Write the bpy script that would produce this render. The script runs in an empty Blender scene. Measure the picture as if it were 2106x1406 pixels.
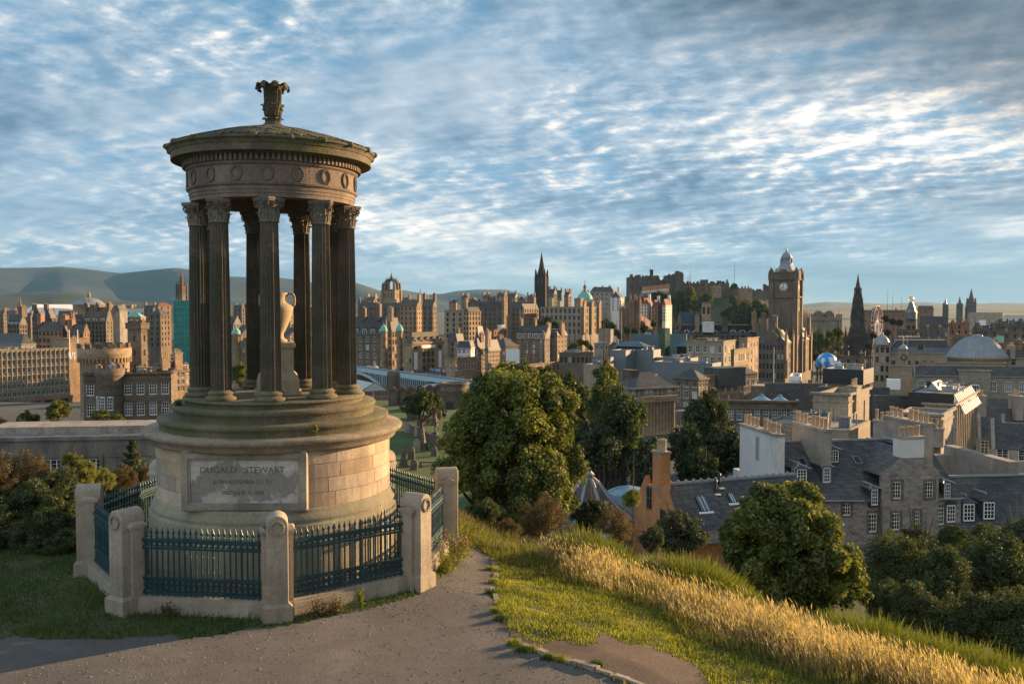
import bpy, math, random
import numpy as np
from mathutils import Vector, Matrix
S = bpy.context.scene
COL = S.collection
R = math.radians
rnd = random.Random(7)

# ---------------------------------------------------------------- camera, sky, sun, exposure
F = 1850.0; W2 = 1053.0; H2 = 703.0            # focal length and centre in photo pixels
HOR = 630.0                                     # eye level in photo pixels
PITCH = math.atan((H2 - HOR) / F)
cd = bpy.data.cameras.new('camera'); cam = bpy.data.objects.new('camera', cd); COL.objects.link(cam)
cd.sensor_width = 36; cd.lens = 36 * F / 2106.0; cd.clip_start = 0.1; cd.clip_end = 90000
cam.location = (0, 0, 0); cam.rotation_euler = (math.pi / 2 - PITCH, 0, 0)
S.camera = cam
SUN_AZ = R(59.5); SUN_EL = R(11.0)              # azimuth from the view direction towards the right
sdir = Vector((math.sin(SUN_AZ) * math.cos(SUN_EL), math.cos(SUN_AZ) * math.cos(SUN_EL), math.sin(SUN_EL)))
ld = bpy.data.lights.new('sun', 'SUN'); sun = bpy.data.objects.new('sun', ld); COL.objects.link(sun)
ld.energy = 5.0; ld.angle = R(0.6); ld.color = (1.0, 0.65, 0.34)
sun.rotation_euler = sdir.to_track_quat('Z', 'Y').to_euler()
S.view_settings.view_transform = 'Standard'; S.view_settings.look = 'None'
S.view_settings.exposure = 1.32; S.view_settings.gamma = 1.0

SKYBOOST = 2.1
def make_world():
    w = bpy.data.worlds.new('World'); S.world = w; w.use_nodes = True
    nt = w.node_tree; N = nt.nodes; L = nt.links; N.clear()
    def nd(t, **k):
        n = N.new(t)
        for a, b in k.items(): setattr(n, a, b)
        return n
    def mth(op, a, b=None, c=None, clamp=False):
        n = nd('ShaderNodeMath', operation=op, use_clamp=clamp)
        for i, v in enumerate((a, b, c)):
            if v is None: continue
            if isinstance(v, (int, float)): n.inputs[i].default_value = v
            else: L.new(v, n.inputs[i])
        return n.outputs[0]
    def ramp(v, stops):
        n = nd('ShaderNodeValToRGB'); L.new(v, n.inputs[0]); e = n.color_ramp.elements
        while len(e) < len(stops): e.new(0.5)
        for q, (p, c) in zip(e, stops): q.position = p; q.color = (c[0], c[1], c[2], 1)
        return n.outputs[0]
    out = nd('ShaderNodeOutputWorld')
    sky = nd('ShaderNodeTexSky', sky_type='NISHITA', sun_disc=False)
    sky.sun_elevation = SUN_EL; sky.sun_rotation = SUN_AZ
    sky.altitude = 100; sky.air_density = 1.0; sky.dust_density = 0.6; sky.ozone_density = 2.5
    tc = nd('ShaderNodeTexCoord'); sp = nd('ShaderNodeSeparateXYZ'); L.new(tc.outputs['Generated'], sp.inputs[0])
    X, Y, Z = sp.outputs
    zz = mth('ADD', mth('MAXIMUM', Z, 0.0), 0.15)
    px = mth('DIVIDE', X, zz); py = mth('DIVIDE', Y, zz)
    def plane(ox, oy, sx=1.0, sy=1.0, rot=0.0):
        c, s = math.cos(rot), math.sin(rot)
        a = mth('ADD', mth('MULTIPLY', px, c * sx), mth('MULTIPLY', py, s * sx))
        b = mth('ADD', mth('MULTIPLY', px, -s * sy), mth('MULTIPLY', py, c * sy))
        cb = nd('ShaderNodeCombineXYZ'); L.new(mth('ADD', a, ox), cb.inputs[0]); L.new(mth('ADD', b, oy), cb.inputs[1])
        cb.inputs[2].default_value = 3.7
        return cb.outputs[0]
    def noise(v, sc, det, ro, dist=0.0, lac=2.0):
        n = nd('ShaderNodeTexNoise'); L.new(v, n.inputs['Vector'])
        n.inputs['Scale'].default_value = sc; n.inputs['Detail'].default_value = det
        n.inputs['Roughness'].default_value = ro; n.inputs['Distortion'].default_value = dist; n.inputs['Lacunarity'].default_value = lac
        return n.outputs[0]
    def density(ox, oy):
        v = plane(ox, oy, 1.0, 1.05, R(-20))
        big = noise(v, 0.8, 3, 0.5, 0.4)
        cell = noise(v, 5.4, 9, 0.60, 0.12)
        mid = noise(v, 1.7, 4, 0.55, 0.25)
        pa = ramp(noise(plane(ox + 5.3, oy + 2.2, 1.0, 1.0, R(-20)), 0.75, 2, 0.5, 0.3), [(0.36, (0.18, 0.18, 0.18)), (0.62, (0.95, 0.95, 0.95))])
        cell = mth('MULTIPLY', mth('SUBTRACT', cell, 0.5), pa)
        t = mth('ADD', mth('MULTIPLY', big, 0.70), mth('ADD', mth('MULTIPLY', cell, 0.95), 0.21))
        return mth('ADD', t, mth('MULTIPLY', mid, 0.50)), big
    d0, big = density(0, 0)
    d1, _ = density(0.035, 0.035)
    dif = mth('SUBTRACT', d0, d1)
    mask = ramp(mth('ADD', mth('SUBTRACT', d0, 0.50), mth('MULTIPLY', mth('SUBTRACT', mth('ADD', X, 0.25), mth('MULTIPLY', Z, 0.6)), 0.10)), [(0.07, (0, 0, 0)), (0.33, (1, 1, 1))])
    # less cover low over the hills
    low = ramp(Z, [(0.0, (0.0, 0.0, 0.0)), (0.03, (0.25, 0.25, 0.25)), (0.09, (0.8, 0.8, 0.8)), (0.16, (1, 1, 1))])
    mask = mth('MULTIPLY', mask, low)
    cbn = nd('ShaderNodeCombineXYZ'); L.new(mth('MULTIPLY', X, 1.6), cbn.inputs[0]); L.new(mth('ADD', mth('MULTIPLY', Z, 16.0), mth('MULTIPLY', X, 0.5)), cbn.inputs[1]); cbn.inputs[2].default_value = 8.2
    bands = noise(cbn.outputs[0], 1.9, 5, 0.55, 0.3)
    bz = ramp(Z, [(0.0, (1, 1, 1)), (0.10, (0.8, 0.8, 0.8)), (0.22, (0.0, 0.0, 0.0))])
    lit = mth('ADD', mth('ADD', mth('ADD', 0.44, mth('MULTIPLY', mth('MULTIPLY', mth('SUBTRACT', bands, 0.5), bz), 1.2)), mth('MULTIPLY', dif, 2.6)), mth('MULTIPLY', mth('SUBTRACT', 0.52, big), 2.2), clamp=True)
    ccol = ramp(lit, [(0.0, (0.070, 0.120, 0.172)), (0.35, (0.128, 0.186, 0.242)), (0.60, (0.212, 0.258, 0.300)), (0.78, (0.37, 0.37, 0.365)), (1.0, (0.56, 0.51, 0.45))])
    # a darker sheet of cloud high on the right
    rt = mth('ADD', mth('MULTIPLY', X, 1.35), mth('MULTIPLY', Z, 1.5))
    dk = ramp(mth('ADD', rt, mth('MULTIPLY', mth('SUBTRACT', big, 0.5), 1.2)), [(0.62, (1, 1, 1)), (1.0, (0.62, 0.58, 0.56))])
    mx = nd('ShaderNodeMixRGB', blend_type='MULTIPLY'); mx.inputs[0].default_value = 1.0
    L.new(ccol, mx.inputs[1]); L.new(dk, mx.inputs[2])
    # blue of the sky seen through damp air: the sky texture, deepened, with pale air near the horizon
    tint = nd('ShaderNodeMixRGB', blend_type='MULTIPLY'); tint.inputs[0].default_value = 1.0; tint.inputs[2].default_value = (0.42, 0.66, 0.88, 1)
    L.new(sky.outputs[0], tint.inputs[1])
    air = ramp(Z, [(0.0, (0.155, 0.20, 0.235)), (0.06, (0.108, 0.178, 0.24)), (0.20, (0.052, 0.145, 0.23)), (0.5, (0.025, 0.11, 0.20))])
    def bg(c, s):
        b = nd('ShaderNodeBackground'); L.new(c, b.inputs[0])
        if isinstance(s, (int, float)): b.inputs[1].default_value = s
        else: L.new(s, b.inputs[1])
        return b.outputs[0]
    def mixs(f, a, b):
        m = nd('ShaderNodeMixShader'); L.new(a, m.inputs[1]); L.new(b, m.inputs[2])
        if isinstance(f, (int, float)): m.inputs[0].default_value = f
        else: L.new(f, m.inputs[0])
        return m.outputs[0]
    # clouds behind the camera, out of view, brightened and warmed as added fill light
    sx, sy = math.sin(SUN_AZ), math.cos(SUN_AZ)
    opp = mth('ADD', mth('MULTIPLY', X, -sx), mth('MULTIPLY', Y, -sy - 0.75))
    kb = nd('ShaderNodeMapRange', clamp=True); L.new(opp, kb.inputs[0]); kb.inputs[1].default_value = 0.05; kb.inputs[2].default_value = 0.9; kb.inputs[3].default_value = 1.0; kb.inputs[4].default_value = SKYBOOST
    airv = nd('ShaderNodeMixRGB', blend_type='MIX'); L.new(mth('MULTIPLY', ramp(bands, [(0.42, (0, 0, 0)), (0.66, (1, 1, 1))]), mth('MULTIPLY', bz, 0.75)), airv.inputs[0]); L.new(air, airv.inputs[1]); airv.inputs[2].default_value = (0.235, 0.30, 0.345, 1)
    blue = mixs(0.9, bg(tint.outputs[0], 0.10), bg(airv.outputs[0], 1.0))
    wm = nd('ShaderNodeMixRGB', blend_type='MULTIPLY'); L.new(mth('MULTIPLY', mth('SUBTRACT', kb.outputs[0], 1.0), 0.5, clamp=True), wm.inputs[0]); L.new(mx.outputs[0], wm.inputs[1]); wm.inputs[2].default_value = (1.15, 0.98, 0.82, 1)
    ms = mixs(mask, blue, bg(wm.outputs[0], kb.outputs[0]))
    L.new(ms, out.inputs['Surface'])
make_world()
try:
    S.cycles.max_bounces = 6; S.cycles.diffuse_bounces = 3; S.cycles.glossy_bounces = 2
    S.cycles.transmission_bounces = 3; S.cycles.volume_bounces = 0; S.cycles.transparent_max_bounces = 6
    S.cycles.caustics_reflective = False; S.cycles.caustics_refractive = False
except Exception: pass

# ---------------------------------------------------------------- helpers
CT, ST = math.cos(PITCH), math.sin(PITCH)
def P(px, py, d):
    "point at photo pixel (px, py), at distance d along the ground in the view direction"
    u = (px - W2) / F; v = (H2 - py) / F
    dx, dy, dz = u, CT + v * ST, -ST + v * CT
    k = d / dy
    return Vector((dx * k, d, dz * k))
def on_plane(px, py, z=-5.3):
    u = (px - W2) / F; v = (H2 - py) / F
    dz = -ST + v * CT; k = z / dz
    return Vector((u * k, (CT + v * ST) * k, z))
def tag(o, label=None, cat=None, group=None, kind=None):
    if label: o['label'] = label
    if cat: o['category'] = cat
    if group: o['group'] = group
    if kind: o['kind'] = kind
    return o
def ent(name, loc, label, cat, rz=0.0, group=None, scale=None):
    o = bpy.data.objects.new(name, None); COL.objects.link(o); o.empty_display_size = 0.3
    o.location = loc; o.rotation_euler = (0, 0, rz)
    if scale: o.scale = scale
    return tag(o, label, cat, group)
def inst(name, me, parent=None, loc=(0, 0, 0), rot=(0, 0, 0), scale=(1, 1, 1)):
    o = bpy.data.objects.new(name, me); COL.objects.link(o)
    o.parent = parent; o.location = loc; o.rotation_euler = rot; o.scale = scale
    return o

class MB:
    def __init__(s): s.v = []; s.f = []; s.m = []; s.sm = []
    def add(s, vs, fs, m=0, smooth=False):
        b = len(s.v); s.v.extend([tuple(p) for p in vs])
        for f in fs: s.f.append([b + i for i in f]); s.m.append(m); s.sm.append(smooth)
        return s
    def box(s, x0, x1, y0, y1, z0, z1, m=0, M=None):
        vs = [(x0, y0, z0), (x1, y0, z0), (x1, y1, z0), (x0, y1, z0), (x0, y0, z1), (x1, y0, z1), (x1, y1, z1), (x0, y1, z1)]
        if M is not None: vs = [M @ Vector(p) for p in vs]
        return s.add(vs, [(0, 3, 2, 1), (4, 5, 6, 7), (0, 1, 5, 4), (1, 2, 6, 5), (2, 3, 7, 6), (3, 0, 4, 7)], m)
    def quad(s, a, b, c, d, m=0): return s.add([a, b, c, d], [(0, 1, 2, 3)], m)
    def poly(s, pts, m=0): return s.add(pts, [tuple(range(len(pts)))], m)
    def lathe(s, prof, n=32, cx=0, cy=0, z=0, m=0, smooth=True, a0=0.0, a1=None, M=None):
        "profile (r, z) from bottom to top, turned about the vertical"
        full = a1 is None; a1 = a0 + 2 * math.pi if full else a1
        k = n if full else n + 1
        vs = []
        for (r, h) in prof:
            for i in range(k):
                a = a0 + (a1 - a0) * i / n
                p = Vector((cx + r * math.cos(a), cy + r * math.sin(a), z + h))
                vs.append(M @ p if M is not None else p)
        fs = []
        for j in range(len(prof) - 1):
            for i in range(n):
                i2 = (i + 1) % k
                fs.append((j * k + i, j * k + i2, (j + 1) * k + i2, (j + 1) * k + i))
        s.add(vs, fs, m, smooth)
        return s
    def tube(s, p0, p1, r0, r1=None, n=6, m=0, smooth=True, caps=True):
        r1 = r0 if r1 is None else r1
        p0, p1 = Vector(p0), Vector(p1); d = (p1 - p0)
        if d.length < 1e-6: return s
        q = d.normalized().to_track_quat('Z', 'Y')
        vs = []
        for p, r in ((p0, r0), (p1, r1)):
            for i in range(n):
                a = 2 * math.pi * i / n
                vs.append(p + q @ Vector((r * math.cos(a), r * math.sin(a), 0)))
        fs = [(i, (i + 1) % n, n + (i + 1) % n, n + i) for i in range(n)]
        s.add(vs, fs, m, smooth)
        if caps: s.add(vs[n:], [tuple(range(n))], m); s.add(vs[:n], [tuple(reversed(range(n)))], m)
        return s
    def torus(s, c, R_, r, n=16, k=6, M=None, m=0, sx=1.0, sz=1.0):
        "ring in the local xz plane"
        vs = []; fs = []
        for i in range(n):
            a = 2 * math.pi * i / n
            for j in range(k):
                b = 2 * math.pi * j / k; q = R_ + r * math.cos(b)
                p = Vector((c[0] + q * math.cos(a) * sx, c[1] + r * math.sin(b), c[2] + q * math.sin(a) * sz))
                vs.append(M @ p if M is not None else p)
        for i in range(n):
            for j in range(k):
                fs.append((i * k + j, ((i + 1) % n) * k + j, ((i + 1) % n) * k + (j + 1) % k, i * k + (j + 1) % k))
        return s.add(vs, fs, m, True)
    def mesh(s, name, mats):
        me = bpy.data.meshes.new(name); me.from_pydata(s.v, [], s.f)
        for x in (mats if isinstance(mats, (list, tuple)) else [mats]): me.materials.append(x)
        me.polygons.foreach_set('material_index', s.m); me.polygons.foreach_set('use_smooth', s.sm)
        me.update(); return me
    def build(s, name, mats, parent=None, loc=(0, 0, 0), rz=0.0):
        return inst(name, s.mesh(name, mats), parent, loc, (0, 0, rz))
    def xf(s, M, start=0):
        for i in range(start, len(s.v)): s.v[i] = tuple(M @ Vector(s.v[i]))
        return s

def npmesh(name, V, mats, tint=None, mi=None):
    "V (n, k, 3): n separate k-gons"
    n, k, _ = V.shape
    me = bpy.data.meshes.new(name)
    me.vertices.add(n * k); me.vertices.foreach_set('co', V.reshape(-1).astype(np.float32))
    me.loops.add(n * k); me.loops.foreach_set('vertex_index', np.arange(n * k, dtype=np.int32))
    me.polygons.add(n); me.polygons.foreach_set('loop_start', np.arange(0, n * k, k, dtype=np.int32))
    me.polygons.foreach_set('loop_total', np.full(n, k, dtype=np.int32))
    for x in (mats if isinstance(mats, (list, tuple)) else [mats]): me.materials.append(x)
    if mi is not None: me.polygons.foreach_set('material_index', mi.astype(np.int32))
    if tint is not None:
        a = me.attributes.new('tint', 'FLOAT', 'FACE'); a.data.foreach_set('value', tint.astype(np.float32))
    me.update(calc_edges=True); return me

# ---------------------------------------------------------------- materials
def rgba(c): return (c[0], c[1], c[2], 1.0)
MATS = {}
def mat(name, col, rough=0.85, var=0.25, sc=1.2, fine=0.15, fsc=18, brick=None, stain=0.0, stcol=(0.03, 0.028, 0.022), bump=0.0,
        metal=0.0, rows=None, alt=None, altsc=0.6, altlo=0.45, althi=0.6, vor=None, spec=None, stretch=(1, 1, 1), stsc=0.7):
    if name in MATS: return MATS[name]
    m = bpy.data.materials.new(name); m.use_nodes = True; nt = m.node_tree; N, L = nt.nodes, nt.links
    b = N['Principled BSDF']; b.inputs['Roughness'].default_value = rough; b.inputs['Metallic'].default_value = metal
    if spec is not None: b.inputs['Specular IOR Level'].default_value = spec
    tc = N.new('ShaderNodeTexCoord'); mp = N.new('ShaderNodeMapping'); L.new(tc.outputs['Object'], mp.inputs[0]); mp.inputs['Scale'].default_value = stretch
    vec = mp.outputs[0]
    def noise(sc_, det=4, ro=0.6, v=None):
        n = N.new('ShaderNodeTexNoise'); L.new(v or vec, n.inputs['Vector']); n.inputs['Scale'].default_value = sc_
        n.inputs['Detail'].default_value = det; n.inputs['Roughness'].default_value = ro; return n.outputs[0]
    def ramp(v, p0, p1, c0=(0, 0, 0), c1=(1, 1, 1)):
        n = N.new('ShaderNodeValToRGB'); L.new(v, n.inputs[0]); e = n.color_ramp.elements
        e[0].position = p0; e[0].color = rgba(c0); e[1].position = p1; e[1].color = rgba(c1); return n.outputs[0]
    def mix(f, a, c, mode='MIX'):
        n = N.new('ShaderNodeMixRGB'); n.blend_type = mode
        for i, v in enumerate((f, a, c)):
            if isinstance(v, (int, float)): n.inputs[i].default_value = v
            elif isinstance(v, tuple): n.inputs[i].default_value = rgba(v)
            else: L.new(v, n.inputs[i])
        return n.outputs[0]
    lo = tuple(max(0, x * (1 - var)) for x in col); hi = tuple(min(1, x * (1 + var)) for x in col)
    c = ramp(noise(sc, 5, 0.65), 0.32, 0.68, lo, hi)
    if alt: c = mix(ramp(noise(altsc, 4, 0.6), altlo, althi), c, alt)
    h = None
    if fine:
        fn = noise(fsc, 3, 0.7)
        c = mix(1.0, c, ramp(fn, 0.3, 0.7, (1 - fine,) * 3, (1 + fine,) * 3), 'MULTIPLY'); h = fn
    if brick or rows:
        sx = N.new('ShaderNodeSeparateXYZ'); L.new(tc.outputs['Object'], sx.inputs[0])
        ad = N.new('ShaderNodeMath'); ad.operation = 'ADD'; L.new(sx.outputs[0], ad.inputs[0]); L.new(sx.outputs[1], ad.inputs[1])
        cb = N.new('ShaderNodeCombineXYZ'); L.new(ad.outputs[0], cb.inputs[0]); L.new(sx.outputs[2], cb.inputs[1])
        bw, bh, mo, contrast = brick or rows
        br = N.new('ShaderNodeTexBrick'); L.new(cb.outputs[0], br.inputs['Vector'])
        br.inputs['Scale'].default_value = 1.0; br.inputs['Brick Width'].default_value = bw; br.inputs['Row Height'].default_value = bh
        br.inputs['Mortar Size'].default_value = mo; br.inputs['Mortar Smooth'].default_value = 0.2
        k0 = 1 - contrast; k1 = 1 + contrast
        br.inputs['Color1'].default_value = (k0, k0, k0, 1); br.inputs['Color2'].default_value = (k1, k1, k1 * 0.97, 1); br.inputs['Mortar'].default_value = (0.62, 0.6, 0.58, 1)
        c = mix(1.0, c, br.outputs[0], 'MULTIPLY'); h = br.outputs[1] if h is None else h
    if vor:
        vn = N.new('ShaderNodeTexVoronoi'); L.new(vec, vn.inputs['Vector']); vn.inputs['Scale'].default_value = vor[0]
        c = mix(vor[1], c, vn.outputs['Color'], 'OVERLAY')
        v2 = N.new('ShaderNodeTexVoronoi'); v2.feature = 'DISTANCE_TO_EDGE'; L.new(vec, v2.inputs['Vector']); v2.inputs['Scale'].default_value = vor[0]
        c = mix(ramp(v2.outputs['Distance'], 0.02, 0.09, (0.75,) * 3, (0, 0, 0)), c, tuple(x * 1.25 for x in col))
        hsn = N.new('ShaderNodeHueSaturation'); hsn.inputs['Saturation'].default_value = 0.5; L.new(c, hsn.inputs['Color']); c = hsn.outputs[0]
    if stain:
        mp2 = N.new('ShaderNodeMapping'); L.new(tc.outputs['Object'], mp2.inputs[0]); mp2.inputs['Scale'].default_value = (1, 1, 0.28)
        c = mix(ramp(noise(stsc, 6, 0.72, mp2.outputs[0]), 0.62 - stain * 0.25, 0.75, (0, 0, 0), (0.85,) * 3), c, stcol)
    L.new(c, b.inputs['Base Color'])
    if bump and h is not None:
        bp = N.new('ShaderNodeBump'); bp.inputs['Strength'].default_value = bump; bp.inputs['Distance'].default_value = 0.05
        L.new(h, bp.inputs['Height']); L.new(bp.outputs[0], b.inputs['Normal'])
    MATS[name] = m; return m
def leafmat(name, ca, cb, trans=0.35, rough=0.6, gloss=0.05, nsc=0.5):
    if name in MATS: return MATS[name]
    m = bpy.data.materials.new(name); m.use_nodes = True; nt = m.node_tree; N, L = nt.nodes, nt.links; N.clear()
    out = N.new('ShaderNodeOutputMaterial'); at = N.new('ShaderNodeAttribute'); at.attribute_name = 'tint'
    tc = N.new('ShaderNodeTexCoord'); no = N.new('ShaderNodeTexNoise'); L.new(tc.outputs['Object'], no.inputs['Vector']); no.inputs['Scale'].default_value = nsc
    ad = N.new('ShaderNodeMath'); ad.operation = 'MULTIPLY_ADD'; L.new(no.outputs[0], ad.inputs[0]); ad.inputs[1].default_value = 0.9
    mu = N.new('ShaderNodeMath'); mu.operation = 'MULTIPLY_ADD'; L.new(at.outputs['Fac'], mu.inputs[0]); mu.inputs[1].default_value = 0.8; mu.inputs[2].default_value = -0.4
    L.new(mu.outputs[0], ad.inputs[2])
    cr = N.new('ShaderNodeValToRGB'); L.new(ad.outputs[0], cr.inputs[0]); cr.color_ramp.elements[0].position = 0.15; cr.color_ramp.elements[1].position = 0.8
    cr.color_ramp.elements[0].color = rgba(ca); cr.color_ramp.elements[1].color = rgba(cb)
    df = N.new('ShaderNodeBsdfDiffuse'); tr = N.new('ShaderNodeBsdfTranslucent'); gl = N.new('ShaderNodeBsdfGlossy'); gl.inputs['Roughness'].default_value = rough
    L.new(cr.outputs[0], df.inputs[0])
    br = N.new('ShaderNodeMixRGB'); br.blend_type = 'MULTIPLY'; br.inputs[0].default_value = 1; br.inputs[2].default_value = (1.5, 1.35, 0.6, 1); L.new(cr.outputs[0], br.inputs[1]); L.new(br.outputs[0], tr.inputs[0])
    m1 = N.new('ShaderNodeMixShader'); m1.inputs[0].default_value = trans; L.new(df.outputs[0], m1.inputs[1]); L.new(tr.outputs[0], m1.inputs[2])
    m2 = N.new('ShaderNodeMixShader'); m2.inputs[0].default_value = gloss; L.new(m1.outputs[0], m2.inputs[1]); L.new(gl.outputs[0], m2.inputs[2])
    L.new(m2.outputs[0], out.inputs[0]); MATS[name] = m; return m

M_DRUM = mat('pale_ashlar', (0.34, 0.275, 0.21), 0.9, 0.25, 1.3, 0.25, 30, stain=0.55, stcol=(0.13, 0.12, 0.095), bump=0.15)
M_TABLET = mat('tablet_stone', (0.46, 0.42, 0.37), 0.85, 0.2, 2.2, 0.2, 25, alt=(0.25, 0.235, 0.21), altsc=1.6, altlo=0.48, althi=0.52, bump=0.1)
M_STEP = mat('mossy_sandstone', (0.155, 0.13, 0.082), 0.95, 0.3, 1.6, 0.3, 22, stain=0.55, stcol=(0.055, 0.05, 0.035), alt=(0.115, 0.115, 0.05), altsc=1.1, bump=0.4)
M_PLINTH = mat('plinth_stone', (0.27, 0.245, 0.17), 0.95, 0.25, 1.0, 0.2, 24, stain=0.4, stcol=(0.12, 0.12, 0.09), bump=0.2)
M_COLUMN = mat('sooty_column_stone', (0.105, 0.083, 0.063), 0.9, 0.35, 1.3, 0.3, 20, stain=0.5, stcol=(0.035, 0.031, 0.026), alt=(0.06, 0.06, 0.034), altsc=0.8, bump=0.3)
M_ENTAB = mat('entablature_stone', (0.20, 0.15, 0.115), 0.9, 0.3, 1.8, 0.3, 22, stain=0.7, stcol=(0.065, 0.058, 0.048), bump=0.3)
M_ROOFS = mat('roof_scale_stone', (0.075, 0.065, 0.045), 0.95, 0.4, 2.5, 0.35, 16, alt=(0.085, 0.08, 0.032), bump=0.5)
M_PILLAR = mat('pillar_stone', (0.36, 0.305, 0.235), 0.9, 0.22, 1.8, 0.22, 34, stain=0.5, stcol=(0.13, 0.12, 0.09), bump=0.12)
M_URN = mat('urn_stone', (0.40, 0.31, 0.20), 0.9, 0.15, 2, 0.15, 30, stain=0.2, stcol=(0.2, 0.17, 0.11))
M_IRON = mat('teal_painted_iron', (0.012, 0.052, 0.066), 0.38, 0.25, 3, 0.2, 40)
M_TEXT = mat('inscription_grey', (0.11, 0.105, 0.09), 0.95, 0.2, 3, 0, 10)  # one even dark grey for the lettering
# ---------------------------------------------------------------- ground
G0 = -5.3
def sstep(a, b, x): t = np.clip((x - a) / (b - a), 0, 1); return t * t * (3 - 2 * t)
def vnoise(x, y, s=1.0, seed=0):
    "cheap smooth pseudo noise"
    x = x * s + seed * 1.7; y = y * s - seed * 2.3
    return (np.sin(x * 1.3 + 1.1 * np.sin(y * 0.9 + seed)) + np.sin(y * 1.7 + 1.3 * np.sin(x * 1.1 - seed)) + np.sin((x + y) * 0.8 + seed)) / 3.0
def terrain(x, y):
    x = np.asarray(x, float); y = np.asarray(y, float)
    s = 0.77 * x + 0.64 * y
    e = np.maximum(0, np.maximum(s - 13.35, np.maximum(y - 25.5, -x - 17 + 0.0 * y)))
    z = G0 - np.where(e < 10, 0.62 * e - 1.1 * (1 - np.exp(-e / 1.8)), 5.1 + (e - 10) * 0.50)
    z = z - 0.13 * np.clip(s - 9.8, 0, 3.55) * sstep(-2.2, -.6, x)
    z = np.maximum(z, -21.5 + 0 * z)
    z = z + 0.06 * vnoise(x, y, 0.9, 3) * np.clip(1 - e * 0, 0, 1) * sstep(2, 8, np.hypot(x + 4.9, y - 18.6) - 1.5)
    z = z + np.clip(10.8 - y, 0, 9.4) * 0.36 * (s < 30)
    z = z - sstep(200, 265, y) * 24                      # valley
    z = z + sstep(430, 560, y) * 12 * (1 - sstep(-60, 60, x - 0.06 * y))
    z = z - sstep(900, 2500, y) * 20
    z = z - sstep(0, 1, -y / 40) * 6
    return z
def tz(x, y): return float(terrain(x, y))
def axis(lo, hi, step, far, g):
    a = list(np.arange(lo, hi + 1e-6, step)); s = step
    while a[-1] < far[1]: s *= g; a.append(a[-1] + s)
    s = step
    while a[0] > far[0]: s *= g; a.insert(0, a[0] - s)
    return np.array(a)
M_GROUND = mat('hill_soil_and_turf', (0.075, 0.085, 0.030), 1.0, 0.35, 0.5, 0.3, 14, alt=(0.10, 0.085, 0.045), altsc=0.8, altlo=0.5, althi=0.62, bump=0.3)
def grid_mesh(name, xs, ys, fz, m):
    X, Y = np.meshgrid(xs, ys); Z = fz(X, Y)
    co = np.stack([X, Y, Z], -1).reshape(-1, 3); nx, ny = len(xs), len(ys)
    i = np.arange(nx * ny).reshape(ny, nx)
    q = np.stack([i[:-1, :-1], i[:-1, 1:], i[1:, 1:], i[1:, :-1]], -1).reshape(-1, 4)
    return co, q
def surf(name, co, q, m):
    me = bpy.data.meshes.new(name); me.vertices.add(len(co)); me.vertices.foreach_set('co', co.reshape(-1))
    n = len(q); me.loops.add(n * 4); me.loops.foreach_set('vertex_index', q.reshape(-1).astype(np.int32))
    me.polygons.add(n); me.polygons.foreach_set('loop_start', np.arange(0, n * 4, 4, dtype=np.int32)); me.polygons.foreach_set('loop_total', np.full(n, 4, dtype=np.int32))
    me.polygons.foreach_set('use_smooth', np.ones(n, dtype=bool)); me.materials.append(m); me.update(calc_edges=True)
    return me
xs = axis(-16, 12, 0.25, (-15000, 15000), 1.13); ys = axis(3, 28, 0.25, (-60, 18500), 1.13)
co, q = grid_mesh('ground', xs, ys, terrain, M_GROUND)
co_g = co; gme = surf('ground', co, q, M_GROUND); gme.materials.append(mat('town_ground', (0.060, 0.060, 0.052), 1, .3, .03, .3, .5, alt=(.05, .07, .03), altsc=.01, altlo=.5, althi=.55)); gme.polygons.foreach_set('material_index', (co[q].mean(1)[:, 1] > 66).astype(np.int32)); tag(inst('ground', gme), kind='structure')

def inside(poly, x, y):
    x = np.asarray(x); y = np.asarray(y); r = np.zeros(x.shape, bool); n = len(poly)
    for i in range(n):
        x1, y1 = poly[i]; x2, y2 = poly[(i + 1) % n]
        if y1 == y2: continue
        c = ((y1 > y) != (y2 > y)) & (x < (x2 - x1) * (y - y1) / (y2 - y1) + x1)
        r ^= c
    return r
def ground_poly(pts): return [tuple(on_plane(a, b, G0).xy) for a, b in pts]
PATH = ground_poly([(-500, 1420), (-500, 1300), (-50, 1312), (200, 1313), (400, 1309), (560, 1292), (700, 1264), (800, 1244), (880, 1214), (925, 1168), (948, 1134), (962, 1108), (985, 1096), (1012, 1118), (1020, 1160), (1012, 1200), (1020, 1240), (1045, 1292), (1078, 1332), (1130, 1358), (1230, 1388), (1350, 1430), (1500, 1500), (1800, 1900), (-900, 1900), (-500, 1500)])
DIRT = ground_poly([(1046, 1292), (1080, 1312), (1112, 1325), (1160, 1318), (1180, 1330), (1215, 1330), (1235, 1298), (1262, 1304), (1290, 1322), (1340, 1318), (1395, 1338), (1440, 1368), (1462, 1410), (1530, 1480), (1360, 1430), (1230, 1386), (1130, 1355), (1078, 1330)])
def jit(x, y): return x + 0.10 * vnoise(x, y, 4.0, 1) + 0.04 * vnoise(x, y, 11.0, 5), y + 0.10 * vnoise(x, y, 4.3, 2) + 0.04 * vnoise(x, y, 13.0, 4)
def sheet(name, poly, m, step, dz):
    ax = [p[0] for p in poly]; ay = [p[1] for p in poly]
    xs = np.arange(max(min(ax), -30) - .2, max(ax) + .2, step); ys = np.arange(max(min(ay), 2) - .2, max(ay) + .2, step)
    co, q = grid_mesh(name, xs, ys, lambda a, b: terrain(a, b) + dz, m)
    c = co[q].mean(1); k = inside(poly, *jit(c[:, 0], c[:, 1])); q = q[k]
    u, inv = np.unique(q, return_inverse=True)
    return tag(inst(name, surf(name, co[u], inv.reshape(-1, 4), m)), kind='structure')
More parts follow.
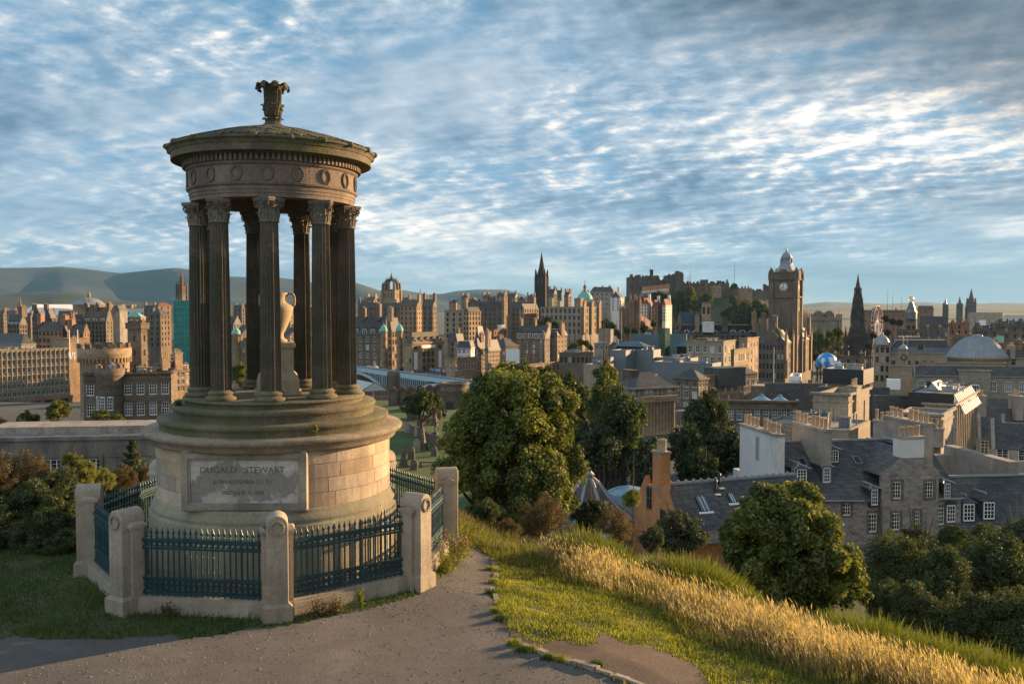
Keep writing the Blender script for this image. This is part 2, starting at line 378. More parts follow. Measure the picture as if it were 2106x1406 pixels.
M_PATH = mat('gravel_path', (0.138, 0.126, 0.118), 1.0, 0.25, 0.9, 0.4, 60, alt=(0.105, 0.095, 0.088), altsc=0.7, altlo=0.42, althi=0.68, bump=0.55)
M_DIRT = mat('bare_trodden_earth', (0.135, 0.10, 0.075), 1.0, 0.25, 1.2, 0.4, 45, bump=0.8)
sheet('path', PATH, M_PATH, 0.1, 0.012); sheet('dirt_patch', DIRT, M_DIRT, 0.08, 0.02)
# loose stones on the path
def scatter(poly, n, seed, excl=()):
    r = np.random.RandomState(seed); p = np.array(poly); lo = p.min(0); hi = p.max(0); lo = np.maximum(lo, (-16, 9.5))
    x = r.uniform(lo[0], hi[0], n); y = r.uniform(lo[1], hi[1], n); k = inside(poly, *jit(x, y))
    for e in excl: k &= ~inside(e, x, y)
    return x[k], y[k], r
x, y, r = scatter(PATH, 15000, 3); n = len(x)
z = terrain(x, y) + 0.012; sz = 0.008 + 0.014 * r.rand(n) ** 3
tet = np.array([(-1, -.8, 0), (1, -.6, 0), (.2, 1, 0), (0.1, 0, .8)]); V = []
rot = r.uniform(0, 6.28, n)
pv = np.stack([np.stack([tet[k][0] * np.cos(rot) - tet[k][1] * np.sin(rot), tet[k][0] * np.sin(rot) + tet[k][1] * np.cos(rot), np.full(n, tet[k][2])], -1) for k in range(4)], 1) * sz[:, None, None]
pv += np.stack([x, y, z], -1)[:, None, :]
tri = np.concatenate([pv[:, [0, 1, 3]], pv[:, [1, 2, 3]], pv[:, [2, 0, 3]]])
M_PEB = mat('pebble_grey', (0.19, 0.165, 0.145), 0.95, 0.4, 9, 0.2, 30)
tag(inst('gravel', npmesh('gravel', tri, M_PEB)), kind='stuff')
# low stone edging along the path
KERB = ground_poly([(1016, 1120), (1022, 1160), (1014, 1200), (1022, 1240), (1044, 1288), (1076, 1327), (1130, 1352), (1175, 1367), (1230, 1381), (1290, 1398), (1350, 1421), (1420, 1452)])
edg = ent('stone_edging', (KERB[5][0], KERB[5][1], 0), 'worn low stone edging curving between the gravel path and the bare earth', 'edging'); Te = Matrix.Translation(-edg.location)
for (a, b) in zip(KERB[:-1], KERB[1:]):
    a = Vector((a[0], a[1], 0)); b = Vector((b[0], b[1], 0)); L_ = (b - a).length; t = 0
    ang = math.atan2((b - a).y, (b - a).x)
    while t < L_:
        l = min(rnd.uniform(0.25, 0.6), L_ - t + 0.05); c = a.lerp(b, min(1, (t + l / 2) / L_))
        near = c.y < 13.6
        if near or rnd.random() < 0.45:
            h = rnd.uniform(0.05, 0.10) if near else rnd.uniform(0.02, 0.05)
            mb = MB(); M = Te @ Matrix.Translation((c.x + rnd.uniform(-.02, .02), c.y, tz(c.x, c.y))) @ Matrix.Rotation(ang + rnd.uniform(-.06, .06), 4, 'Z') @ Matrix.Rotation(rnd.uniform(-.06, .06), 4, 'X')
            w = rnd.uniform(.05, .075)
            vs = [M @ Vector(p) for p in ((-l / 2, -w, -.08), (l / 2, -w, -.08), (l / 2, w, -.08), (-l / 2, w, -.08), (-l / 2 + .02, -w * .8, h), (l / 2 - .03, -w * .7, h * 1.0), (l / 2 - .02, w * .8, h * .85), (-l / 2 + .02, w * .7, h * .9))]
            mb.add(vs, [(0, 3, 2, 1), (4, 5, 6, 7), (0, 1, 5, 4), (1, 2, 6, 5), (2, 3, 7, 6), (3, 0, 4, 7)]); mb.build('kerb_stone', mat('kerb_stone', (0.30, 0.25, 0.20), 0.95, 0.3, 2.5, 0.3, 30, bump=0.4), edg)
        t += l + 0.01

# ---------------------------------------------------------------- monument
MC = Vector((-4.90, 18.6, 0))
mon = ent('monument', (MC.x, MC.y, G0),  'circular stone temple monument with fluted columns, the tallest thing on the hilltop', 'monument', scale=(.955, .955, .987))
def Z(z): return z - G0            # eye-relative height to local height
CAMA = math.atan2(-MC.y, -MC.x)    # direction from the axis to the camera
def part(mb_, name, m, parent=mon, loc=(0, 0, 0), rz=0.0): return mb_.build(name, m, parent, loc, rz)
def facing(a_deg): return CAMA + R(a_deg)   # angle from the camera direction, to the right
# plinth and base mouldings
mb = MB(); mb.lathe([(2.60, -.1), (2.60, Z(-4.02)), (2.58, Z(-3.99)), (2.55, Z(-3.99)), (2.54, Z(-3.97)), (2.56, Z(-3.93)), (2.56, Z(-3.89)), (2.50, Z(-3.82)), (2.475, Z(-3.78)), (2.475, Z(-3.745)), (2.44, Z(-3.72))], 120)
part(mb, 'plinth', M_PLINTH)
# drum with a flat front for the tablet
PD, PW = 2.33, 1.20
def drum_r(a):   # a: angle, front normal is -y
    t = (a + math.pi / 2 + math.pi) % (2 * math.pi) - math.pi
    tp = math.atan2(PW, PD)
    return PD / math.cos(t) if abs(t) < tp else 2.43
angs = []
tp = math.atan2(PW, PD)
for i in range(180):
    a = 2 * math.pi * i / 180; t = (a + math.pi / 2 + math.pi) % (2 * math.pi) - math.pi
    if abs(abs(t) - tp) > 0.02: angs.append(a)
for sgn in (-1, 1):
    for e in (-0.001, 0.001): angs.append((-math.pi / 2 + sgn * tp + e) % (2 * math.pi))
angs.sort(); n = len(angs)
zs = [Z(-3.74), Z(-2.60)]; vs = []
for z in zs: vs += [(drum_r(a) * math.cos(a), drum_r(a) * math.sin(a), z) for a in angs]
mb = MB(); mb.add(vs, [(i, (i + 1) % n, n + (i + 1) % n, n + i) for i in range(n)], 0, False)
part(mb, 'drum', M_DRUM)
# ashlar joints: real thin recessed-looking lines proud by 1 mm, and blocks of differing tone
BT = [mat('ashlar_block_' + k, c, 0.9, 0.2, 2.0, 0.2, 30, stain=0.3, stcol=(0.16, 0.14, 0.11), bump=0.15) for k, c in (('honey', (0.45, 0.325, 0.215)), ('pink', (0.43, 0.315, 0.235)), ('cream', (0.50, 0.40, 0.29)), ('grey', (0.34, 0.275, 0.215)))]
mb = MB(); rows = 4; h = (Z(-2.63) - Z(-3.73)) / rows; rr = random.Random(5)
a_lo, a_hi = -math.pi / 2 + tp + 0.02, 1.5 * math.pi - tp - 0.02
for j in range(rows):
    a = a_lo + (0.12 if j % 2 else 0.0)
    first = True
    cuts = [a_lo]; a = a_lo + rr.uniform(0.15, 0.3)
    while a < a_hi - 0.15: cuts.append(a); a += rr.uniform(0.32, 0.56)
    cuts.append(a_hi)
    for c0, c1 in zip(cuts[:-1], cuts[1:]):
        k = max(2, int((c1 - c0) / 0.05)); z0 = Z(-3.73) + j * h + 0.006; z1 = z0 + h - 0.012
        g = 0.003; vs = []
        for i in range(k + 1):
            aa = c0 + g + (c1 - c0 - 2 * g) * i / k
            for r_, z in ((2.43, z0), (2.442, z0 + .006), (2.442, z1 - .006), (2.43, z1)): vs.append((r_ * math.cos(aa), r_ * math.sin(aa), z))
        fs = []
        for i in range(k):
            for q_ in range(3): fs.append((i * 4 + q_, i * 4 + 4 + q_, i * 4 + 5 + q_, i * 4 + 1 + q_))
        fs.append((0, 1, 2, 3)); fs.append((k * 4 + 3, k * 4 + 2, k * 4 + 1, k * 4))
        mb.add(vs, fs, rr.randrange(4))
part(mb, 'ashlar_facing', BT)
# tablet in its frame
mb = MB(); y0 = -PD; zt, zb = Z(-2.64), Z(-3.70)
mb.box(-1.20, -1.08, y0 - .06, y0 + .1, zb, zt); mb.box(1.08, 1.20, y0 - .06, y0 + .1, zb, zt)
mb.box(-1.08, 1.08, y0 - .06, y0 + .1, zt - .10, zt - .001); mb.box(-1.08, 1.08, y0 - .06, y0 + .1, zb, zb + .09)
mb.box(-1.08, -1.04, y0 - .035, y0 + .1, zb + .09, zt - .10); mb.box(1.04, 1.08, y0 - .035, y0 + .1, zb + .09, zt - .10)
mb.box(-1.04, 1.04, y0 - .035, y0 + .1, zt - .14, zt - .10); mb.box(-1.04, 1.04, y0 - .035, y0 + .1, zb + .09, zb + .125)
part(mb, 'tablet_frame', mat('stained_frame_stone', (0.30, 0.26, 0.205), 0.9, 0.3, 1.8, 0.2, 25, stain=0.7, stcol=(0.06, 0.052, 0.042), bump=0.2))
mb = MB(); mb.box(-1.04, 1.04, y0 - .008, y0 + .1, zb + .125, zt - .14); tab = part(mb, 'tablet', M_TABLET)
def text_mesh(txt, size, m, width=None, ext=0.004, space=1.0):
    c = bpy.data.curves.new('text', 'FONT'); c.body = txt; c.size = size; c.align_x = 'CENTER'; c.align_y = 'CENTER'; c.extrude = ext; c.space_character = space
    c.resolution_u = 2
    o = bpy.data.objects.new('t', c); COL.objects.link(o)
    dg = bpy.context.evaluated_depsgraph_get(); me = bpy.data.meshes.new_from_object(o.evaluated_get(dg)); me.name = 'lettering'
    bpy.data.objects.remove(o); bpy.data.curves.remove(c); me.materials.clear(); me.materials.append(m)
    if width:
        xs_ = [v.co.x for v in me.vertices]; k = width / (max(xs_) - min(xs_))
        for v in me.vertices: v.co.x *= k
    return me
for txt, s_, zz_, wd in (('DUGALD   STEWART', .165, Z(-2.965), 1.62), ('BORN NOVEMBER 22 1753', .105, Z(-3.185), 1.12), ('DIED JUNE 11 1828', .105, Z(-3.385), 0.80)):
    o = inst('inscription', text_mesh(txt, s_, M_TEXT, wd), tab, (-0.04, y0 - .0085, zz_), (math.pi / 2, 0, 0))
# cornice of the podium and the three steps
mb = MB(); mb.lathe([(2.43, Z(-2.66)), (2.56, Z(-2.64)), (2.58, Z(-2.60)), (2.60, Z(-2.56)), (2.66, Z(-2.50)), (2.71, Z(-2.47)), (2.72, Z(-2.41)), (2.70, Z(-2.385)), (2.3, Z(-2.375))], 120)
part(mb, 'podium_cornice', mat('cornice_stone', (0.27, 0.22, 0.155), 0.95, 0.28, 1.6, 0.25, 22, stain=0.4, stcol=(0.09, 0.085, 0.06), bump=0.3))
for (r_, zlo, zhi) in ((2.42, -2.39, -2.15), (2.14, -2.16, -1.90), (1.91, -1.91, -1.755)):
    mb = MB(); hh = zhi - zlo
    mb.lathe([(r_ - .05, Z(zlo)), (r_ - .05, Z(zlo + hh * .5)), (r_ - .03, Z(zlo + hh * .55)), (r_ - .0, Z(zlo + hh * .72)), (r_, Z(zhi - .03)), (r_ - .02, Z(zhi - .004)), (r_ - .35, Z(zhi)), (0.3 if r_ < 2 else r_ - .4, Z(zhi + .001))], 120)
    part(mb, 'step', M_STEP)
# columns
def flute_ring(r, n=20, depth=0.13):
    pts = []
    for i in range(n):
        for k in range(6):
            a = 2 * math.pi * (i + k / 6) / n; q_ = math.sin(math.pi * k / 6) if k else 0
            pts.append((a, r * (1 - depth * q_)))
    return pts
cz0, cz1 = Z(-1.757), Z(2.15)
def col_shaft():
    mb = MB(); rows = []
    H0, H1 = cz0 + 0.19, cz1 - 0.46
    for i in range(13):
        t = i / 12; r_ = 0.205 - 0.028 * t ** 1.7
        rows.append((H0 + (H1 - H0) * t, r_))
    vs = []
    for z, r_ in rows:
        for a, q_ in flute_ring(r_): vs.append((q_ * math.cos(a), q_ * math.sin(a), z))
    k = 120; fs = []
    for j in range(len(rows) - 1):
        for i in range(k): fs.append((j * k + i, j * k + (i + 1) % k, (j + 1) * k + (i + 1) % k, (j + 1) * k + i))
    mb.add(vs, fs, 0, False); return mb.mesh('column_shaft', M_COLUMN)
def col_base():
    mb = MB(); mb.lathe([(.0, cz0), (.30, cz0), (.315, cz0 + .03), (.31, cz0 + .065), (.27, cz0 + .085), (.245, cz0 + .10), (.245, cz0 + .115), (.265, cz0 + .13), (.265, cz0 + .155), (.235, cz0 + .175), (.21, cz0 + .2)], 32)
    return mb.mesh('column_base', M_STEP)
def leaf_strip(mb, ang, r0, z0, h, w, curl):
    prof = [(0, 0, .8), (.012, .35, 1.0), (.022, .7, .9), (curl * .6, .95, .8), (curl, 1.0, .6), (curl * 1.15, .86, .35)]
    vs = []; c, s_ = math.cos(ang), math.sin(ang)
    for (dr, t, ww) in prof:
        for side, inn in ((-1, 0), (-.5, .012), (0, .0), (.5, .012), (1, 0)):
            rr_ = r0 + dr + (inn if side in (-.5, .5) else 0) - (0.012 if abs(side) == 1 else 0); tt = side * w * ww * .5
            vs.append((rr_ * c - tt * s_, rr_ * s_ + tt * c, z0 + h * t))
    fs = [(j * 5 + i, j * 5 + i + 1, j * 5 + 6 + i, j * 5 + 5 + i) for j in range(5) for i in range(4)]
    mb.add(vs, fs, 0, False)
def col_cap():
    mb = MB(); z = cz1 - .46
    mb.lathe([(.185, z - .01), (.20, z), (.20, z + .02), (.18, z + .03), (.175, z + .1), (.18, z + .25), (.20, z + .33), (.235, z + .385)], 24)
    for i in range(8): leaf_strip(mb, 2 * math.pi * i / 8, .178, z + .03, .15, .13, .06)
    for i in range(8): leaf_strip(mb, 2 * math.pi * (i + .5) / 8, .182, z + .10, .19, .14, .075)
    for i in range(16): leaf_strip(mb, 2 * math.pi * i / 16, .19, z + .22, .13, .05, .05)
    for i in range(4):      # corner volutes
        a = math.pi / 4 + i * math.pi / 2; M = Matrix.Rotation(a, 4, 'Z')
        for q_ in range(14):
            t0, t1 = q_ / 13 * 2.2 * math.pi, (q_ + 1) / 13 * 2.2 * math.pi
            f = lambda t: (0.245 + 0.052 * (1 - t / 9) * math.cos(math.pi * .75 - t), 0, z + .33 + .052 * (1 - t / 9) * math.sin(math.pi * .75 - t))
            mb.tube(M @ Vector(f(t0)), M @ Vector(f(t1)), .02, .017, 5)
        mb.tube(M @ Vector((.185, 0, z + .2)), M @ Vector((.235, 0, z + .37)), .016, .022, 5)
        M2 = Matrix.Rotation(i * math.pi / 2, 4, 'Z')
        for s_ in (-1, 1):
            mb.torus((0, 0, 0), .032, .012, 10, 5, M2 @ Matrix.Translation((s_ * .045, -.215, z + .33)))
        mb.torus((0, 0, 0), .02, .018, 8, 5, M2 @ Matrix.Translation((0, -.235, z + .42)))
    ab = []                  # concave abacus
    for i in range(4):
        a = math.pi / 4 + i * math.pi / 2; nx_ = a + math.pi / 2
        for t, k in ((-.04, .325), (.04, .325), (.45, .262), (.785, .235), (1.12, .262)): ab.append((k, a + t))
    for z0_, z1_, k in ((z + .385, z + .415, .95), (z + .415, z + .46, 1.0)):
        b = [(k * r_ * math.cos(a), k * r_ * math.sin(a), z0_) for r_, a in ab]; t = [(x_, y_, z1_) for x_, y_, _ in b]; n_ = len(b)
        mb.add(b + t, [(i, (i + 1) % n_, n_ + (i + 1) % n_, n_ + i) for i in range(n_)] + [tuple(range(n_, 2 * n_)), tuple(reversed(range(n_)))])
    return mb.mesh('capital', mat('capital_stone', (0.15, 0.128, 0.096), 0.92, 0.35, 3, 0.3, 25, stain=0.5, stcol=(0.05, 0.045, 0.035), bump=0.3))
ms_, mb_, mc_ = col_shaft(), col_base(), col_cap()
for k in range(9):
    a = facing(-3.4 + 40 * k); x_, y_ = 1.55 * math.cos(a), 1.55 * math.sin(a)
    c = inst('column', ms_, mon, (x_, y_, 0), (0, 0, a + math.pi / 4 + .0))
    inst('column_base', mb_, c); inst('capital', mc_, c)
# entablature
mb = MB(); E = lambda l: [(r_, Z(z)) for r_, z in l]
mb.lathe(E([(1.33, 2.16), (1.70, 2.16), (1.70, 2.235), (1.715, 2.24), (1.715, 2.30), (1.73, 2.305), (1.73, 2.37), (1.77, 2.395), (1.785, 2.43), (1.755, 2.445), (1.74, 2.45), (1.74, 2.76), (1.76, 2.775), (1.79, 2.80), (1.79, 2.82), (1.77, 2.825), (1.77, 2.97), (1.86, 2.985)]), 120, smooth=False)
mb.lathe(E([(1.33, 2.16), (1.33, 3.0)]), 60); mb.lathe(E([(0, 2.95), (1.40, 2.95)]), 60)
ent_o = part(mb, 'entablature', M_ENTAB)
mb = MB(); torus_m = MB()
for i in range(18):
    r_, n_ = 0.115, 20
    torus_m = MB(); torus_m.torus((0, 0, 0), .115, .022, 20, 6, None, 0, 0.92, 1.12)
    for q_ in range(20):
        a = 2 * math.pi * q_ / 20; x_ = .115 * .92 * math.cos(a); z_ = .115 * 1.12 * math.sin(a)
        torus_m.tube((x_ * .86, -.012, z_ * .86), (x_ * 1.22, -.02, z_ * 1.22), .016, .008, 4)
    torus_m.tube((0, 0, -.12), (.045, -.01, -.165), .014, .01, 4); torus_m.tube((0, 0, -.12), (-.045, -.01, -.165), .014, .01, 4)
    break
wm = torus_m.mesh('wreath', mat('wreath_stone', (0.15, 0.13, 0.10), 0.92, 0.3, 4, 0.2, 25))
for i in range(18):
    a = facing(-4 + 20 * i)
    inst('wreath', wm, ent_o, (1.748 * math.cos(a), 1.748 * math.sin(a), Z(2.605)), (0, 0, a + math.pi / 2))
mb = MB()
for i in range(110):
    a = 2 * math.pi * i / 110; M = Matrix.Rotation(a, 4, 'Z')
    mb.box(1.765, 1.85, -.026, .026, Z(2.845), Z(2.965), 0, M)
part(mb, 'dentil_course', M_ENTAB)
mb = MB(); mb.lathe(E([(1.84, 2.965), (1.87, 2.985), (1.90, 3.0), (2.03, 3.005), (2.06, 2.985), (2.075, 2.99), (2.075, 3.125), (2.095, 3.13), (2.10, 3.15), (2.125, 3.19), (2.165, 3.215), (2.17, 3.245), (2.14, 3.26), (1.9, 3.30)]), 120, smooth=False)
for i in range(20):          # small water spouts on the rim
    a = facing(9 + 18 * i); M = Matrix.Rotation(a, 4, 'Z')
    mb.lathe([(0, -.05), (.042, -.03), (.05, .01), (.03, .05), (0, .065)], 8, 0, 0, 0, 0, True, M=M @ Matrix.Translation((2.17, 0, Z(3.235))))
    mb.box(1.95, 2.15, -.035, .035, Z(3.25), Z(3.30), 0, M)
part(mb, 'cornice', mat('rim_stone', (0.13, 0.11, 0.075), 0.95, 0.35, 1.6, 0.3, 20, stain=0.6, stcol=(0.035, 0.033, 0.022), alt=(0.12, 0.11, 0.045), altsc=1.0, bump=0.4))
# roof of stone scales
mb = MB(); mb.lathe(E([(2.12, 3.24), (1.2, 3.44), (.25, 3.80), (0, 3.80)]), 60)
rr = random.Random(9)
for j in range(15):
    t0 = j / 15; r_ = 2.06 - 1.82 * t0; zc = 3.275 + 0.50 * (1 - (r_ / 2.06) ** 1.35)
    n_ = max(9, int(2 * math.pi * r_ / .17)); dz = 0.50 * ((r_ / 2.06) ** 1.35 - ((r_ - .16) / 2.06) ** 1.35) if r_ > .17 else .06
    for i in range(n_):
        a = 2 * math.pi * (i + .5 * (j % 2)) / n_; w = r_ * math.sin(math.pi / n_) * 1.02; M = Matrix.Rotation(a, 4, 'Z'); e = rr.uniform(.02, .045)
        pts = [(-.15, -w * .95, 0), (-.03, -w, 0), (.03, -w * .5, 0), (.045, 0, 0), (.03, w * .5, 0), (-.03, w, 0), (-.15, w * .95, 0)]
        top = []; bot = []
        for (dx, dy, _) in pts:
            zz_ = zc + (-dx / .15) * dz
            top.append(M @ Vector((r_ + dx, dy, Z(zz_ + e)))); bot.append(M @ Vector((r_ + dx, dy, Z(zz_ - .02))))
        mb.add(top + bot, [tuple(range(7))] + [(i_, i_ + 7, (i_ + 1) % 7 + 7, (i_ + 1) % 7) for i_ in range(7)])
part(mb, 'roof', M_ROOFS)
# finial
mb = MB()
prof = [(.30, 3.76), (.24, 3.80), (.20, 3.84), (.15, 3.88), (.125, 3.93), (.12, 3.98), (.15, 4.03), (.18, 4.07), (.19, 4.13), (.185, 4.17), (.20, 4.20), (.215, 4.215), (.20, 4.235), (.165, 4.25), (.165, 4.40), (.17, 4.52), (.20, 4.60), (.23, 4.64), (.0, 4.62)]
mb.lathe(E(prof), 24)
for i in range(24):
    a = 2 * math.pi * i / 24; mb.tube((.168 * math.cos(a), .168 * math.sin(a), Z(4.26)), (.178 * math.cos(a), .178 * math.sin(a), Z(4.58)), .014, .016, 4)
for i in range(9):
    a = 2 * math.pi * i / 9
    for (r_, z0_, h_, w_, cu) in ((.13, 3.80, .16, .11, .08), (.16, 4.0, .15, .12, .05), (.18, 4.12, .12, .12, .06)): leaf_strip(mb, a + z0_, r_, Z(z0_), h_, w_, cu)
for i in range(8):           # overhanging plume leaves
    a = facing(10 + 45 * i); M = Matrix.Rotation(a, 4, 'Z'); prev = None
    for (r_, z_, w_) in ((.15, 4.50, .07), (.20, 4.60, .10), (.26, 4.66, .12), (.315, 4.67, .12), (.345, 4.63, .10), (.345, 4.575, .07), (.32, 4.54, .04)):
        cur = [M @ Vector((r_, -w_ * .62, Z(z_ - .015))), M @ Vector((r_, 0, Z(z_ + .02))), M @ Vector((r_, w_ * .62, Z(z_ - .015))), M @ Vector((r_ - .03, 0, Z(z_ - .05)))]
        if prev: mb.add(prev + cur, [(0, 1, 5, 4), (1, 2, 6, 5), (2, 3, 7, 6), (3, 0, 4, 7)])
        prev = cur
    mb.tube(M @ Vector((.335, -.05, Z(4.56))), M @ Vector((.335, .05, Z(4.56))), .03, .03, 6)
part(mb, 'finial', M_ROOFS)
# weeds growing on the steps are made with the plants

# urn inside
urn = ent('stone_urn', (MC.x + .05, MC.y, G0 + Z(-1.75) * .987), 'tall pale stone urn on a square pedestal between the columns of the round temple', 'urn', rz=CAMA + math.pi / 2, scale=(.93, .93, .987))
mb = MB(); zz_ = lambda z: z + 1.75
for (w, z0_, z1_) in ((.50, -1.75, -1.68), (.45, -1.68, -1.45)): mb.box(-w, w, -w, w, zz_(z0_), zz_(z1_))
mb.add([(s1 * w, s2 * w, z) for z, w in ((zz_(-1.45), .45), (zz_(-1.36), .42), (zz_(-1.29), .35)) for s1, s2 in ((-1, -1), (1, -1), (1, 1), (-1, 1))], [(i, (i + 1) % 4, (i + 1) % 4 + 4, i + 4) for i in range(4)] + [(i + 4, (i + 1) % 4 + 4, (i + 1) % 4 + 8, i + 8) for i in range(4)])
mb.box(-.34, .34, -.34, .34, zz_(-1.29), zz_(-.78)); mb.box(-.38, .38, -.38, .38, zz_(-.78), zz_(-.72)); mb.box(-.36, .36, -.36, .36, zz_(-.72), zz_(-.68))
mb.build('pedestal', M_URN, urn)
mb = MB(); mb.lathe([(.0, zz_(-.68)), (.20, zz_(-.68)), (.22, zz_(-.64)), (.13, zz_(-.58)), (.13, zz_(-.50)), (.2, zz_(-.38)), (.29, zz_(-.18)), (.335, zz_(-.02)), (.35, zz_(.05)), (.30, zz_(.10)), (.22, zz_(.14)), (.19, zz_(.2)), (.19, zz_(.3)), (.24, zz_(.35)), (.2, zz_(.36)), (0, zz_(.36))], 32)
mb.build('vase', M_URN, urn)
for s_ in (-1, 1):
    mb = MB(); pts = [(.30, .06), (.355, .09), (.37, .18), (.365, .27), (.33, .33), (.27, .345), (.22, .33), (.19, .28)]
    for a_, b_ in zip(pts[:-1], pts[1:]): mb.tube((s_ * a_[0], 0, zz_(a_[1])), (s_ * b_[0], 0, zz_(b_[1])), .032, .032, 8)
    mb.build('handle', M_URN, urn)

# ---------------------------------------------------------------- fence: eight stone posts and eight iron panels
RF = 3.56
wr = MB(); wr.torus((0, 0, 0), .105, .02, 18, 6)
for q_ in range(18):
    a = 2 * math.pi * q_ / 18; wr.tube((.09 * math.cos(a), -.008, .09 * math.sin(a)), (.128 * math.cos(a), -.02, .128 * math.sin(a)), .015, .007, 4)
wrm = wr.mesh('wreath', mat('wreath_pale_stone', (0.30, 0.26, 0.2), 0.9, 0.25, 4, 0.2, 25))
def make_post():
    p = ent('stone_post', (0, 0, 0), 'x', 'post')
    mb = MB(); w, zt_ = .18, 1.62                       # slab with a rounded top, facing local -y
    prof = [(-w, .30), (w, .30), (w, zt_)] + [(w * math.cos(a), zt_ + w * math.sin(a)) for a in [math.pi * i / 14 for i in range(1, 14)]] + [(-w, zt_)]
    n_ = len(prof); y0_, y1_ = -.25, .20; b = .015
    f = [(x_ * .93, y0_, .30 + (z_ - .30) * .993) for x_, z_ in prof] + [(x_, y0_ + b, z_) for x_, z_ in prof] + [(x_, y1_, z_) for x_, z_ in prof]
    mb.add(f, [tuple(range(n_))[::1], tuple(reversed(range(2 * n_, 3 * n_)))] + [(k * n_ + i, k * n_ + n_ + i, k * n_ + n_ + (i + 1) % n_, k * n_ + (i + 1) % n_) for k in (0, 1) for i in range(n_)])
    mb.build('shaft', M_PILLAR, p)
    mb = MB()
    for s_ in (-1, 1):
        xa, xb = (.182, .262) if s_ > 0 else (-.262, -.182)
        mb.box(xa, xb, -.10, .13, .30, 1.46); e = .012
        lo_, hi_ = (xa, xb + e) if s_ > 0 else (xa - e, xb)
        mb.box(lo_, hi_, -.125, .155, 1.46, 1.49); lo_, hi_ = (xa, xb + 2 * e) if s_ > 0 else (xa - 2 * e, xb)
        mb.box(lo_, hi_, -.15, .18, 1.49, 1.54)
        mb.add([(lo_, -.15, 1.54), (hi_, -.15, 1.54), (hi_, .18, 1.54), (lo_, .18, 1.54), (lo_, -.06, 1.59), (lo_ + (hi_ - lo_) * .7 if s_ > 0 else lo_ + (hi_ - lo_) * .3, -.06, 1.59), ((lo_ + (hi_ - lo_) * .7) if s_ > 0 else lo_ + (hi_ - lo_) * .3, .09, 1.59), (hi_ if s_ < 0 else lo_, .09, 1.59)], [(0, 1, 5, 4), (1, 2, 6, 5), (2, 3, 7, 6), (3, 0, 4, 7), (4, 5, 6, 7)])
    mb.build('side_pilaster', M_PILLAR, p)
    mb = MB(); mb.box(-.245, .245, -.30, .25, -.25, .26); mb.box(-.275, .275, -.16, .18, -.25, .255)
    mb.add([(-.245, -.30, .26), (.245, -.30, .26), (.245, .25, .26), (-.245, .25, .26), (-.185, -.255, .31), (.185, -.255, .31), (.185, .205, .31), (-.185, .205, .31)], [(0, 1, 5, 4), (1, 2, 6, 5), (2, 3, 7, 6), (3, 0, 4, 7), (4, 5, 6, 7)])
    mb.box(-.27, .27, -.14, .16, .255, .30)
    mb.build('base_block', M_PILLAR, p)
    inst('wreath', wrm, p, (0, -.262, 1.60))
    return p
def copy_tree(o, parent=None):
    c = o.copy(); COL.objects.link(c); c.parent = parent
    for ch in list(o.children): copy_tree(ch, c)
    return c
SIDE = 2 * RF * math.sin(math.pi / 8); PL = SIDE - 0.56
def make_panel():
    p = ent('iron_railing', (0, 0, 0), 'x', 'railing'); h = PL / 2
    mb = MB(); mb.box(-h - .04, h + .04, -.14, .14, -.3, .235); mb.box(-h - .04, h + .04, -.115, .115, .235, .285)
    mb.build('base_wall', M_PILLAR, p)
    for z_, e in ((.34, .022), (.60, .018), (1.12, .018), (1.27, .024)):
        mb = MB(); mb.box(-h, h, -e * 1.4, e * 1.4, z_ - e, z_ + e); mb.build('rail', M_IRON, p)
    pk = MB(); pk.tube((0, 0, .29), (0, 0, 1.33), .016, .016, 6)
    pk.lathe([(.0125, 1.31), (.022, 1.325), (.012, 1.34), (.012, 1.36), (.027, 1.385), (.027, 1.40), (.013, 1.44), (.0, 1.50)], 6)
    pk.lathe([(.0125, .96), (.022, .98), (.0125, 1.0)], 6); pk.lathe([(.0125, .70), (.022, .72), (.0125, .74)], 6)
    pm = pk.mesh('picket', M_IRON)
    n_ = 21; st = PL / n_
    for i in range(n_): inst('picket', pm, p, (-h + st * (i + .5), 0, 0), (0, 0, 0), (1.35, 1.35, 1) if i % 5 == 2 else (1, 1, 1))
    for z0_, z1_ in ((.36, .58), (1.14, 1.25)):
        mb = MB()
        for i in range(n_ + 1):
            x_ = -h + st * i
            for zc in ([(z0_ + z1_) / 2] if z1_ - z0_ < .15 else [z0_ + .055, z1_ - .055]):
                mb.torus((x_, 0, zc), .038, .013, 10, 4)
            if z1_ - z0_ > .15: mb.torus((x_ + st / 2, 0, (z0_ + z1_) / 2), .028, .008, 8, 4)
        mb.build('scroll_band', M_IRON, p)
    return p
post0, pan0 = make_post(), make_panel()
post_lab = ['stone fence post nearest the camera, in front of the tablet', 'stone post at the right front corner, lit by the sun above the path', 'stone post farthest right on the fence, beside the narrow path', 'stone post behind the drum on the right, its round top just showing', 'stone fence post at the back hidden behind the drum', 'stone fence post behind the drum on the left, by the shrubs', 'leftmost stone fence post, beside the shaded shrubs', 'left front stone post with a wreath, at the corner over the shaded lawn']
pan_lab = ['teal iron railing right of the nearest stone post, sunlit pickets', 'sunlit pale railing seen side on along the path at right', 'dark iron railing behind the drum at right, above the burial ground', 'iron railing at the back right of the fence ring', 'iron railing at the back left of the fence ring', 'black iron railing running up behind the leftmost post', 'steeply foreshortened blue railing at the far left of the ring', 'shaded teal railing directly left of the nearest stone post']
A0 = math.atan2(-3.4, 0.89)
A0 = CAMA
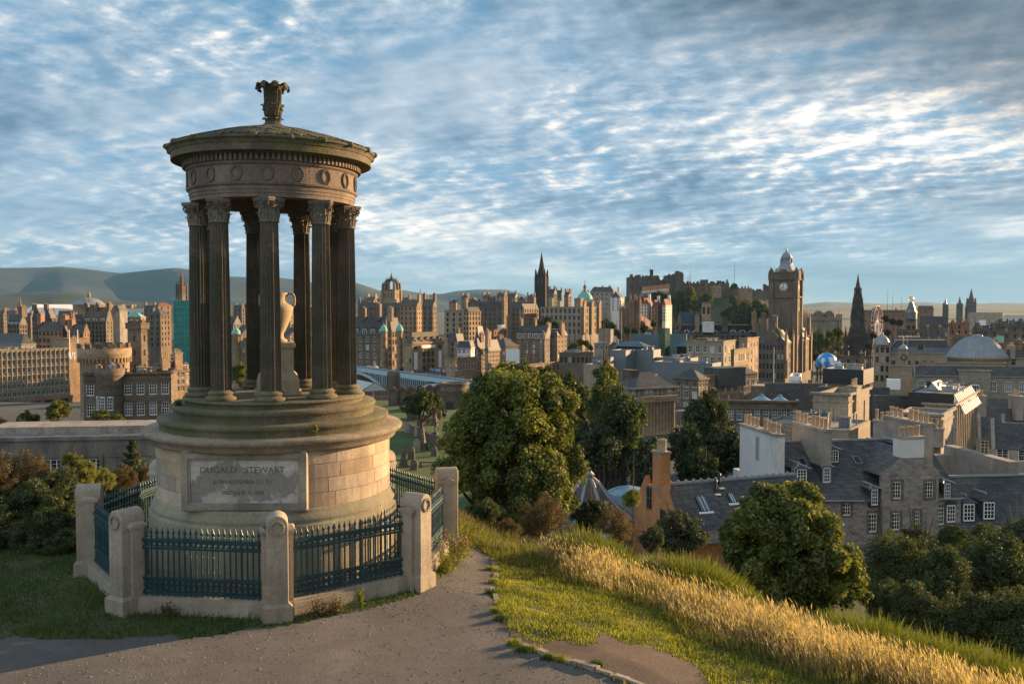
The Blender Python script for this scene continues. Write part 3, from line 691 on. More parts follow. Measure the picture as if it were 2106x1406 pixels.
for k in range(8):
    a = A0 + k * math.pi / 4; x_, y_ = MC.x + RF * math.cos(a), MC.y + RF * math.sin(a)
    o = post0 if k == 0 else copy_tree(post0)
    o.location = (x_, y_, G0); o.rotation_euler = (0, 0, a + math.pi / 2); tag(o, post_lab[k], 'post', 'stone posts of the fence ring')
    a2 = a + math.pi / 8; r_ = RF * math.cos(math.pi / 8)
    o = pan0 if k == 0 else copy_tree(pan0)
    o.location = (MC.x + r_ * math.cos(a2), MC.y + r_ * math.sin(a2), G0); o.rotation_euler = (0, 0, a2 + math.pi / 2); tag(o, pan_lab[k], 'railing', 'iron railings of the fence ring')
# ---------------------------------------------------------------- town: materials and builders
SB = mat('buff_sandstone', (0.31, 0.215, 0.135), 0.9, 0.2, 0.15, 0.25, 2.5, brick=(1.1, .42, .025, .16), stain=0.3, stcol=(0.12, 0.095, 0.065), stsc=0.15)
SG = mat('grey_brown_sandstone', (0.155, 0.12, 0.088), 0.9, 0.25, 0.15, 0.3, 2.5, brick=(1.0, .4, .025, .2), stain=0.35, stcol=(0.07, 0.058, 0.045), stsc=0.15)
SD = mat('blackened_sandstone', (0.12, 0.095, 0.07), 0.9, 0.3, 0.2, 0.3, 2.5, brick=(1.0, .4, .025, .2), stain=0.5, stcol=(0.04, 0.034, 0.028), stsc=0.2)
SP = mat('pale_grey_sandstone', (0.29, 0.245, 0.185), 0.9, 0.18, 0.2, 0.2, 3, brick=(1.2, .42, .02, .12), stain=0.35, stcol=(0.15, 0.13, 0.10), stsc=0.2)
SR = mat('red_brown_sandstone', (0.26, 0.155, 0.10), 0.9, 0.25, 0.2, 0.25, 3, brick=(.9, .35, .025, .15), stain=0.3, stcol=(0.10, 0.06, 0.045), stsc=0.2)
RUB = mat('rubble_stone', (0.25, 0.18, 0.125), 0.95, 0.4, 1.2, 0.3, 9, vor=(2.6, 0.28), stain=0.15, stcol=(0.07, 0.06, 0.05), bump=0.5, stretch=(1, 1, 1.9))
REN = mat('off_white_render', (0.62, 0.60, 0.56), 0.9, 0.08, 0.7, 0.08, 8, stain=0.25, stcol=(0.30, 0.28, 0.25), stsc=0.5)
REG = mat('weathered_grey_render', (0.30, 0.27, 0.235), 0.95, 0.25, 0.6, 0.2, 7, stain=0.6, stcol=(0.11, 0.10, 0.09), stsc=0.45)
REO = mat('orange_render', (0.48, 0.21, 0.085), 0.9, 0.2, 0.9, 0.25, 7, stain=0.4, stcol=(0.24, 0.12, 0.06))
WHT = mat('white_paint', (0.78, 0.77, 0.74), 0.6, 0.05, 2, 0.03, 20)
CON = mat('stained_concrete', (0.20, 0.175, 0.145), 0.95, 0.3, 0.3, 0.25, 4, stain=0.7, stcol=(0.055, 0.05, 0.042), stsc=0.5)
SL = mat('blue_grey_slate', (0.060, 0.064, 0.074), 0.62, 0.3, 0.35, 0.35, 6, rows=(.5, .26, .022, .32), alt=(0.085, 0.082, 0.072), altsc=0.25)
SLB = mat('sunlit_brown_slate', (0.115, 0.092, 0.068), 0.75, 0.25, 0.3, 0.3, 6, rows=(.5, .28, .02, .25))  # slate again, with the low sun's brown put into its colour
RTI = mat('red_clay_tile', (0.20, 0.08, 0.05), 0.85, 0.25, 0.4, 0.2, 6)
LEAD = mat('grey_lead', (0.25, 0.27, 0.29), 0.5, 0.15, 0.5, 0.12, 7)
FLATR = mat('flat_roof_felt', (0.22, 0.22, 0.215), 0.9, 0.2, 0.25, 0.2, 3, alt=(0.30, 0.30, 0.29), altsc=0.1)
FLATW = mat('pale_membrane_roof', (0.50, 0.50, 0.49), 0.8, 0.12, 0.2, 0.12, 3)
ZINC = mat('blue_grey_metal_cladding', (0.13, 0.155, 0.175), 0.45, 0.12, 0.3, 0.08, 6, rows=(.5, 30, .03, .06))
TEALR = mat('blue_green_metal_roof', (0.075, 0.13, 0.15), 0.4, 0.15, 0.2, 0.1, 5)
BLK = mat('black_metal_cladding', (0.018, 0.018, 0.022), 0.5, 0.2, 0.5, 0.1, 8, rows=(40, .3, .03, .1))
COP = mat('verdigris_copper', (0.19, 0.44, 0.37), 0.7, 0.2, 0.6, 0.15, 8)
NET = mat('teal_scaffold_net', (0.025, 0.22, 0.20), 0.85, 0.3, 0.35, 0.2, 6, rows=(3, 2.0, .12, .15))
GLS = mat('window_glass', (0.018, 0.024, 0.03), 0.12, 0.3, 0.3, 0, 5)
POT = mat('buff_clay_pot', (0.46, 0.32, 0.20), 0.9, 0.2, 3, 0.2, 10)
GOLD = mat('gilded_metal', (0.75, 0.48, 0.14), 0.35, 0.1, 3, 0, 10, metal=0.8)
STEELW = mat('pale_blue_painted_steel', (0.42, 0.55, 0.60), 0.5, 0.1, 0.5, 0.08, 6)
STEELR = mat('dark_red_painted_steel', (0.20, 0.03, 0.03), 0.5, 0.1, 0.5, 0.08, 6)
ASPH = mat('asphalt', (0.055, 0.055, 0.058), 0.9, 0.2, 0.4, 0.2, 6)
ROCK = mat('castle_crag_rock', (0.10, 0.085, 0.062), 0.95, 0.4, 0.03, 0.4, 0.5, alt=(0.075, 0.085, 0.035), altsc=0.02, bump=0.5)

def unit_window(name, cols, rows_, frame=WHT, fw=.07, bw=.035, arch=False, glass=GLS):
    "one metre square window, facing -y, foot at z=0"
    mb = MB(); g = 0.0
    mb.box(-.5 + fw, .5 - fw, .02, .05, fw, 1 - fw, 1)
    mb.box(-.5, -.5 + fw, 0, .06, 0, 1); mb.box(.5 - fw, .5, 0, .06, 0, 1)
    mb.box(-.5 + fw, .5 - fw, 0, .06, 0, fw); mb.box(-.5 + fw, .5 - fw, 0, .06, 1 - fw, 1)
    for i in range(1, cols): x = -.5 + fw + (1 - 2 * fw) * i / cols; mb.box(x - bw / 2, x + bw / 2, .005, .02, fw, 1 - fw)
    for j in range(1, rows_):
        z = fw + (1 - 2 * fw) * j / rows_; b = bw * (.8 if j * 2 == rows_ else .45); mb.box(-.5 + fw, .5 - fw, .003, .02, z - b / 2, z + b / 2)
    return mb.mesh(name, [frame, glass])
BRF = mat('brown_window_frame', (0.12, 0.085, 0.06), 0.7, 0.2, 2, 0.1, 10)
WIN = {'sash': unit_window('window', 2, 4), 'six': unit_window('window', 3, 4, fw=.075, bw=.05), 'plain': unit_window('window', 2, 2, BRF, .06, .06),
       'wide': unit_window('window', 3, 3, WHT, .05, .04), 'sashb': unit_window('window', 2, 4, glass=mat('drawn_blind', (.42, .40, .36), .5, .2, .5, 0, 4)), 'sixb': unit_window('window', 3, 4, fw=.075, bw=.05, glass=mat('paler_glass', (.10, .12, .13), .2, .3, .5, 0, 4)),  # paler panes and blinds, dealt at random among the windows
       'plainb': unit_window('window', 2, 2, BRF, .06, .06, glass=mat('drawn_blind', (.3, .3, .3))), 'slit': unit_window('window', 2, 2, SD, .12, .12), 'white': unit_window('window', 2, 1, WHT, .09, .1)}

def facade(mb, o, u, n, W, z0, z1, op, dep=.16, m=0, mg=None):
    "wall with openings op=[(u0,u1,v0,v1)] on a grid; o start corner, u direction, n outward normal"
    o = Vector(o); u = Vector(u); n = Vector(n)
    us = sorted({0.0, W} | {a for q in op for a in q[:2]}); vs = sorted({z0, z1} | {a for q in op for a in q[2:]})
    pt = lambda a, b, k=0.0: (o + u * a - n * k) + Vector((0, 0, b))
    occ = {(i, j) for q in op for i in range(us.index(q[0]), us.index(q[1])) for j in range(vs.index(q[2]), vs.index(q[3]))}
    for i in range(len(us) - 1):
        # merge vertical runs
        j = 0
        while j < len(vs) - 1:
            if (i, j) in occ: j += 1; continue
            k = j
            while k < len(vs) - 1 and (i, k) not in occ: k += 1
            mb.add([pt(us[i], vs[j]), pt(us[i + 1], vs[j]), pt(us[i + 1], vs[k]), pt(us[i], vs[k])], [(0, 1, 2, 3)], m); j = k
    for (a, b, c, d) in op:
        A, B_, C_, D = pt(a, c), pt(b, c), pt(b, d), pt(a, d); a2, b2, c2, d2 = pt(a, c, dep), pt(b, c, dep), pt(b, d, dep), pt(a, d, dep)
        mb.add([A, B_, C_, D, a2, b2, c2, d2], [(0, 4, 5, 1), (1, 5, 6, 2), (2, 6, 7, 3), (3, 7, 4, 0)], m)
        if mg is not None: mb.add([a2, b2, c2, d2], [(0, 1, 2, 3)], mg)

def window_grid(W, fl, nb, H, ww, wh, edge=0.0, sill=.30):
    op = []; fh = H / fl; w = min(ww, .62 * (W - 2 * edge) / nb); h = min(wh, .66 * fh)
    for j in range(fl):
        for i in range(nb):
            c = edge + (W - 2 * edge) * (i + .5) / nb; v = -H + j * fh + fh * sill
            op.append((round(c - w / 2, 4), round(c + w / 2, 4), round(v, 4), round(v + h, 4)))
    return op
def roof_mesh(kind, LA, LC, h, o=.35, m=0, ins=1.5):
    mb = MB(); x0, x1, y0, y1 = -LA - o, o, -o, LC + o; t = -.12
    if kind == 'flat': mb.box(x0 + o + .3, x1 - o - .3, y0 + o + .3, y1 - o - .3, t, -.04); return mb
    if kind == 'gx':
        ym = (y0 + y1) / 2; V = [(x0, y0, t), (x1, y0, t), (x1, y1, t), (x0, y1, t), (x0, ym, h), (x1, ym, h)]
        mb.add(V, [(0, 1, 5, 4), (2, 3, 4, 5), (1, 2, 5), (3, 0, 4), (0, 3, 2, 1)])
    elif kind == 'gy':
        xm = (x0 + x1) / 2; V = [(x0, y0, t), (x1, y0, t), (x1, y1, t), (x0, y1, t), (xm, y0, h), (xm, y1, h)]
        mb.add(V, [(1, 2, 5, 4), (3, 0, 4, 5), (0, 1, 4), (2, 3, 5), (0, 3, 2, 1)])
    elif kind == 'hip':
        k = min(x1 - x0, y1 - y0) / 2 * .999; xm, ym = (x0 + x1) / 2, (y0 + y1) / 2
        if x1 - x0 >= y1 - y0: a, b = (x0 + k, ym, h), (x1 - k, ym, h)
        else: a, b = (xm, y0 + k, h), (xm, y1 - k, h)
        V = [(x0, y0, t), (x1, y0, t), (x1, y1, t), (x0, y1, t), a, b]
        mb.add(V, [(0, 1, 5, 4), (1, 2, 5), (2, 3, 4, 5), (3, 0, 4), (0, 3, 2, 1)] if x1 - x0 >= y1 - y0 else [(0, 1, 4), (1, 2, 5, 4), (2, 3, 5), (3, 0, 4, 5), (0, 3, 2, 1)])
    elif kind == 'mansard':
        k = ins; V = [(x0, y0, t), (x1, y0, t), (x1, y1, t), (x0, y1, t), (x0 + k, y0 + k, h), (x1 - k, y0 + k, h), (x1 - k, y1 - k, h), (x0 + k, y1 - k, h)]
        mb.add(V, [(0, 1, 5, 4), (1, 2, 6, 5), (2, 3, 7, 6), (3, 0, 4, 7), (0, 3, 2, 1)]); mb.add(V[4:], [(0, 1, 2, 3)], 1)
    return mb
POTM = MB().lathe([(.13, 0), (.12, .12), (.11, .55), (.14, .6), (.14, .68), (.09, .68)], 8).mesh('chimney_pot', POT)
def chimney(parent, x, y, w, d, z0, z1, pots, m=None, pot_s=1.0):
    mb = MB(); mb.box(x - w / 2, x + w / 2, y - d / 2, y + d / 2, z0, z1); mb.box(x - w / 2 - .1, x + w / 2 + .1, y - d / 2 - .1, y + d / 2 + .1, z1, z1 + .18)
    c = mb.build('chimney', m or SG, parent)
    for i in range(pots):
        t = (i + .5) / pots - .5; k = rnd.uniform(.8, 1.25) * pot_s
        inst('chimney_pot', POTM, c, (x + (w * t if w > d else 0), y + (d * t if d >= w else 0), z1 + .18), (0, 0, 0), (k, k, k * rnd.uniform(.85, 1.25)))
    return c
def solve_len(Bv, ze, psi, px, left):
    u = (px - W2) / F; Yc = Bv.y * CT - ze * ST
    if left: return (Bv.x - u * Yc) / (math.cos(psi) - u * math.sin(psi) * CT)
    return (u * Yc - Bv.x) / (-math.sin(psi) - u * math.cos(psi) * CT)

def house(name, label, cat, xa, xb, xc, yt, yb, d, psi=-32, wall=SG, roof='hip', rh=3.0, rm=SL, fl=4, nf=None, nr=None, win='sash', ww=1.1, wh=1.9,
          chim=(), dorm=None, group=None, LA=None, LC=None, far=None, trim=True, top=FLATR, cm=None, bay=3.0, parapet=.9, deep=None, o=.35, edge=0.0, ins=1.5, sill=.3, dep=.16, side=True):
    psi = R(psi); Bv = P(xb, yt, d); ze = Bv.z; zb = P(xb, yb, d).z; H = ze - zb
    LA = LA or max(1.5, solve_len(Bv, ze, psi, xa, True)); LC = LC or max(1.5, solve_len(Bv, ze, psi, xc, False))
    LA = min(LA, 160); LC = min(LC, 160)
    if abs(psi) < R(16) or abs(math.atan2(Bv.x, Bv.y) + psi) < R(7): LC = min(LC, max(10, .45 * LA))
    if far is None: far = d > 430
    base = deep if deep is not None else min(zb, tz(Bv.x, Bv.y)) - 1.0
    hb = base - ze
    e = ent(name, (Bv.x, Bv.y, ze), label, cat, psi, group)
    e['_LA'] = LA; e['_LC'] = LC
    nf = nf if nf is not None else max(1, int(LA / bay)); nr = nr if nr is not None else max(1, int(LC / bay))
    of = window_grid(LA, fl, nf, H, ww, wh, edge, sill) if nf and fl else []; orr = window_grid(LC, fl, nr, H, ww, wh, edge, sill) if nr and fl else []
    pz = parapet if roof == 'flat' else 0
    mb = MB(); g = 1 if far else None
    facade(mb, (-LA, 0, 0), (1, 0, 0), (0, -1, 0), LA, hb, pz, of, dep, 0, g)
    facade(mb, (0, 0, 0), (0, 1, 0), (1, 0, 0), LC, hb, pz, orr, dep, 0, g)
    facade(mb, (0, LC, 0), (-1, 0, 0), (0, 1, 0), LA, hb, pz, [], 0); facade(mb, (-LA, LC, 0), (0, -1, 0), (-1, 0, 0), LC, hb, pz, [], 0)
    if pz:
        mb.box(-LA + .001, -.001, .001, .3, -.3, pz); mb.box(-LA + .001, -.001, LC - .3, LC - .001, -.3, pz); mb.box(-LA + .001, -LA + .3, .3, LC - .3, -.3, pz); mb.box(-.3, -.001, .3, LC - .3, -.3, pz)
    if roof == 'gx':
        for x, s in ((0, 1), (-LA, -1)): mb.add([(x, 0, 0), (x, LC, 0), (x, LC / 2, rh)], [(0, 1, 2) if s > 0 else (0, 2, 1)])
        for x in (.02, -LA - .02):   # raised skews on the gables
            w_ = .28; xa_, xb_ = (x - w_, x + .05) if x > 0 else (x - .05, x + w_)
            for s in (0, 1):
                y_a, y_b = (-.3, LC / 2) if s == 0 else (LC + .3, LC / 2)
                mb.add([(xa_, y_a, -.2), (xb_, y_a, -.2), (xb_, y_b, rh + .2), (xa_, y_b, rh + .2), (xa_, y_a, .12), (xb_, y_a, .12), (xb_, y_b, rh + .5), (xa_, y_b, rh + .5)], [(0, 3, 2, 1), (4, 5, 6, 7), (0, 1, 5, 4), (1, 2, 6, 5), (2, 3, 7, 6), (3, 0, 4, 7)])
    if roof == 'gy':
        for y, s in ((0, -1), (LC, 1)): mb.add([(0, y, 0), (-LA, y, 0), (-LA / 2, y, rh)], [(0, 2, 1) if s < 0 else (0, 1, 2)])
    mb.build('wall', [wall, GLS], e)
    if roof: roof_mesh(roof, LA, LC, rh, o if roof in ('gx', 'gy') and False else (.0 if roof in ('gx', 'gy') else o), ins=ins).build('roof', [top if roof == 'flat' else rm, top], e) if roof not in ('gx', 'gy') else roof_mesh(roof, LA, LC, rh + .06, .06).build('roof', rm, e)
    if trim:
        mb = MB(); zz = pz; t = .22
        for z_, hh, t in ((zz - .02, .28, .3), (-H * .0 + zz - .9, .18, .12)) + (((-H + H / max(1, fl) * .98, .2, .10),) if fl > 1 else ()):
            z_ = min(z_, zz)
            mb.box(-LA - t, t, -t, -.003, z_ - .0, z_ + hh); mb.box(.003, t, -.003, LC + t, z_, z_ + hh)
        mb.build('cornice', wall, e)
    if not far:
        wm = WIN[win]
        wq = lambda: WIN.get(win + 'b', wm) if rnd.random() < .22 else wm
        for (a, b, c, dd) in of: inst('window', wq(), e, (-LA + (a + b) / 2, dep - .07, c), (0, 0, 0), (b - a, 1, dd - c))
        for (a, b, c, dd) in orr: inst('window', wq(), e, (-dep + .07, (a + b) / 2, c), (0, 0, math.pi / 2), (b - a, 1, dd - c))
    def rz(x, y):
        if roof == 'gx': return rh * (1 - abs(y - LC / 2) / (LC / 2))
        if roof == 'gy': return rh * (1 - abs(x + LA / 2) / (LA / 2))
        if roof == 'flat': return 0
        return rh * .6
    for ch in chim:
        fx, fy, w, dd, h, pots = ch[:6]; x, y = -LA * (1 - fx), LC * fy; zr = rz(x, y)
        chimney(e, x, y, w, dd, zr - 1.6, zr + h, pots, ch[6] if len(ch) > 6 else (cm or wall))
    if roof == 'flat' and min(LA, LC) > 5 and not far:
        for i in range(rnd.randint(2, 4)):
            x, y, w_ = -LA * rnd.uniform(.15, .85), LC * rnd.uniform(.2, .8), rnd.uniform(.4, 1.2); mb = MB(); mb.box(x - w_, x + w_, y - w_ * .6, y + w_ * .6, -.05, parapet + rnd.uniform(.2, .8)); mb.box(x - w_ - .1, x + w_ + .1, y - w_ * .6 - .1, y + w_ * .6 + .1, parapet + .8, parapet + .9); mb.tube((x + w_ + .6, y, 0), (x + w_ + .6, y, parapet + 1.3), .07, .07, 5); mb.build('roof_vent', rnd.choice((LEAD, ZINC, wall)), e)
    if dorm:
        n, w, h, face, mt = dorm
        for i in range(n):
            t = (i + .5) / n
            if face == 'f': M = Matrix.Translation((-LA + LA * t, .35, .15))
            else: M = Matrix.Translation((-.35, LC * t, .15)) @ Matrix.Rotation(math.pi / 2, 4, 'Z')
            dmb = MB(); D_ = min(2.2, LC * .4)
            dmb.box(-w / 2, w / 2, 0, D_, -.2, h)
            dmb.add([(-w / 2 - .12, -.1, h), (w / 2 + .12, -.1, h), (w / 2 + .12, D_, h), (-w / 2 - .12, D_, h), (0, -.1, h + w * .45), (0, D_ + .6, h + w * .45)], [(0, 1, 4), (1, 2, 5, 4), (3, 0, 4, 5), (2, 3, 5)], 1)
            dmb.xf(M); dd_ = dmb.build('dormer', [mt or wall, rm], e)
            inst('window', WIN['sash' if far else win], dd_, M @ Vector((0, -.04, .1)), (0, 0, 0 if face == 'f' else math.pi / 2), (w * .75, 1, h * .85))
    return e
# ---------------------------------------------------------------- hills far away
def ridge(name, pts, d, base, m, depth=3000, rough=0):
    "range of hills: crest given in photo pixels at distance d; slopes down in front and behind"
    xs = np.linspace(pts[0][0], pts[-1][0], 160); ys_ = np.interp(xs, [p[0] for p in pts], [p[1] for p in pts])
    rr = np.random.RandomState(int(d)); cr = np.array([list(P(a, b, d)) for a, b in zip(xs, ys_)])
    rows = 24; co = []
    for j in range(rows + 1):
        t = j / rows; k = (t - .6) / .6 if t < .6 else (t - .6) / .4
        s = math.cos(k * math.pi / 2) ** 1.2
        for i in range(len(xs)):
            gul = 1 - rough * 0.42 * (1 + vnoise(cr[i][0] / d * 40, t * 6, 1.0, 2)) * abs(k) * (1 - abs(k)) * 3
            co.append((cr[i][0] * (1 + (k * depth) / d), d + k * depth, base + (cr[i][2] - base) * s * gul))
    co = np.array(co); nx = len(xs); i = np.arange(nx * (rows + 1)).reshape(rows + 1, nx)
    q = np.stack([i[:-1, :-1], i[:-1, 1:], i[1:, 1:], i[1:, :-1]], -1).reshape(-1, 4)
    return tag(inst(name, surf(name, co, q, m)), kind='structure')
MH = mat('moorland', (0.012, 0.021, 0.018), 1, 0.6, 0.0016, 0.4, 0.01, alt=(0.040, 0.044, 0.028), altsc=0.0011, altlo=0.48, althi=0.6)
MH2 = mat('wooded_slope', (0.020, 0.032, 0.018), 1, 0.45, 0.004, 0.3, 0.03, alt=(0.045, 0.058, 0.026), altsc=0.003, altlo=0.5, althi=0.6)
MH3 = mat('farmland', (0.08, 0.085, 0.05), 1, 0.35, 0.002, 0.3, 0.01, alt=(0.14, 0.12, 0.07), altsc=0.0012)
ridge('hills', [(-500, 600), (-200, 560), (0, 549), (60, 549), (125, 546), (180, 551), (250, 558), (330, 553), (360, 550), (400, 554), (470, 566), (560, 568), (605, 573), (660, 582), (700, 578), (735, 581), (790, 600), (850, 622), (900, 640)], 9500, -70, MH, 2600, 1)
ridge('hills', [(640, 640), (740, 606), (800, 598), (830, 596), (880, 604), (930, 600), (990, 599), (1040, 602), (1100, 612), (1180, 640)], 10500, -70, MH, 2500, 1)
ridge('hills', [(860, 640), (905, 603), (940, 596), (985, 594), (1040, 595), (1070, 602), (1090, 610), (1200, 640)], 14500, -70, MH, 2500, 1)
ridge('hills', [(-300, 600), (0, 604), (60, 600), (110, 599), (170, 602), (215, 611), (300, 622), (420, 632), (600, 640)], 3800, -60, MH2, 1100, 1)
ridge('hills', [(1560, 640), (1640, 626), (1700, 620), (1760, 622), (1830, 624), (1900, 621), (1960, 625), (2050, 622), (2150, 624), (2500, 628), (2700, 640)], 12000, -70, MH3, 2600, 1)
ridge('hills', [(1180, 640), (1260, 630), (1400, 628), (1560, 630), (1660, 632), (1800, 631), (2000, 632), (2500, 634), (2700, 640)], 6000, -62, MH3, 1500, 1)

# ---------------------------------------------------------------- special builders
def merlons(mb, pts, w=.9, h=.8, t=.4, gap=.7, m=0, n0=0):
    for (a, b) in pts:
        a = Vector(a); b = Vector(b); L_ = (b - a).length; u = (b - a).normalized(); k = max(1, int(L_ / (w + gap)))
        for i in range(k):
            c = a + u * (L_ * (i + .5) / k); M = Matrix.Translation(c) @ Matrix.Rotation(math.atan2(u.y, u.x), 4, 'Z'); mb.box(-w / 2, w / 2, -t / 2, t / 2, 0, h, m, M)
def crenel(e, wall, h=.9, w=1.0, gap=.8):
    LA, LC = e['_LA'], e['_LC']; mb = MB()
    merlons(mb, [((-LA, .2, .9), (0, .2, .9)), ((-.2, 0, .9), (-.2, LC, .9)), ((-LA, LC - .2, .9), (0, LC - .2, .9)), ((-LA + .2, 0, .9), (-LA + .2, LC, .9))], w, h, .4, gap)
    mb.build('battlement', wall, e)
def top_at(px, yt, yb, d, cat, name, label, group=None, rz=0.0):
    "empty at the foot; returns it with the height and metres per photo pixel"
    p = P(px, yt, d); q = P(px, yb, d); b = min(q.z, tz(p.x, p.y)) - .5
    return ent(name, (p.x, p.y, b), label, cat, rz, group), p.z - b, d / F * 1.01, q.z - b
def spire(mb, w, z0, z1, n=4, rot=math.pi / 4, m=0, cx=0, cy=0, tip=.02):
    mb.lathe([(w, z0), (w * tip, z1)], n, cx, cy, 0, m, False, rot)
def block(mb, w, z0, z1, m=0, cx=0, cy=0, w2=None):
    w2 = w if w2 is None else w2
    vs = [(cx + s * w, cy + t * w, z0) for s, t in ((-1, -1), (1, -1), (1, 1), (-1, 1))] + [(cx + s * w2, cy + t * w2, z1) for s, t in ((-1, -1), (1, -1), (1, 1), (-1, 1))]
    mb.add(vs, [(i, (i + 1) % 4, (i + 1) % 4 + 4, i + 4) for i in range(4)] + [(4, 5, 6, 7), (3, 2, 1, 0)], m)

# ---- gothic monument, dark
def gothic_monument():
    e, H, k, b0 = top_at(1765, 562, 760, 630, 'monument', 'gothic_monument', 'black gothic monument spire with many pinnacles, beside the pale big wheel', rz=R(-20))
    zt = lambda y: H - (y - 562) * k
    mb = MB(); stages = [(760, 700, 5.2, 5.0), (700, 655, 4.4, 3.9), (655, 628, 3.4, 3.0), (628, 604, 2.4, 1.9), (604, 592, 1.6, 1.5)]
    for y0_, y1_, w0, w1 in stages: block(mb, w0, zt(y0_) - (20 if y0_ == 760 else 0), zt(y1_), 0, 0, 0, w1)
    mb.lathe([(2.5, zt(597)), (2.6, zt(593)), (1.7, zt(590)), (1.0, zt(580)), (0.05, zt(562))], 8, smooth=False)
    mb.build('tower', M_SCOTT, e)
    mb = MB()
    for y_, w, h_, r_ in ((700, 5.2, 9, .8), (655, 4.0, 7, .6), (628, 3.1, 6, .5), (604, 2.1, 5, .4), (680, 4.6, 6, .5), (640, 3.6, 5, .4), (616, 2.6, 4, .35)):
        for s in (-1, 1):
            for t in (-1, 1): block(mb, r_, zt(y_) - 3, zt(y_) + h_ * .35, 0, s * w, t * w); spire(mb, r_ * 1.3, zt(y_) + h_ * .35, zt(y_) + h_, 4, cx=s * w, cy=t * w)
            for q_ in (-.45, .45, 0): spire(mb, r_ * .7, zt(y_), zt(y_) + h_ * .6, 4, cx=s * w, cy=q_ * w); spire(mb, r_ * .7, zt(y_), zt(y_) + h_ * .6, 4, cx=q_ * w, cy=s * w)
    mb.build('pinnacle_cluster', M_SCOTT, e)
    for s in (-1, 1):
        for t in (-1, 1):
            mb = MB(); cx, cy = s * 7.6, t * 7.6
            block(mb, 1.9, zt(790), zt(700), 0, cx, cy, 1.6); block(mb, 1.2, zt(700), zt(690), 0, cx, cy); spire(mb, 1.4, zt(690), zt(668), 4, cx=cx, cy=cy)
            for a in (-1, 1):
                for b in (-1, 1): block(mb, .4, zt(705), zt(693), 0, cx + a * 1.6, cy + b * 1.6); spire(mb, .55, zt(693), zt(680), 4, cx=cx + a * 1.6, cy=cy + b * 1.6)
            M = Matrix.Translation((s * 4.2, t * 4.2, zt(712))) @ Matrix.Rotation(math.atan2(t, s), 4, 'Z') @ Matrix.Rotation(R(32), 4, 'Y')
            mb.box(0, 6.5, -.5, .5, -.7, .7, 0, M)
            M = Matrix.Translation((s * 4.0, t * 4.0, zt(735))) @ Matrix.Rotation(math.atan2(t, s), 4, 'Z') @ Matrix.Rotation(R(25), 4, 'Y')
            mb.box(0, 6, -.7, .7, -1.5, 1, 0, M)
            mb.build('corner_buttress', M_SCOTT, e)
M_SCOTT = mat('soot_black_stone', (0.062, 0.050, 0.038), 0.95, 0.4, 0.3, 0.4, 2)
gothic_monument()

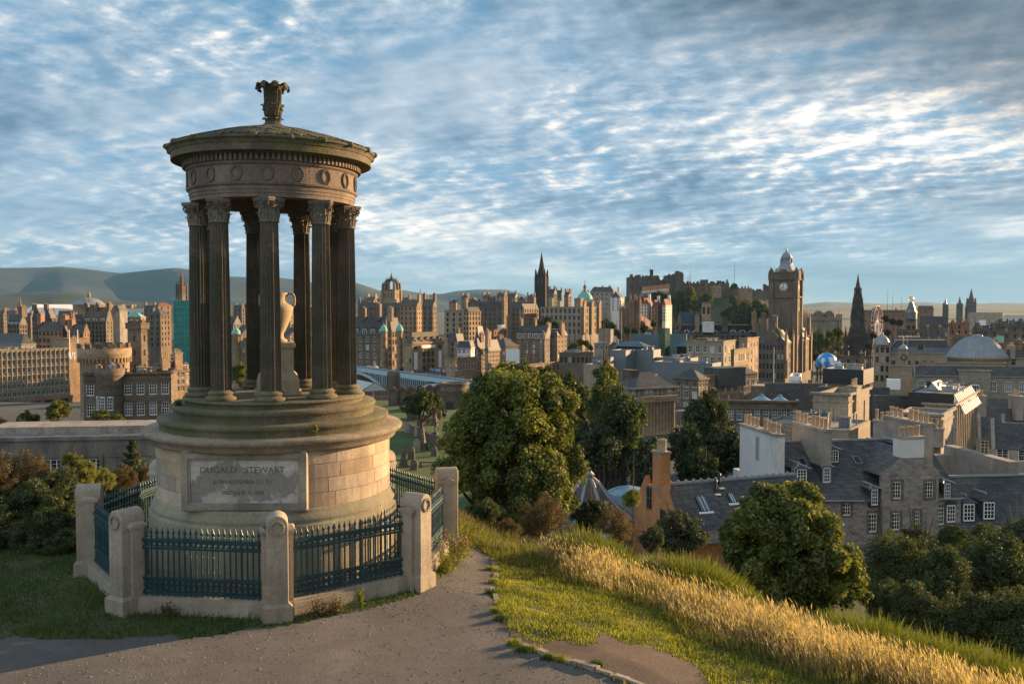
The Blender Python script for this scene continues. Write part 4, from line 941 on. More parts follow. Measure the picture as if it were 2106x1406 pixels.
# ---- clock tower hotel
def clock_hotel():
    psi = -28.5
    e = house('grand_hotel', 'large ornate sandstone hotel with a tall clock tower, right of centre', 'hotel', 1560, 1613, 1669, 706, 785, 385, psi, SG, 'mansard', 5.5, SL, 4, 7, 8, 'plain', 1.5, 2.4,
              chim=((.06, .1, 2.2, 1.4, 9, 4), (.5, .1, 2.2, 1.6, 8, 4), (.98, .45, 1.4, 2.2, 6, 4), (.98, .9, 1.4, 2.2, 7, 4)), dorm=(4, 2.4, 2.2, 'r', SB), ins=3.5)
    LA, LC = e['_LA'], e['_LC']
    for i in range(5):       # sunlit gabled bays with finials on the right front
        y = LC * (i + .12) / 4.4; mb = MB()
        mb.box(0, .9, y - 1.1, y + 1.1, -15, 1.2); mb.add([(.0, y - 1.3, 1.2), (.95, y - 1.3, 1.2), (.95, y + 1.3, 1.2), (0, y + 1.3, 1.2), (0.1, y, 4.6), (.9, y, 4.6)], [(0, 1, 5, 4), (2, 3, 4, 5), (1, 2, 5), (3, 0, 4)])
        mb.lathe([(.35, 4.2), (.5, 4.8), (.2, 5.2), (.05, 6.4)], 6, .5, y); mb.build('gabled_bay', SB, e)
    mb = MB(); mb.lathe([(4.6, -.2), (4.7, 1), (4.2, 3), (3.0, 5.2), (1.4, 6.6), (.4, 7.2), (.3, 9)], 8, -LA * .45, 4.2); mb.build('corner_dome', SD, e)
    mb = MB(); M = Matrix.Translation((-LA * .45, -.3, 0)); mb.box(-2.2, 2.2, 0, 1, -1, 3.0, 0, M); mb.add([M @ Vector(p) for p in ((-2.4, 0, 3), (2.4, 0, 3), (0, 0, 5.6), (-2.4, 1, 3), (2.4, 1, 3), (0, 1, 5.6))], [(0, 1, 2), (3, 5, 4), (0, 2, 5, 3), (1, 4, 5, 2)]); mb.build('pediment', SG, e)
    # tower
    B_ = P(1639, 600, 402); k = 402 / F * 1.005
    inv = Matrix.Translation(e.location) @ Matrix.Rotation(R(psi), 4, 'Z'); off = inv.inverted() @ B_
    t = bpy.data.objects.new('clock_tower', MB().mesh('x', SG)); 
    zt = lambda y: P(1639, y, 402).z - e.location.z
    s = 11.9; cx, cy = off.x - s / 2, off.y + s / 2; h = s / 2
    mb = MB(); block(mb, h - .3, -30, zt(612), 0, cx, cy); block(mb, h + .55, zt(612), zt(609), 0, cx, cy); block(mb, h - .5, zt(609), zt(575), 0, cx, cy)
    for sx in (-1, 1):
        for sy in (-1, 1):
            block(mb, 1.15, -30, zt(611), 0, cx + sx * (h - .75), cy + sy * (h - .75)); block(mb, 1.0, zt(609), zt(574), 0, cx + sx * (h - .5), cy + sy * (h - .5))
    block(mb, h + .25, zt(575), zt(572.5), 0, cx, cy); block(mb, h - .1, zt(572.5), zt(560), 0, cx, cy); block(mb, h + .15, zt(560), zt(558.5), 0, cx, cy)
    for q_ in (0, 1, 2, 3):
        M = Matrix.Translation((cx, cy, 0)) @ Matrix.Rotation(q_ * math.pi / 2, 4, 'Z'); 
        mb.add([M @ Vector(p) for p in ((-2.3, -h - .1, zt(560)), (2.3, -h - .1, zt(560)), (1.2, -h - .1, zt(553)), (-1.2, -h - .1, zt(553)), (-2.3, -h + .6, zt(560)), (2.3, -h + .6, zt(560)), (1.2, -h + .6, zt(553)), (-1.2, -h + .6, zt(553)))], [(0, 1, 2, 3), (7, 6, 5, 4), (0, 3, 7, 4), (1, 5, 6, 2), (3, 2, 6, 7)])
        for x_ in (-3.4, -1.1, 1.1, 3.4): mb.box(x_ - .28, x_ + .28, -h - .02, -h + .4, zt(690), zt(640), 0, M)
        for x_ in (-2.2, 0, 2.2): mb.box(x_ - .5, x_ + .5, -h + .24, -h + .31, zt(632), zt(618), 0, M)
    tw = mb.build('clock_tower', SG, e)
    for sx in (-1, 1):
        for sy in (-1, 1):
            mb = MB(); mb.lathe([(1.3, zt(575)), (1.35, zt(565)), (1.2, zt(560)), (1.0, zt(556)), (.45, zt(553)), (.6, zt(551.5)), (.1, zt(549))], 8, cx + sx * (h - .4), cy + sy * (h - .4)); mb.build('corner_pinnacle', SG, tw)
    mb = MB(); mb.lathe([(5.4, zt(560)), (4.2, zt(553)), (3.1, zt(544)), (2.9, zt(542))], 8, cx, cy, smooth=False); mb.lathe([(2.8, zt(542)), (2.8, zt(540)), (2.3, zt(539)), (2.3, zt(531)), (2.7, zt(530)), (2.2, zt(524)), (1.3, zt(518)), (.35, zt(514)), (.5, zt(511)), (.1, zt(508)), (.06, zt(491))], 12, cx, cy)
    mb.build('lead_lantern', LEAD, tw)
    mb = MB()
    for i in range(8): a = i * math.pi / 4; mb.tube((cx + 2.5 * math.cos(a), cy + 2.5 * math.sin(a), zt(540)), (cx + 2.5 * math.cos(a), cy + 2.5 * math.sin(a), zt(531)), .32, .32, 6)
    mb.build('lantern_columns', LEAD, tw)
    for q_ in range(4):       # four clock faces
        M = Matrix.Translation((cx, cy, 0)) @ Matrix.Rotation(q_ * math.pi / 2, 4, 'Z') @ Matrix.Translation((0, -h + .5, zt(590)))
        mb = MB(); mb.lathe([(2.12, .05), (2.12, .13), (0, .13)], 32, M=M @ Matrix.Rotation(R(90), 4, 'X')); cl = mb.build('clock_face', CLK, tw)
        mb = MB()
        for i in range(12):
            a = i * math.pi / 6; Mi = M @ Matrix.Rotation(a, 4, 'Y'); mb.box(-.10, .10, -.19, -.14, 1.35, 1.9, 0, Mi)
        mb.torus((0, -.15, 0), 2.05, .10, 32, 5, M); mb.torus((0, -.15, 0), 1.2, .03, 24, 4, M); mb.build('numerals', BRF, cl)
        mb = MB(); mb.box(-.11, .11, -.26, -.21, -.3, 1.75, 0, M @ Matrix.Rotation(R(2), 4, 'Y')); mb.build('minute_hand', BRF, cl)
        mb = MB(); mb.box(-.13, .13, -.31, -.27, -.3, 1.15, 0, M @ Matrix.Rotation(R(-122), 4, 'Y')); mb.build('hour_hand', BRF, cl)
CLK = mat('clock_white', (0.75, 0.72, 0.66), 0.5, 0.03, 1, 0, 5)
clock_hotel()

# ---- crown steeple church
def crown():
    e, H, k, b0 = top_at(805, 560, 622, 700, 'church', 'crown_steeple', 'stone church tower topped by an open crown of arches, left of the tall black spire', rz=R(-20))
    zt = lambda y: H - (y - 560) * k
    mb = MB(); w = 5.2; block(mb, w, 0, zt(597)); 
    for s in (-1, 1):
        for t in (-1, 1): block(mb, .9, 0, zt(596), 0, s * w, t * w)
    tw = mb.build('tower', SB, e)
    mb = MB()
    for q_ in range(4):
        M = Matrix.Rotation(q_ * math.pi / 2, 4, 'Z')
        for x_ in (-2.6, 0, 2.6): mb.box(x_ - .6, x_ + .6, -w - .04, -w + .1, zt(612), zt(602), 0, M)
    mb.build('belfry_opening', SD, tw)
    mb = MB(); block(mb, w + .5, zt(597), zt(594.5))
    for i in range(8):
        a = i * math.pi / 4 + math.pi / 4; r0 = w * (1.32 if i % 2 == 0 else 1.0); prev = None
        for t in range(7):
            f = t / 6; r_ = r0 * (1 - f) ** .62 + .3; z = zt(594) + (zt(574) - zt(594)) * math.sin(f * math.pi / 2); p = Vector((r_ * math.cos(a), r_ * math.sin(a), z))
            if prev is not None: mb.tube(prev, p, .75, .6, 5, smooth=False)
            prev = p
            if t in (1, 2, 3, 4): spire(mb, .45, z, z + 3, 4, cx=p.x, cy=p.y)
        block(mb, .8, zt(596), zt(586), 0, r0 * math.cos(a), r0 * math.sin(a)); spire(mb, 1.0, zt(586), zt(579), 4, cx=r0 * math.cos(a), cy=r0 * math.sin(a))
    mb.lathe([(1.5, zt(578)), (1.6, zt(574)), (1.2, zt(571)), (.6, zt(566)), (.1, zt(561)), (.05, zt(554))], 8)
    mb.build('crown', SG, e)
crown()
# ---- spires
def spire_church(px, yt, ysp, yb, d, wpx, m, name, label, cat='church', pinn=True, top=None, rz=-20, group=None, n=8):
    e, H, k, b0 = top_at(px, yt, yb, d, cat, name, label, group, R(rz)); zt = lambda y: H - (y - yt) * k; w = wpx * k / 2 * .86
    mb = MB(); block(mb, w, 0, zt(ysp), 0, 0, 0, w * .93); mid = zt(ysp + (yb - ysp) * .5); block(mb, w * 1.06, mid - .5, mid)
    for s in (-1, 1):
        for t in (-1, 1): block(mb, w * .16, 0, zt(ysp) , 0, s * w, t * w)
    for q_ in range(4):
        M = Matrix.Rotation(q_ * math.pi / 2, 4, 'Z')
        for x_ in (-.4, .4): mb.box(x_ * w - w * .14, x_ * w + w * .14, -w * 1.02, -w * .8, mid + .5, zt(ysp) - w * .4, 1, M)
    mb.build('tower', [m, SD], e)
    mb = MB(); spire(mb, w * .86, zt(ysp), H, n, 0, tip=.03)
    for f_ in (.28, .55): r_ = w * .86 * (1 - f_) + .12; z_ = zt(ysp) + (H - zt(ysp)) * f_; mb.lathe([(r_, z_ - .25), (r_ + .25, z_), (r_ * .97, z_ + .3)], n, smooth=False)
    mb.build('spire', top or m, e)
    if pinn:
        for s in (-1, 1):
            mb = MB()
            for t in (-1, 1): mb = MB(); block(mb, w * .15, zt(ysp) - 1, zt(ysp - (ysp - yt) * .13), 0, s * w * .95, t * w * .95); spire(mb, w * .26, zt(ysp - (ysp - yt) * .13), zt(ysp - (ysp - yt) * .3), 4, cx=s * w * .95, cy=t * w * .95); mb.build('pinnacle', m, e)
            mb = MB()
            for q_ in (-.35, .35): spire(mb, w * .16, zt(ysp), zt(ysp - (ysp - yt) * .18), 4, cx=s * w * .95, cy=q_ * w); spire(mb, w * .16, zt(ysp), zt(ysp - (ysp - yt) * .18), 4, cx=q_ * w, cy=s * w * .95)
            mb.build('parapet_pinnacles', m, e)
    return e, zt, w
M_HUB = mat('black_spire_stone', (0.050, 0.038, 0.032), 0.95, 0.3, 0.2, 0.3, 1.5)
spire_church(1114, 518, 566, 607, 900, 23, M_HUB, 'church_spire', 'very tall slim black gothic spire on the ridge in the centre')
spire_church(373, 555, 588, 622, 560, 17, SG, 'church_spire', 'brown stone spire rising over the teal netted scaffold')
spire_church(41, 609, 630, 645, 1100, 9, SR, 'church_spire', 'small brown spire at the far left skyline', pinn=False)
HZ = mat('distant_spire_stone', (0.12, 0.095, 0.07), 0.95, 0.2, 0.1, 0.2, 1)
spire_church(1998, 593, 620, 646, 2100, 17, HZ, 'church_spire', 'tallest of the three sharp cathedral spires on the right skyline')
spire_church(1974, 609, 628, 650, 2080, 11, HZ, 'church_spire', 'left of the three sharp cathedral spires on the right skyline')
spire_church(1989.5, 611, 630, 646, 2130, 7, HZ, 'church_spire', 'thin cathedral spire tucked against the tallest on the right skyline', pinn=False)
spire_church(1945, 613, 626, 652, 1500, 10, HZ, 'church_spire', 'square hazy church tower with a short leaden cap, right skyline', top=LEAD)
spire_church(864.5, 591, 604, 612, 1000, 3, SG, 'church_spire', 'thin little spire between the crown steeple and the flagpole', pinn=False)
for px, yt, yb, d, lab in ((881, 584, 618, 620, 'white flagpole right of the crown steeple'), (1340, 537, 558, 1200, 'flagpole on the round turret of the castle'), (1278, 641, 700, 330, 'thin grey pole in front of the twin gothic towers'), (1591, 715, 800, 180, 'tall thin mast in front of the clock tower hotel'), (917, 737, 766, 330, 'street lamp standing on the near pavement of the bridge'), (1778, 738, 800, 250, 'thin pole standing left of the dark box roof'), (1864, 690, 800, 280, 'flagpole with small figure beside the little dome')):
    p = P(px, yt, d); q = P(px, yb, d); mb = MB(); r_ = max(.06, d * .00016); mb.tube((0, 0, 0), (0, 0, p.z - q.z), r_, r_ * .6, 6); mb.lathe([(0, p.z - q.z), (r_ * 1.8, p.z - q.z + r_), (0, p.z - q.z + r_ * 2.5)], 6)
    tag(mb.build('mast', WHT, None, (q.x, q.y, q.z)), lab, 'mast')

# ---- castle on its crag
def castle():
    d = 1200
    pts = [(1190, 640), (1230, 628), (1260, 622), (1290, 603), (1300, 600), (1400, 601), (1440, 603), (1500, 604), (1560, 600), (1590, 604), (1625, 620), (1670, 640), (1700, 652)]
    ridge('castle_rock', [(a, b + 1) for a, b in pts], 1230, -60, ROCK, 150, 1)
    e = ent('castle', P(1350, 605, d), 'dark stone castle on the wooded crag, its flag turret against the sky', 'castle'); o = e.location
    def blk(name, xa, xb, yt, yb, dd, dep, m=SD, cren=True, tur=()):
        A = P(xa, yt, dd) - o; B_ = P(xb, yt, dd) - o; zb = P(xa, yb, dd).z - o.z - 8; mb = MB()
        mb.box(A.x, B_.x, A.y, A.y + dep, zb, A.z)
        if cren: merlons(mb, [((A.x, A.y + .5, A.z), (B_.x, A.y + .5, A.z))], 2.4, 1.8, 1.2, 2.0)
        for (tx, ty, tw) in tur:
            T = P(tx, ty, dd) - o; w = tw * dd / F / 2; mb.box(T.x - w, T.x + w, A.y + 1, A.y + 1 + 2 * w, A.z - 1, T.z)
        n = max(2, int((B_.x - A.x) / 6)); hh = A.z - (P(xa, yb, dd).z - o.z); fl = max(1, int(hh / 5))
        for i in range(n):
            for j in range(fl):
                if rnd.random() < .75: x_ = A.x + (B_.x - A.x) * (i + .5) / n; z_ = A.z - 3.5 - j * 5; mb.box(x_ - .6, x_ + .6, A.y - .05, A.y + .3, z_ - 1, z_ + .9, 1)
        return mb.build(name, [m, CLOSED], e)
    blk('palace_block', 1296, 1356, 569, 600, 1195, 40, tur=((1299, 564, 6), (1314, 565, 8), (1342, 567, 26), (1352, 566, 5), (1328, 567, 4)))
    blk('curtain_wall', 1352, 1376, 576, 602, 1200, 30)
    blk('great_hall', 1372, 1392, 566, 600, 1190, 30, tur=((1377, 563, 4), (1384, 564, 4), (1390, 564, 3)))
    blk('memorial_tower', 1389, 1406, 562, 600, 1180, 20, tur=((1394, 557, 8), (1401, 559, 6)))
    blk('battery_wall', 1403, 1500, 582, 604, 1210, 30, tur=((1415, 578, 5), (1436, 578, 4), (1450, 575, 14), (1465, 578, 6), (1480, 577, 8), (1496, 575, 3), (1488, 578, 4)))
    blk('west_wall', 1498, 1530, 593, 606, 1215, 25, ROCKW); blk('outer_wall', 1538, 1584, 597, 612, 1220, 20, ROCKW, tur=((1574, 584, 6), (1580, 587, 10), (1562, 594, 5)))
    blk('lit_barracks', 1522, 1547, 592, 606, 1190, 14, SB, False, tur=((1527, 588, 2.5), (1533, 588, 2.5), (1540, 588, 2.5)))
    blk('gatehouse', 1466, 1484, 588, 600, 1180, 14, SB, True)
    mb = MB(); T = P(1340, 566, 1190) - o; mb.lathe([(2.3, -3), (2.3, 6), (2.7, 6), (2.7, 7.5), (0, 7.5)], 12, T.x, T.y, T.z); mb.build('flag_turret', SD, e)
    # sunlit seating stand below the palace
    s = ent('grandstand', P(1320, 606, 1110), 'sunlit scaffold seating stand under the castle palace', 'grandstand'); mb = MB(); o2 = s.location
    for i in range(28):
        t = i / 27; a = P(1321 + 55 * t, 606 - 6 * t, 1110) - o2; b = P(1321 + 55 * t, 594 - 6 * t, 1110) - o2; mb.tube((a.x, 0, a.z - 2), (b.x, 0, b.z + 2.5), .28, .28, 4)
    mb.build('scaffold_post', SB, s)
    mb = MB(); a, b, c, e2 = [P(x_, y_, 1110) - o2 for x_, y_ in ((1321, 604), (1376, 598), (1376, 592.5), (1321, 599))]
    mb.add([(a.x, 1, a.z), (b.x, 1, b.z), (c.x, 9, c.z), (e2.x, 9, e2.z)], [(0, 1, 2, 3)]); mb.add([(a.x, 9, a.z - 3), (b.x, 9, b.z - 3), (c.x, 9.2, c.z), (e2.x, 9.2, e2.z)], [(0, 1, 2, 3)]); mb.build('seating', FLATW, s)
ROCKW = mat('crag_wall_stone', (0.13, 0.11, 0.08), 0.95, 0.3, 0.1, 0.3, 1)
CLOSED = mat('dark_opening', (0.02, 0.018, 0.016), 0.6, 0.1, 1, 0, 5)
castle()

# ---- twin gothic towers (assembly hall)
e = ent('gothic_hall', P(1300, 690, 620), 'brown gothic hall with two tall pinnacled towers under the castle', 'hall', R(-25)); o = e.location; k = 620 / F
for px, yt, w in ((1301, 603, 10.5), (1313, 604, 9.5), (1279, 620, 8), (1287, 622, 7)):
    c = P(px, yt, 620) - o; inv = Matrix.Rotation(R(25), 4, 'Z') @ c; h = w * k / 2; zt_ = c.z - 1; mb = MB(); block(mb, h * .85, -15, zt_ - 3, 0, inv.x, inv.y)
    for s in (-1, 1):
        for t in (-1, 1): block(mb, h * .2, -15, zt_ - 3, 0, inv.x + s * h * .85, inv.y + t * h * .85); spire(mb, h * .27, zt_ - 3, zt_ + 1.2, 4, cx=inv.x + s * h * .85, cy=inv.y + t * h * .85)
    for q_ in range(4):
        M = Matrix.Translation((inv.x, inv.y, 0)) @ Matrix.Rotation(q_ * math.pi / 2, 4, 'Z'); mb.box(-h * .2, h * .2, -h * .9, -h * .7, zt_ - 13, zt_ - 5, 1, M); mb.box(-h * .2, h * .2, -h * .9, -h * .7, zt_ - 24, zt_ - 16, 1, M)
    mb.build('tower', [SR, SD], e)
mb = MB(); mb.box(-8, 8, 4, 22, -15, 9); mb.add([(-8, 4, 9), (8, 4, 9), (8, 22, 9), (-8, 22, 9), (0, 4, 14), (0, 22, 14)], [(0, 1, 4), (1, 2, 5, 4), (2, 3, 5), (3, 0, 4, 5)]); mb.build('nave', SR, e)
# ---------------------------------------------------------------- streets of houses, far to near
# old town ridge, centre
T = 'tenement'
house(T, 'long tenement with flat fronted windows under the crown steeple', 'tenement', 738, 838, 852, 632, 690, 640, 4, SG, 'gx', 3.4, SL, 6, bay=3.4, chim=((0, .5, 1, 3, 2.5, 4), (.4, .5, 1, 3, 2.5, 4), (.75, .5, 1, 3, 2.2, 4)))
house(T, 'tall narrow tenement with a sunlit right gable, left of the pair', 'tenement', 822, 857, 885, 631, 700, 560, -14, SB, 'gx', 4.6, SLB, 7, bay=2.8, chim=((.98, .5, 1.4, 3, 3.4, 4),))
house(T, 'tall tenement with a broad brown roof between two chimneys', 'tenement', 868, 890, 921, 631, 700, 540, -10, SG, 'gx', 4.6, SLB, 7, bay=2.8, chim=((.02, .5, 1.4, 3, 3.4, 4), (.98, .5, 1.4, 3, 3.4, 4)))
house(T, 'grey flat topped corner block between tall tenement and pedimented tower', 'office block', 914, 953, 966, 642, 697, 480, -12, SP, 'flat', 1, LEAD, 5, bay=3.0, win='plain', chim=((.3, .6, 4, 2.5, 5, 0, SR),))
e = house('tower_block', 'sunlit square tower block with a small pediment, behind the gabled pubs', 'tower', 953, 964, 989, 641, 702, 470, -35, SB, 'gy', 2.4, SL, 6, 2, 4, win='plain', ww=1.3, wh=2.2)
house(T, 'dark tenement range with tall sunlit gables left of the black spire', 'tenement', 1052, 1096, 1110, 634, 690, 700, -6, SG, 'gx', 5, SL, 6, bay=3, chim=((0, .5, 1, 2.5, 2, 3), (1, .5, 1.2, 3, 3, 3)))
house(T, 'grey dormered tenement range in the middle of the ridge', 'tenement', 984, 1032, 1050, 632, 692, 680, 2, SG, 'gx', 4.4, SL, 6, bay=3, dorm=(5, 1.8, 1.6, 'f', None), chim=((0, .5, 1, 2.5, 2, 3), (.6, .5, 1, 2.5, 2, 3)))
house(T, 'sunlit stepped gable house beside the tree clump', 'tenement', 1068, 1078, 1108, 636, 680, 640, -35, SB, 'gy', 4, SL, 5, bay=3)
# bank block with dome
bank = house('bank_building', 'ornate cream bank with sunlit columned front and green dome behind', 'bank', 1112, 1195, 1236, 634, 690, 620, -30, SP, 'flat', 1, LEAD, 4, 9, 5, win='plain', ww=1.7, wh=3, chim=((.1, .3, 3, 2, 7, 4), (.3, .3, 3, 2, 5, 4), (.85, .2, 5, 5, 7, 0, SB)))
LA, LC = bank['_LA'], bank['_LC']
for f_ in (.12, .5, .88):
    mb = MB(); y = LC * f_; mb.box(0, 1.3, y - 1.9, y + 1.9, -18, 3); mb.add([(0, y - 2.2, 3), (1.5, y - 2.2, 3), (1.5, y + 2.2, 3), (0, y + 2.2, 3), (0, y, 6.5), (1.5, y, 6.5)], [(0, 1, 5, 4), (2, 3, 4, 5), (1, 2, 5), (3, 0, 4)])
    for s in (-1, 1): mb.lathe([(.3, 3), (.45, 4), (.1, 6)], 6, .8, y + s * 1.8)
    mb.build('pedimented_bay', SB, bank)
mb = MB(); c = (-LA * .16, LC * .5); mb.lathe([(6.4, -1), (6.4, 4), (6.8, 4.3), (6.1, 4.6)], 16, *c); mb.build('dome_drum', SB, bank)
mb = MB(); mb.lathe([(6.0, 4.6), (5.6, 7), (4.6, 9.3), (3, 11), (1.4, 12)], 24, *c); mb.build('dome', COP, bank)
mb = MB(); mb.lathe([(1.4, 11.9), (1.5, 12.3), (1.0, 12.5), (1.0, 15), (1.4, 15.2), (.7, 16.3), (.2, 17), (.15, 19), (.4, 19.6), (0, 20)], 12, *c); mb.build('dome_lantern', SB, bank)
# gardens houses under the castle
for i, (xa, xb, xc, yt, yb, lab) in enumerate(((1318, 1330, 1344, 626, 660, 'tall white gabled house with brick lower floors under the castle, left'), (1340, 1352, 1362, 630, 668, 'white and red gabled house in the middle under the castle'), (1362, 1369, 1382, 628, 662, 'white gabled house farthest right under the castle trees'), (1256, 1276, 1284, 612, 640, 'white stepped gable house behind the gothic towers'))):
    house('gabled_house', lab, 'house', xa, xb, xc, yt, yb, 700, -25, REN if i != 1 else SR, 'gy', 5, RTI if i != 3 else SL, 5, 2, 3, cm=REN, chim=((.5, .8, 2, 1.4, 3, 3),), group='white gabled houses under the castle')
house('observatory_house', 'dark slated block with roof aerials left of the castle', 'office block', 1214, 1262, 1281, 600, 640, 820, -15, REG, 'mansard', 4.5, SL, 4, bay=4, ins=3, chim=((.2, .5, 2, 2, 2, 0), (.5, .5, 1.4, 3, 3, 0), (.8, .5, 2, 2, 3, 4)))
# filler tenements of the old town skyline
frs = [(735, 752, 623), (752, 772, 618), (772, 792, 622), (822, 842, 621), (925, 945, 622), (948, 962, 613), (962, 985, 622), (992, 1004, 612), (1006, 1022, 618), (1020, 1040, 609), (1042, 1062, 611), (1064, 1084, 617), (1084, 1102, 612), (1126, 1142, 604), (1142, 1158, 606), (1160, 1172, 609), (1196, 1214, 604), (1238, 1256, 618), (430, 446, 640), (480, 500, 636), (502, 512, 632), (585, 600, 650), (636, 650, 640), (-20, 10, 646), (12, 34, 646), (45, 66, 650), (90, 112, 652), (226, 250, 640), (250, 272, 636), (272, 296, 641), (296, 318, 637), (318, 346, 640), (388, 400, 644), (408, 428, 640), (448, 472, 637), (520, 546, 641), (550, 578, 636), (604, 630, 645), (655, 688, 640), (690, 728, 636)]
for i, (xa, xb, yt) in enumerate(frs):
    d = rnd.choice((760, 820, 880, 940)); house('distant_tenement', 'small hazy stone tenement packed into the far roofscape', 'tenement', xa, xb - 3, xb + 4, yt, yt + 30, d, rnd.choice((-10, -25, 5, -35)), rnd.choice((SB, SG, SG, SR)), rnd.choice(('gx', 'gx', 'gy', 'hip')), rnd.uniform(3, 5), rnd.choice((SL, SL, SLB)), 4, bay=4, trim=False,
          chim=((rnd.choice((0, .1)), .5, 1.2, 3, 2.5, 0), (rnd.choice((1, .9)), .5, 1.2, 3, 2.5, 0)), group='hazy far tenements')
# station side: newspaper building, arcaded hotel, gabled pubs
nb_ = house('baronial_office', 'baronial sandstone office with two green copper turret caps by the bridge', 'office block', 690, 792, 797, 691, 758, 420, -6, SG, 'gx', 9, SL, 4, bay=3.3, win='sash', ww=1.5, wh=2.4, dorm=(6, 2.6, 3.4, 'f', SG), chim=((.55, .5, 2, 3, 4, 4), (.85, .5, 2, 4, 6, 5)))
house('gabled_wing', 'sunlit tall gabled wing between the two green turret caps', 'office block', 797, 806, 822, 683, 756, 405, -35, SB, 'gy', 6.5, SL, 5, 1, 3, win='plain', ww=1.6, wh=2.6, chim=((.5, .12, 2.6, 1.4, 4.5, 4),))
for px, yt, lab in ((789, 667, 'round stone turret with copper cap, left of the sunlit gable'), (821.5, 666, 'round stone turret with copper cap, right of the sunlit gable')):
    e, H, k, b0 = top_at(px, yt, 757, 402, 'turret', 'turret', lab); mb = MB(); r_ = 7.2 * k; mb.lathe([(r_ * .8, 0), (r_ * .8, H - 5), (r_, H - 3.6), (r_, H - 3)], 16); mb.build('turret_wall', SB, e)
    mb = MB(); mb.lathe([(r_ * 1.15, H - 3), (r_ * 1.05, H - 2.2), (r_ * .7, H - .9), (r_ * .25, H - .2), (.08, H + .2), (.05, H + 1.5)], 16); mb.build('turret_cap', COP, e)
    for j in range(5): inst('window', WIN['plain'], e, (r_ * .79 * math.sin(.5), -r_ * .79 * math.cos(.5), H - 7.5 - j * 3.4), (0, 0, .5), (.9, 1, 1.9))
ar = house('arcaded_hotel', 'brightly sunlit arcaded hotel with five dormers and white banners', 'hotel', 830, 848, 912, 708, 763, 395, -35, SB, 'hip', 5.2, SLB, 1, 2, 0, win='plain', dorm=(5, 1.9, 2.2, 'r', SB))
LC = ar['_LC']; H = P(848, 708, 395).z - P(848, 763, 395).z
for i in range(3):
    y = LC * (.36 + .14 * i)
    for j, z in enumerate((-H * .97, -H * .73, -H * .50)): inst('window', WIN['plain'], ar, (.06, y, z), (0, 0, math.pi / 2), (1.7, 1, 2.0 if j < 2 else 2.5))
    mb = MB(); mb.box(0, .28, y - 1.35, y - 1.0, -H, -H * .22); mb.box(0, .28, y + 1.0, y + 1.35, -H, -H * .22); mb.box(.0, .22, y - 1.0, y + 1.0, -H * .53, -H * .505)
    for q_ in range(8):
        a0, a1 = math.pi * q_ / 8, math.pi * (q_ + 1) / 8; mb.tube((.15, y + 1.15 * math.cos(a0), -H * .26 + 1.0 * math.sin(a0)), (.15, y + 1.15 * math.cos(a1), -H * .26 + 1.0 * math.sin(a1)), .2, .2, 4)
    mb.build('arch', SB, ar)
for f_ in (.10, .88):
    for z in (-H * .20,): inst('window', WIN['plain'], ar, (.06, LC * f_, z), (0, 0, math.pi / 2), (2.2, 1, 1.6))
    mb = MB(); mb.box(.05, .14, LC * f_ - 1.1, LC * f_ + 1.1, -H * .95, -H * .30); mb.build('white_banner', WHT, ar)
mb = MB(); mb.box(.05, .16, LC * .27, LC * .73, -H * .16, -H * .05); mb.build('sign_board', WHT, ar)
mb = MB(); mb.box(-.4, .5, -.3, LC + .3, .3, .9); mb.build('balustrade', SB, ar)
house('gabled_pub', 'small slated block right of the arcaded hotel, below the sunlit tower', 'house', 921, 940, 946, 702, 740, 440, -20, SG, 'gx', 4, SL, 3, bay=3, chim=((1, .5, 1, 2, 2, 3),))
house('gabled_pub', 'orange gabled house with pale upper wall in front of the sunlit tower', 'house', 934, 941, 955, 703, 745, 390, -35, SR, 'gy', 3.5, SL, 3, 1, 3)
house('gabled_pub', 'white walled house with a black slate mansard, mid slope', 'house', 940, 968, 976, 717, 745, 380, -12, REN, 'mansard', 3.2, SL, 2, 3, 1, ins=1)
house('gabled_pub', 'low sunlit shop range with white windows above the bridge', 'shop', 918, 936, 981, 742, 765, 350, -35, SB, 'flat', 1, FLATR, 2, 1, 8, win='white')
house('gabled_pub', 'brown baronial tenement with two stepped gables', 'tenement', 978, 984, 1003, 719, 765, 360, -35, SR, 'gy', 4.5, SL, 5, 1, 4, win='white', chim=((.5, .5, 1, 2, 2, 3),))
house('gabled_pub', 'brown tenement with bay windows and a tall chimney, right of the stepped gables', 'tenement', 1000, 1004, 1028, 722, 765, 358, -35, SB, 'hip', 4.5, SL, 5, 1, 4, win='white', chim=((.5, .1, 1.4, 2, 5, 3),))
house('gabled_pub', 'dark turreted pub with a conical roof behind the brown tenements', 'house', 976, 984, 998, 706, 725, 420, -25, SG, 'hip', 8, SL, 3, bay=3)
house('gabled_pub', 'pink rendered flats with a white stair tower', 'flats', 1000, 1016, 1042, 681, 712, 520, -35, SR, 'flat', 1, FLATW, 3, 2, 4, chim=((.6, .8, 3, 3, 3.4, 0, REN),))
house('gabled_pub', 'pale rendered house between the pink flats and the conical roof', 'house', 988, 1004, 1010, 684, 712, 500, -20, REN, 'hip', 3, SL, 3, bay=4)
house('billboard_block', 'slate roofed block behind the blank white hoarding', 'office block', 1010, 1040, 1066, 712, 765, 372, -35, SG, 'hip', 3.4, SL, 5, 4, 4, chim=((.2, .5, 1.2, 3, 2, 4),))
p = P(1041, 752, 352); q = P(1067, 718, 352); mb = MB(); W_ = (q.x - p.x) * 1.05; mb.box(0, W_, 0, .5, 0, q.z - p.z); 
tag(mb.build('hoarding', WHT, None, tuple(p), R(42) - R(42)), 'large blank white hoarding glowing in the sun above the station', 'hoarding')
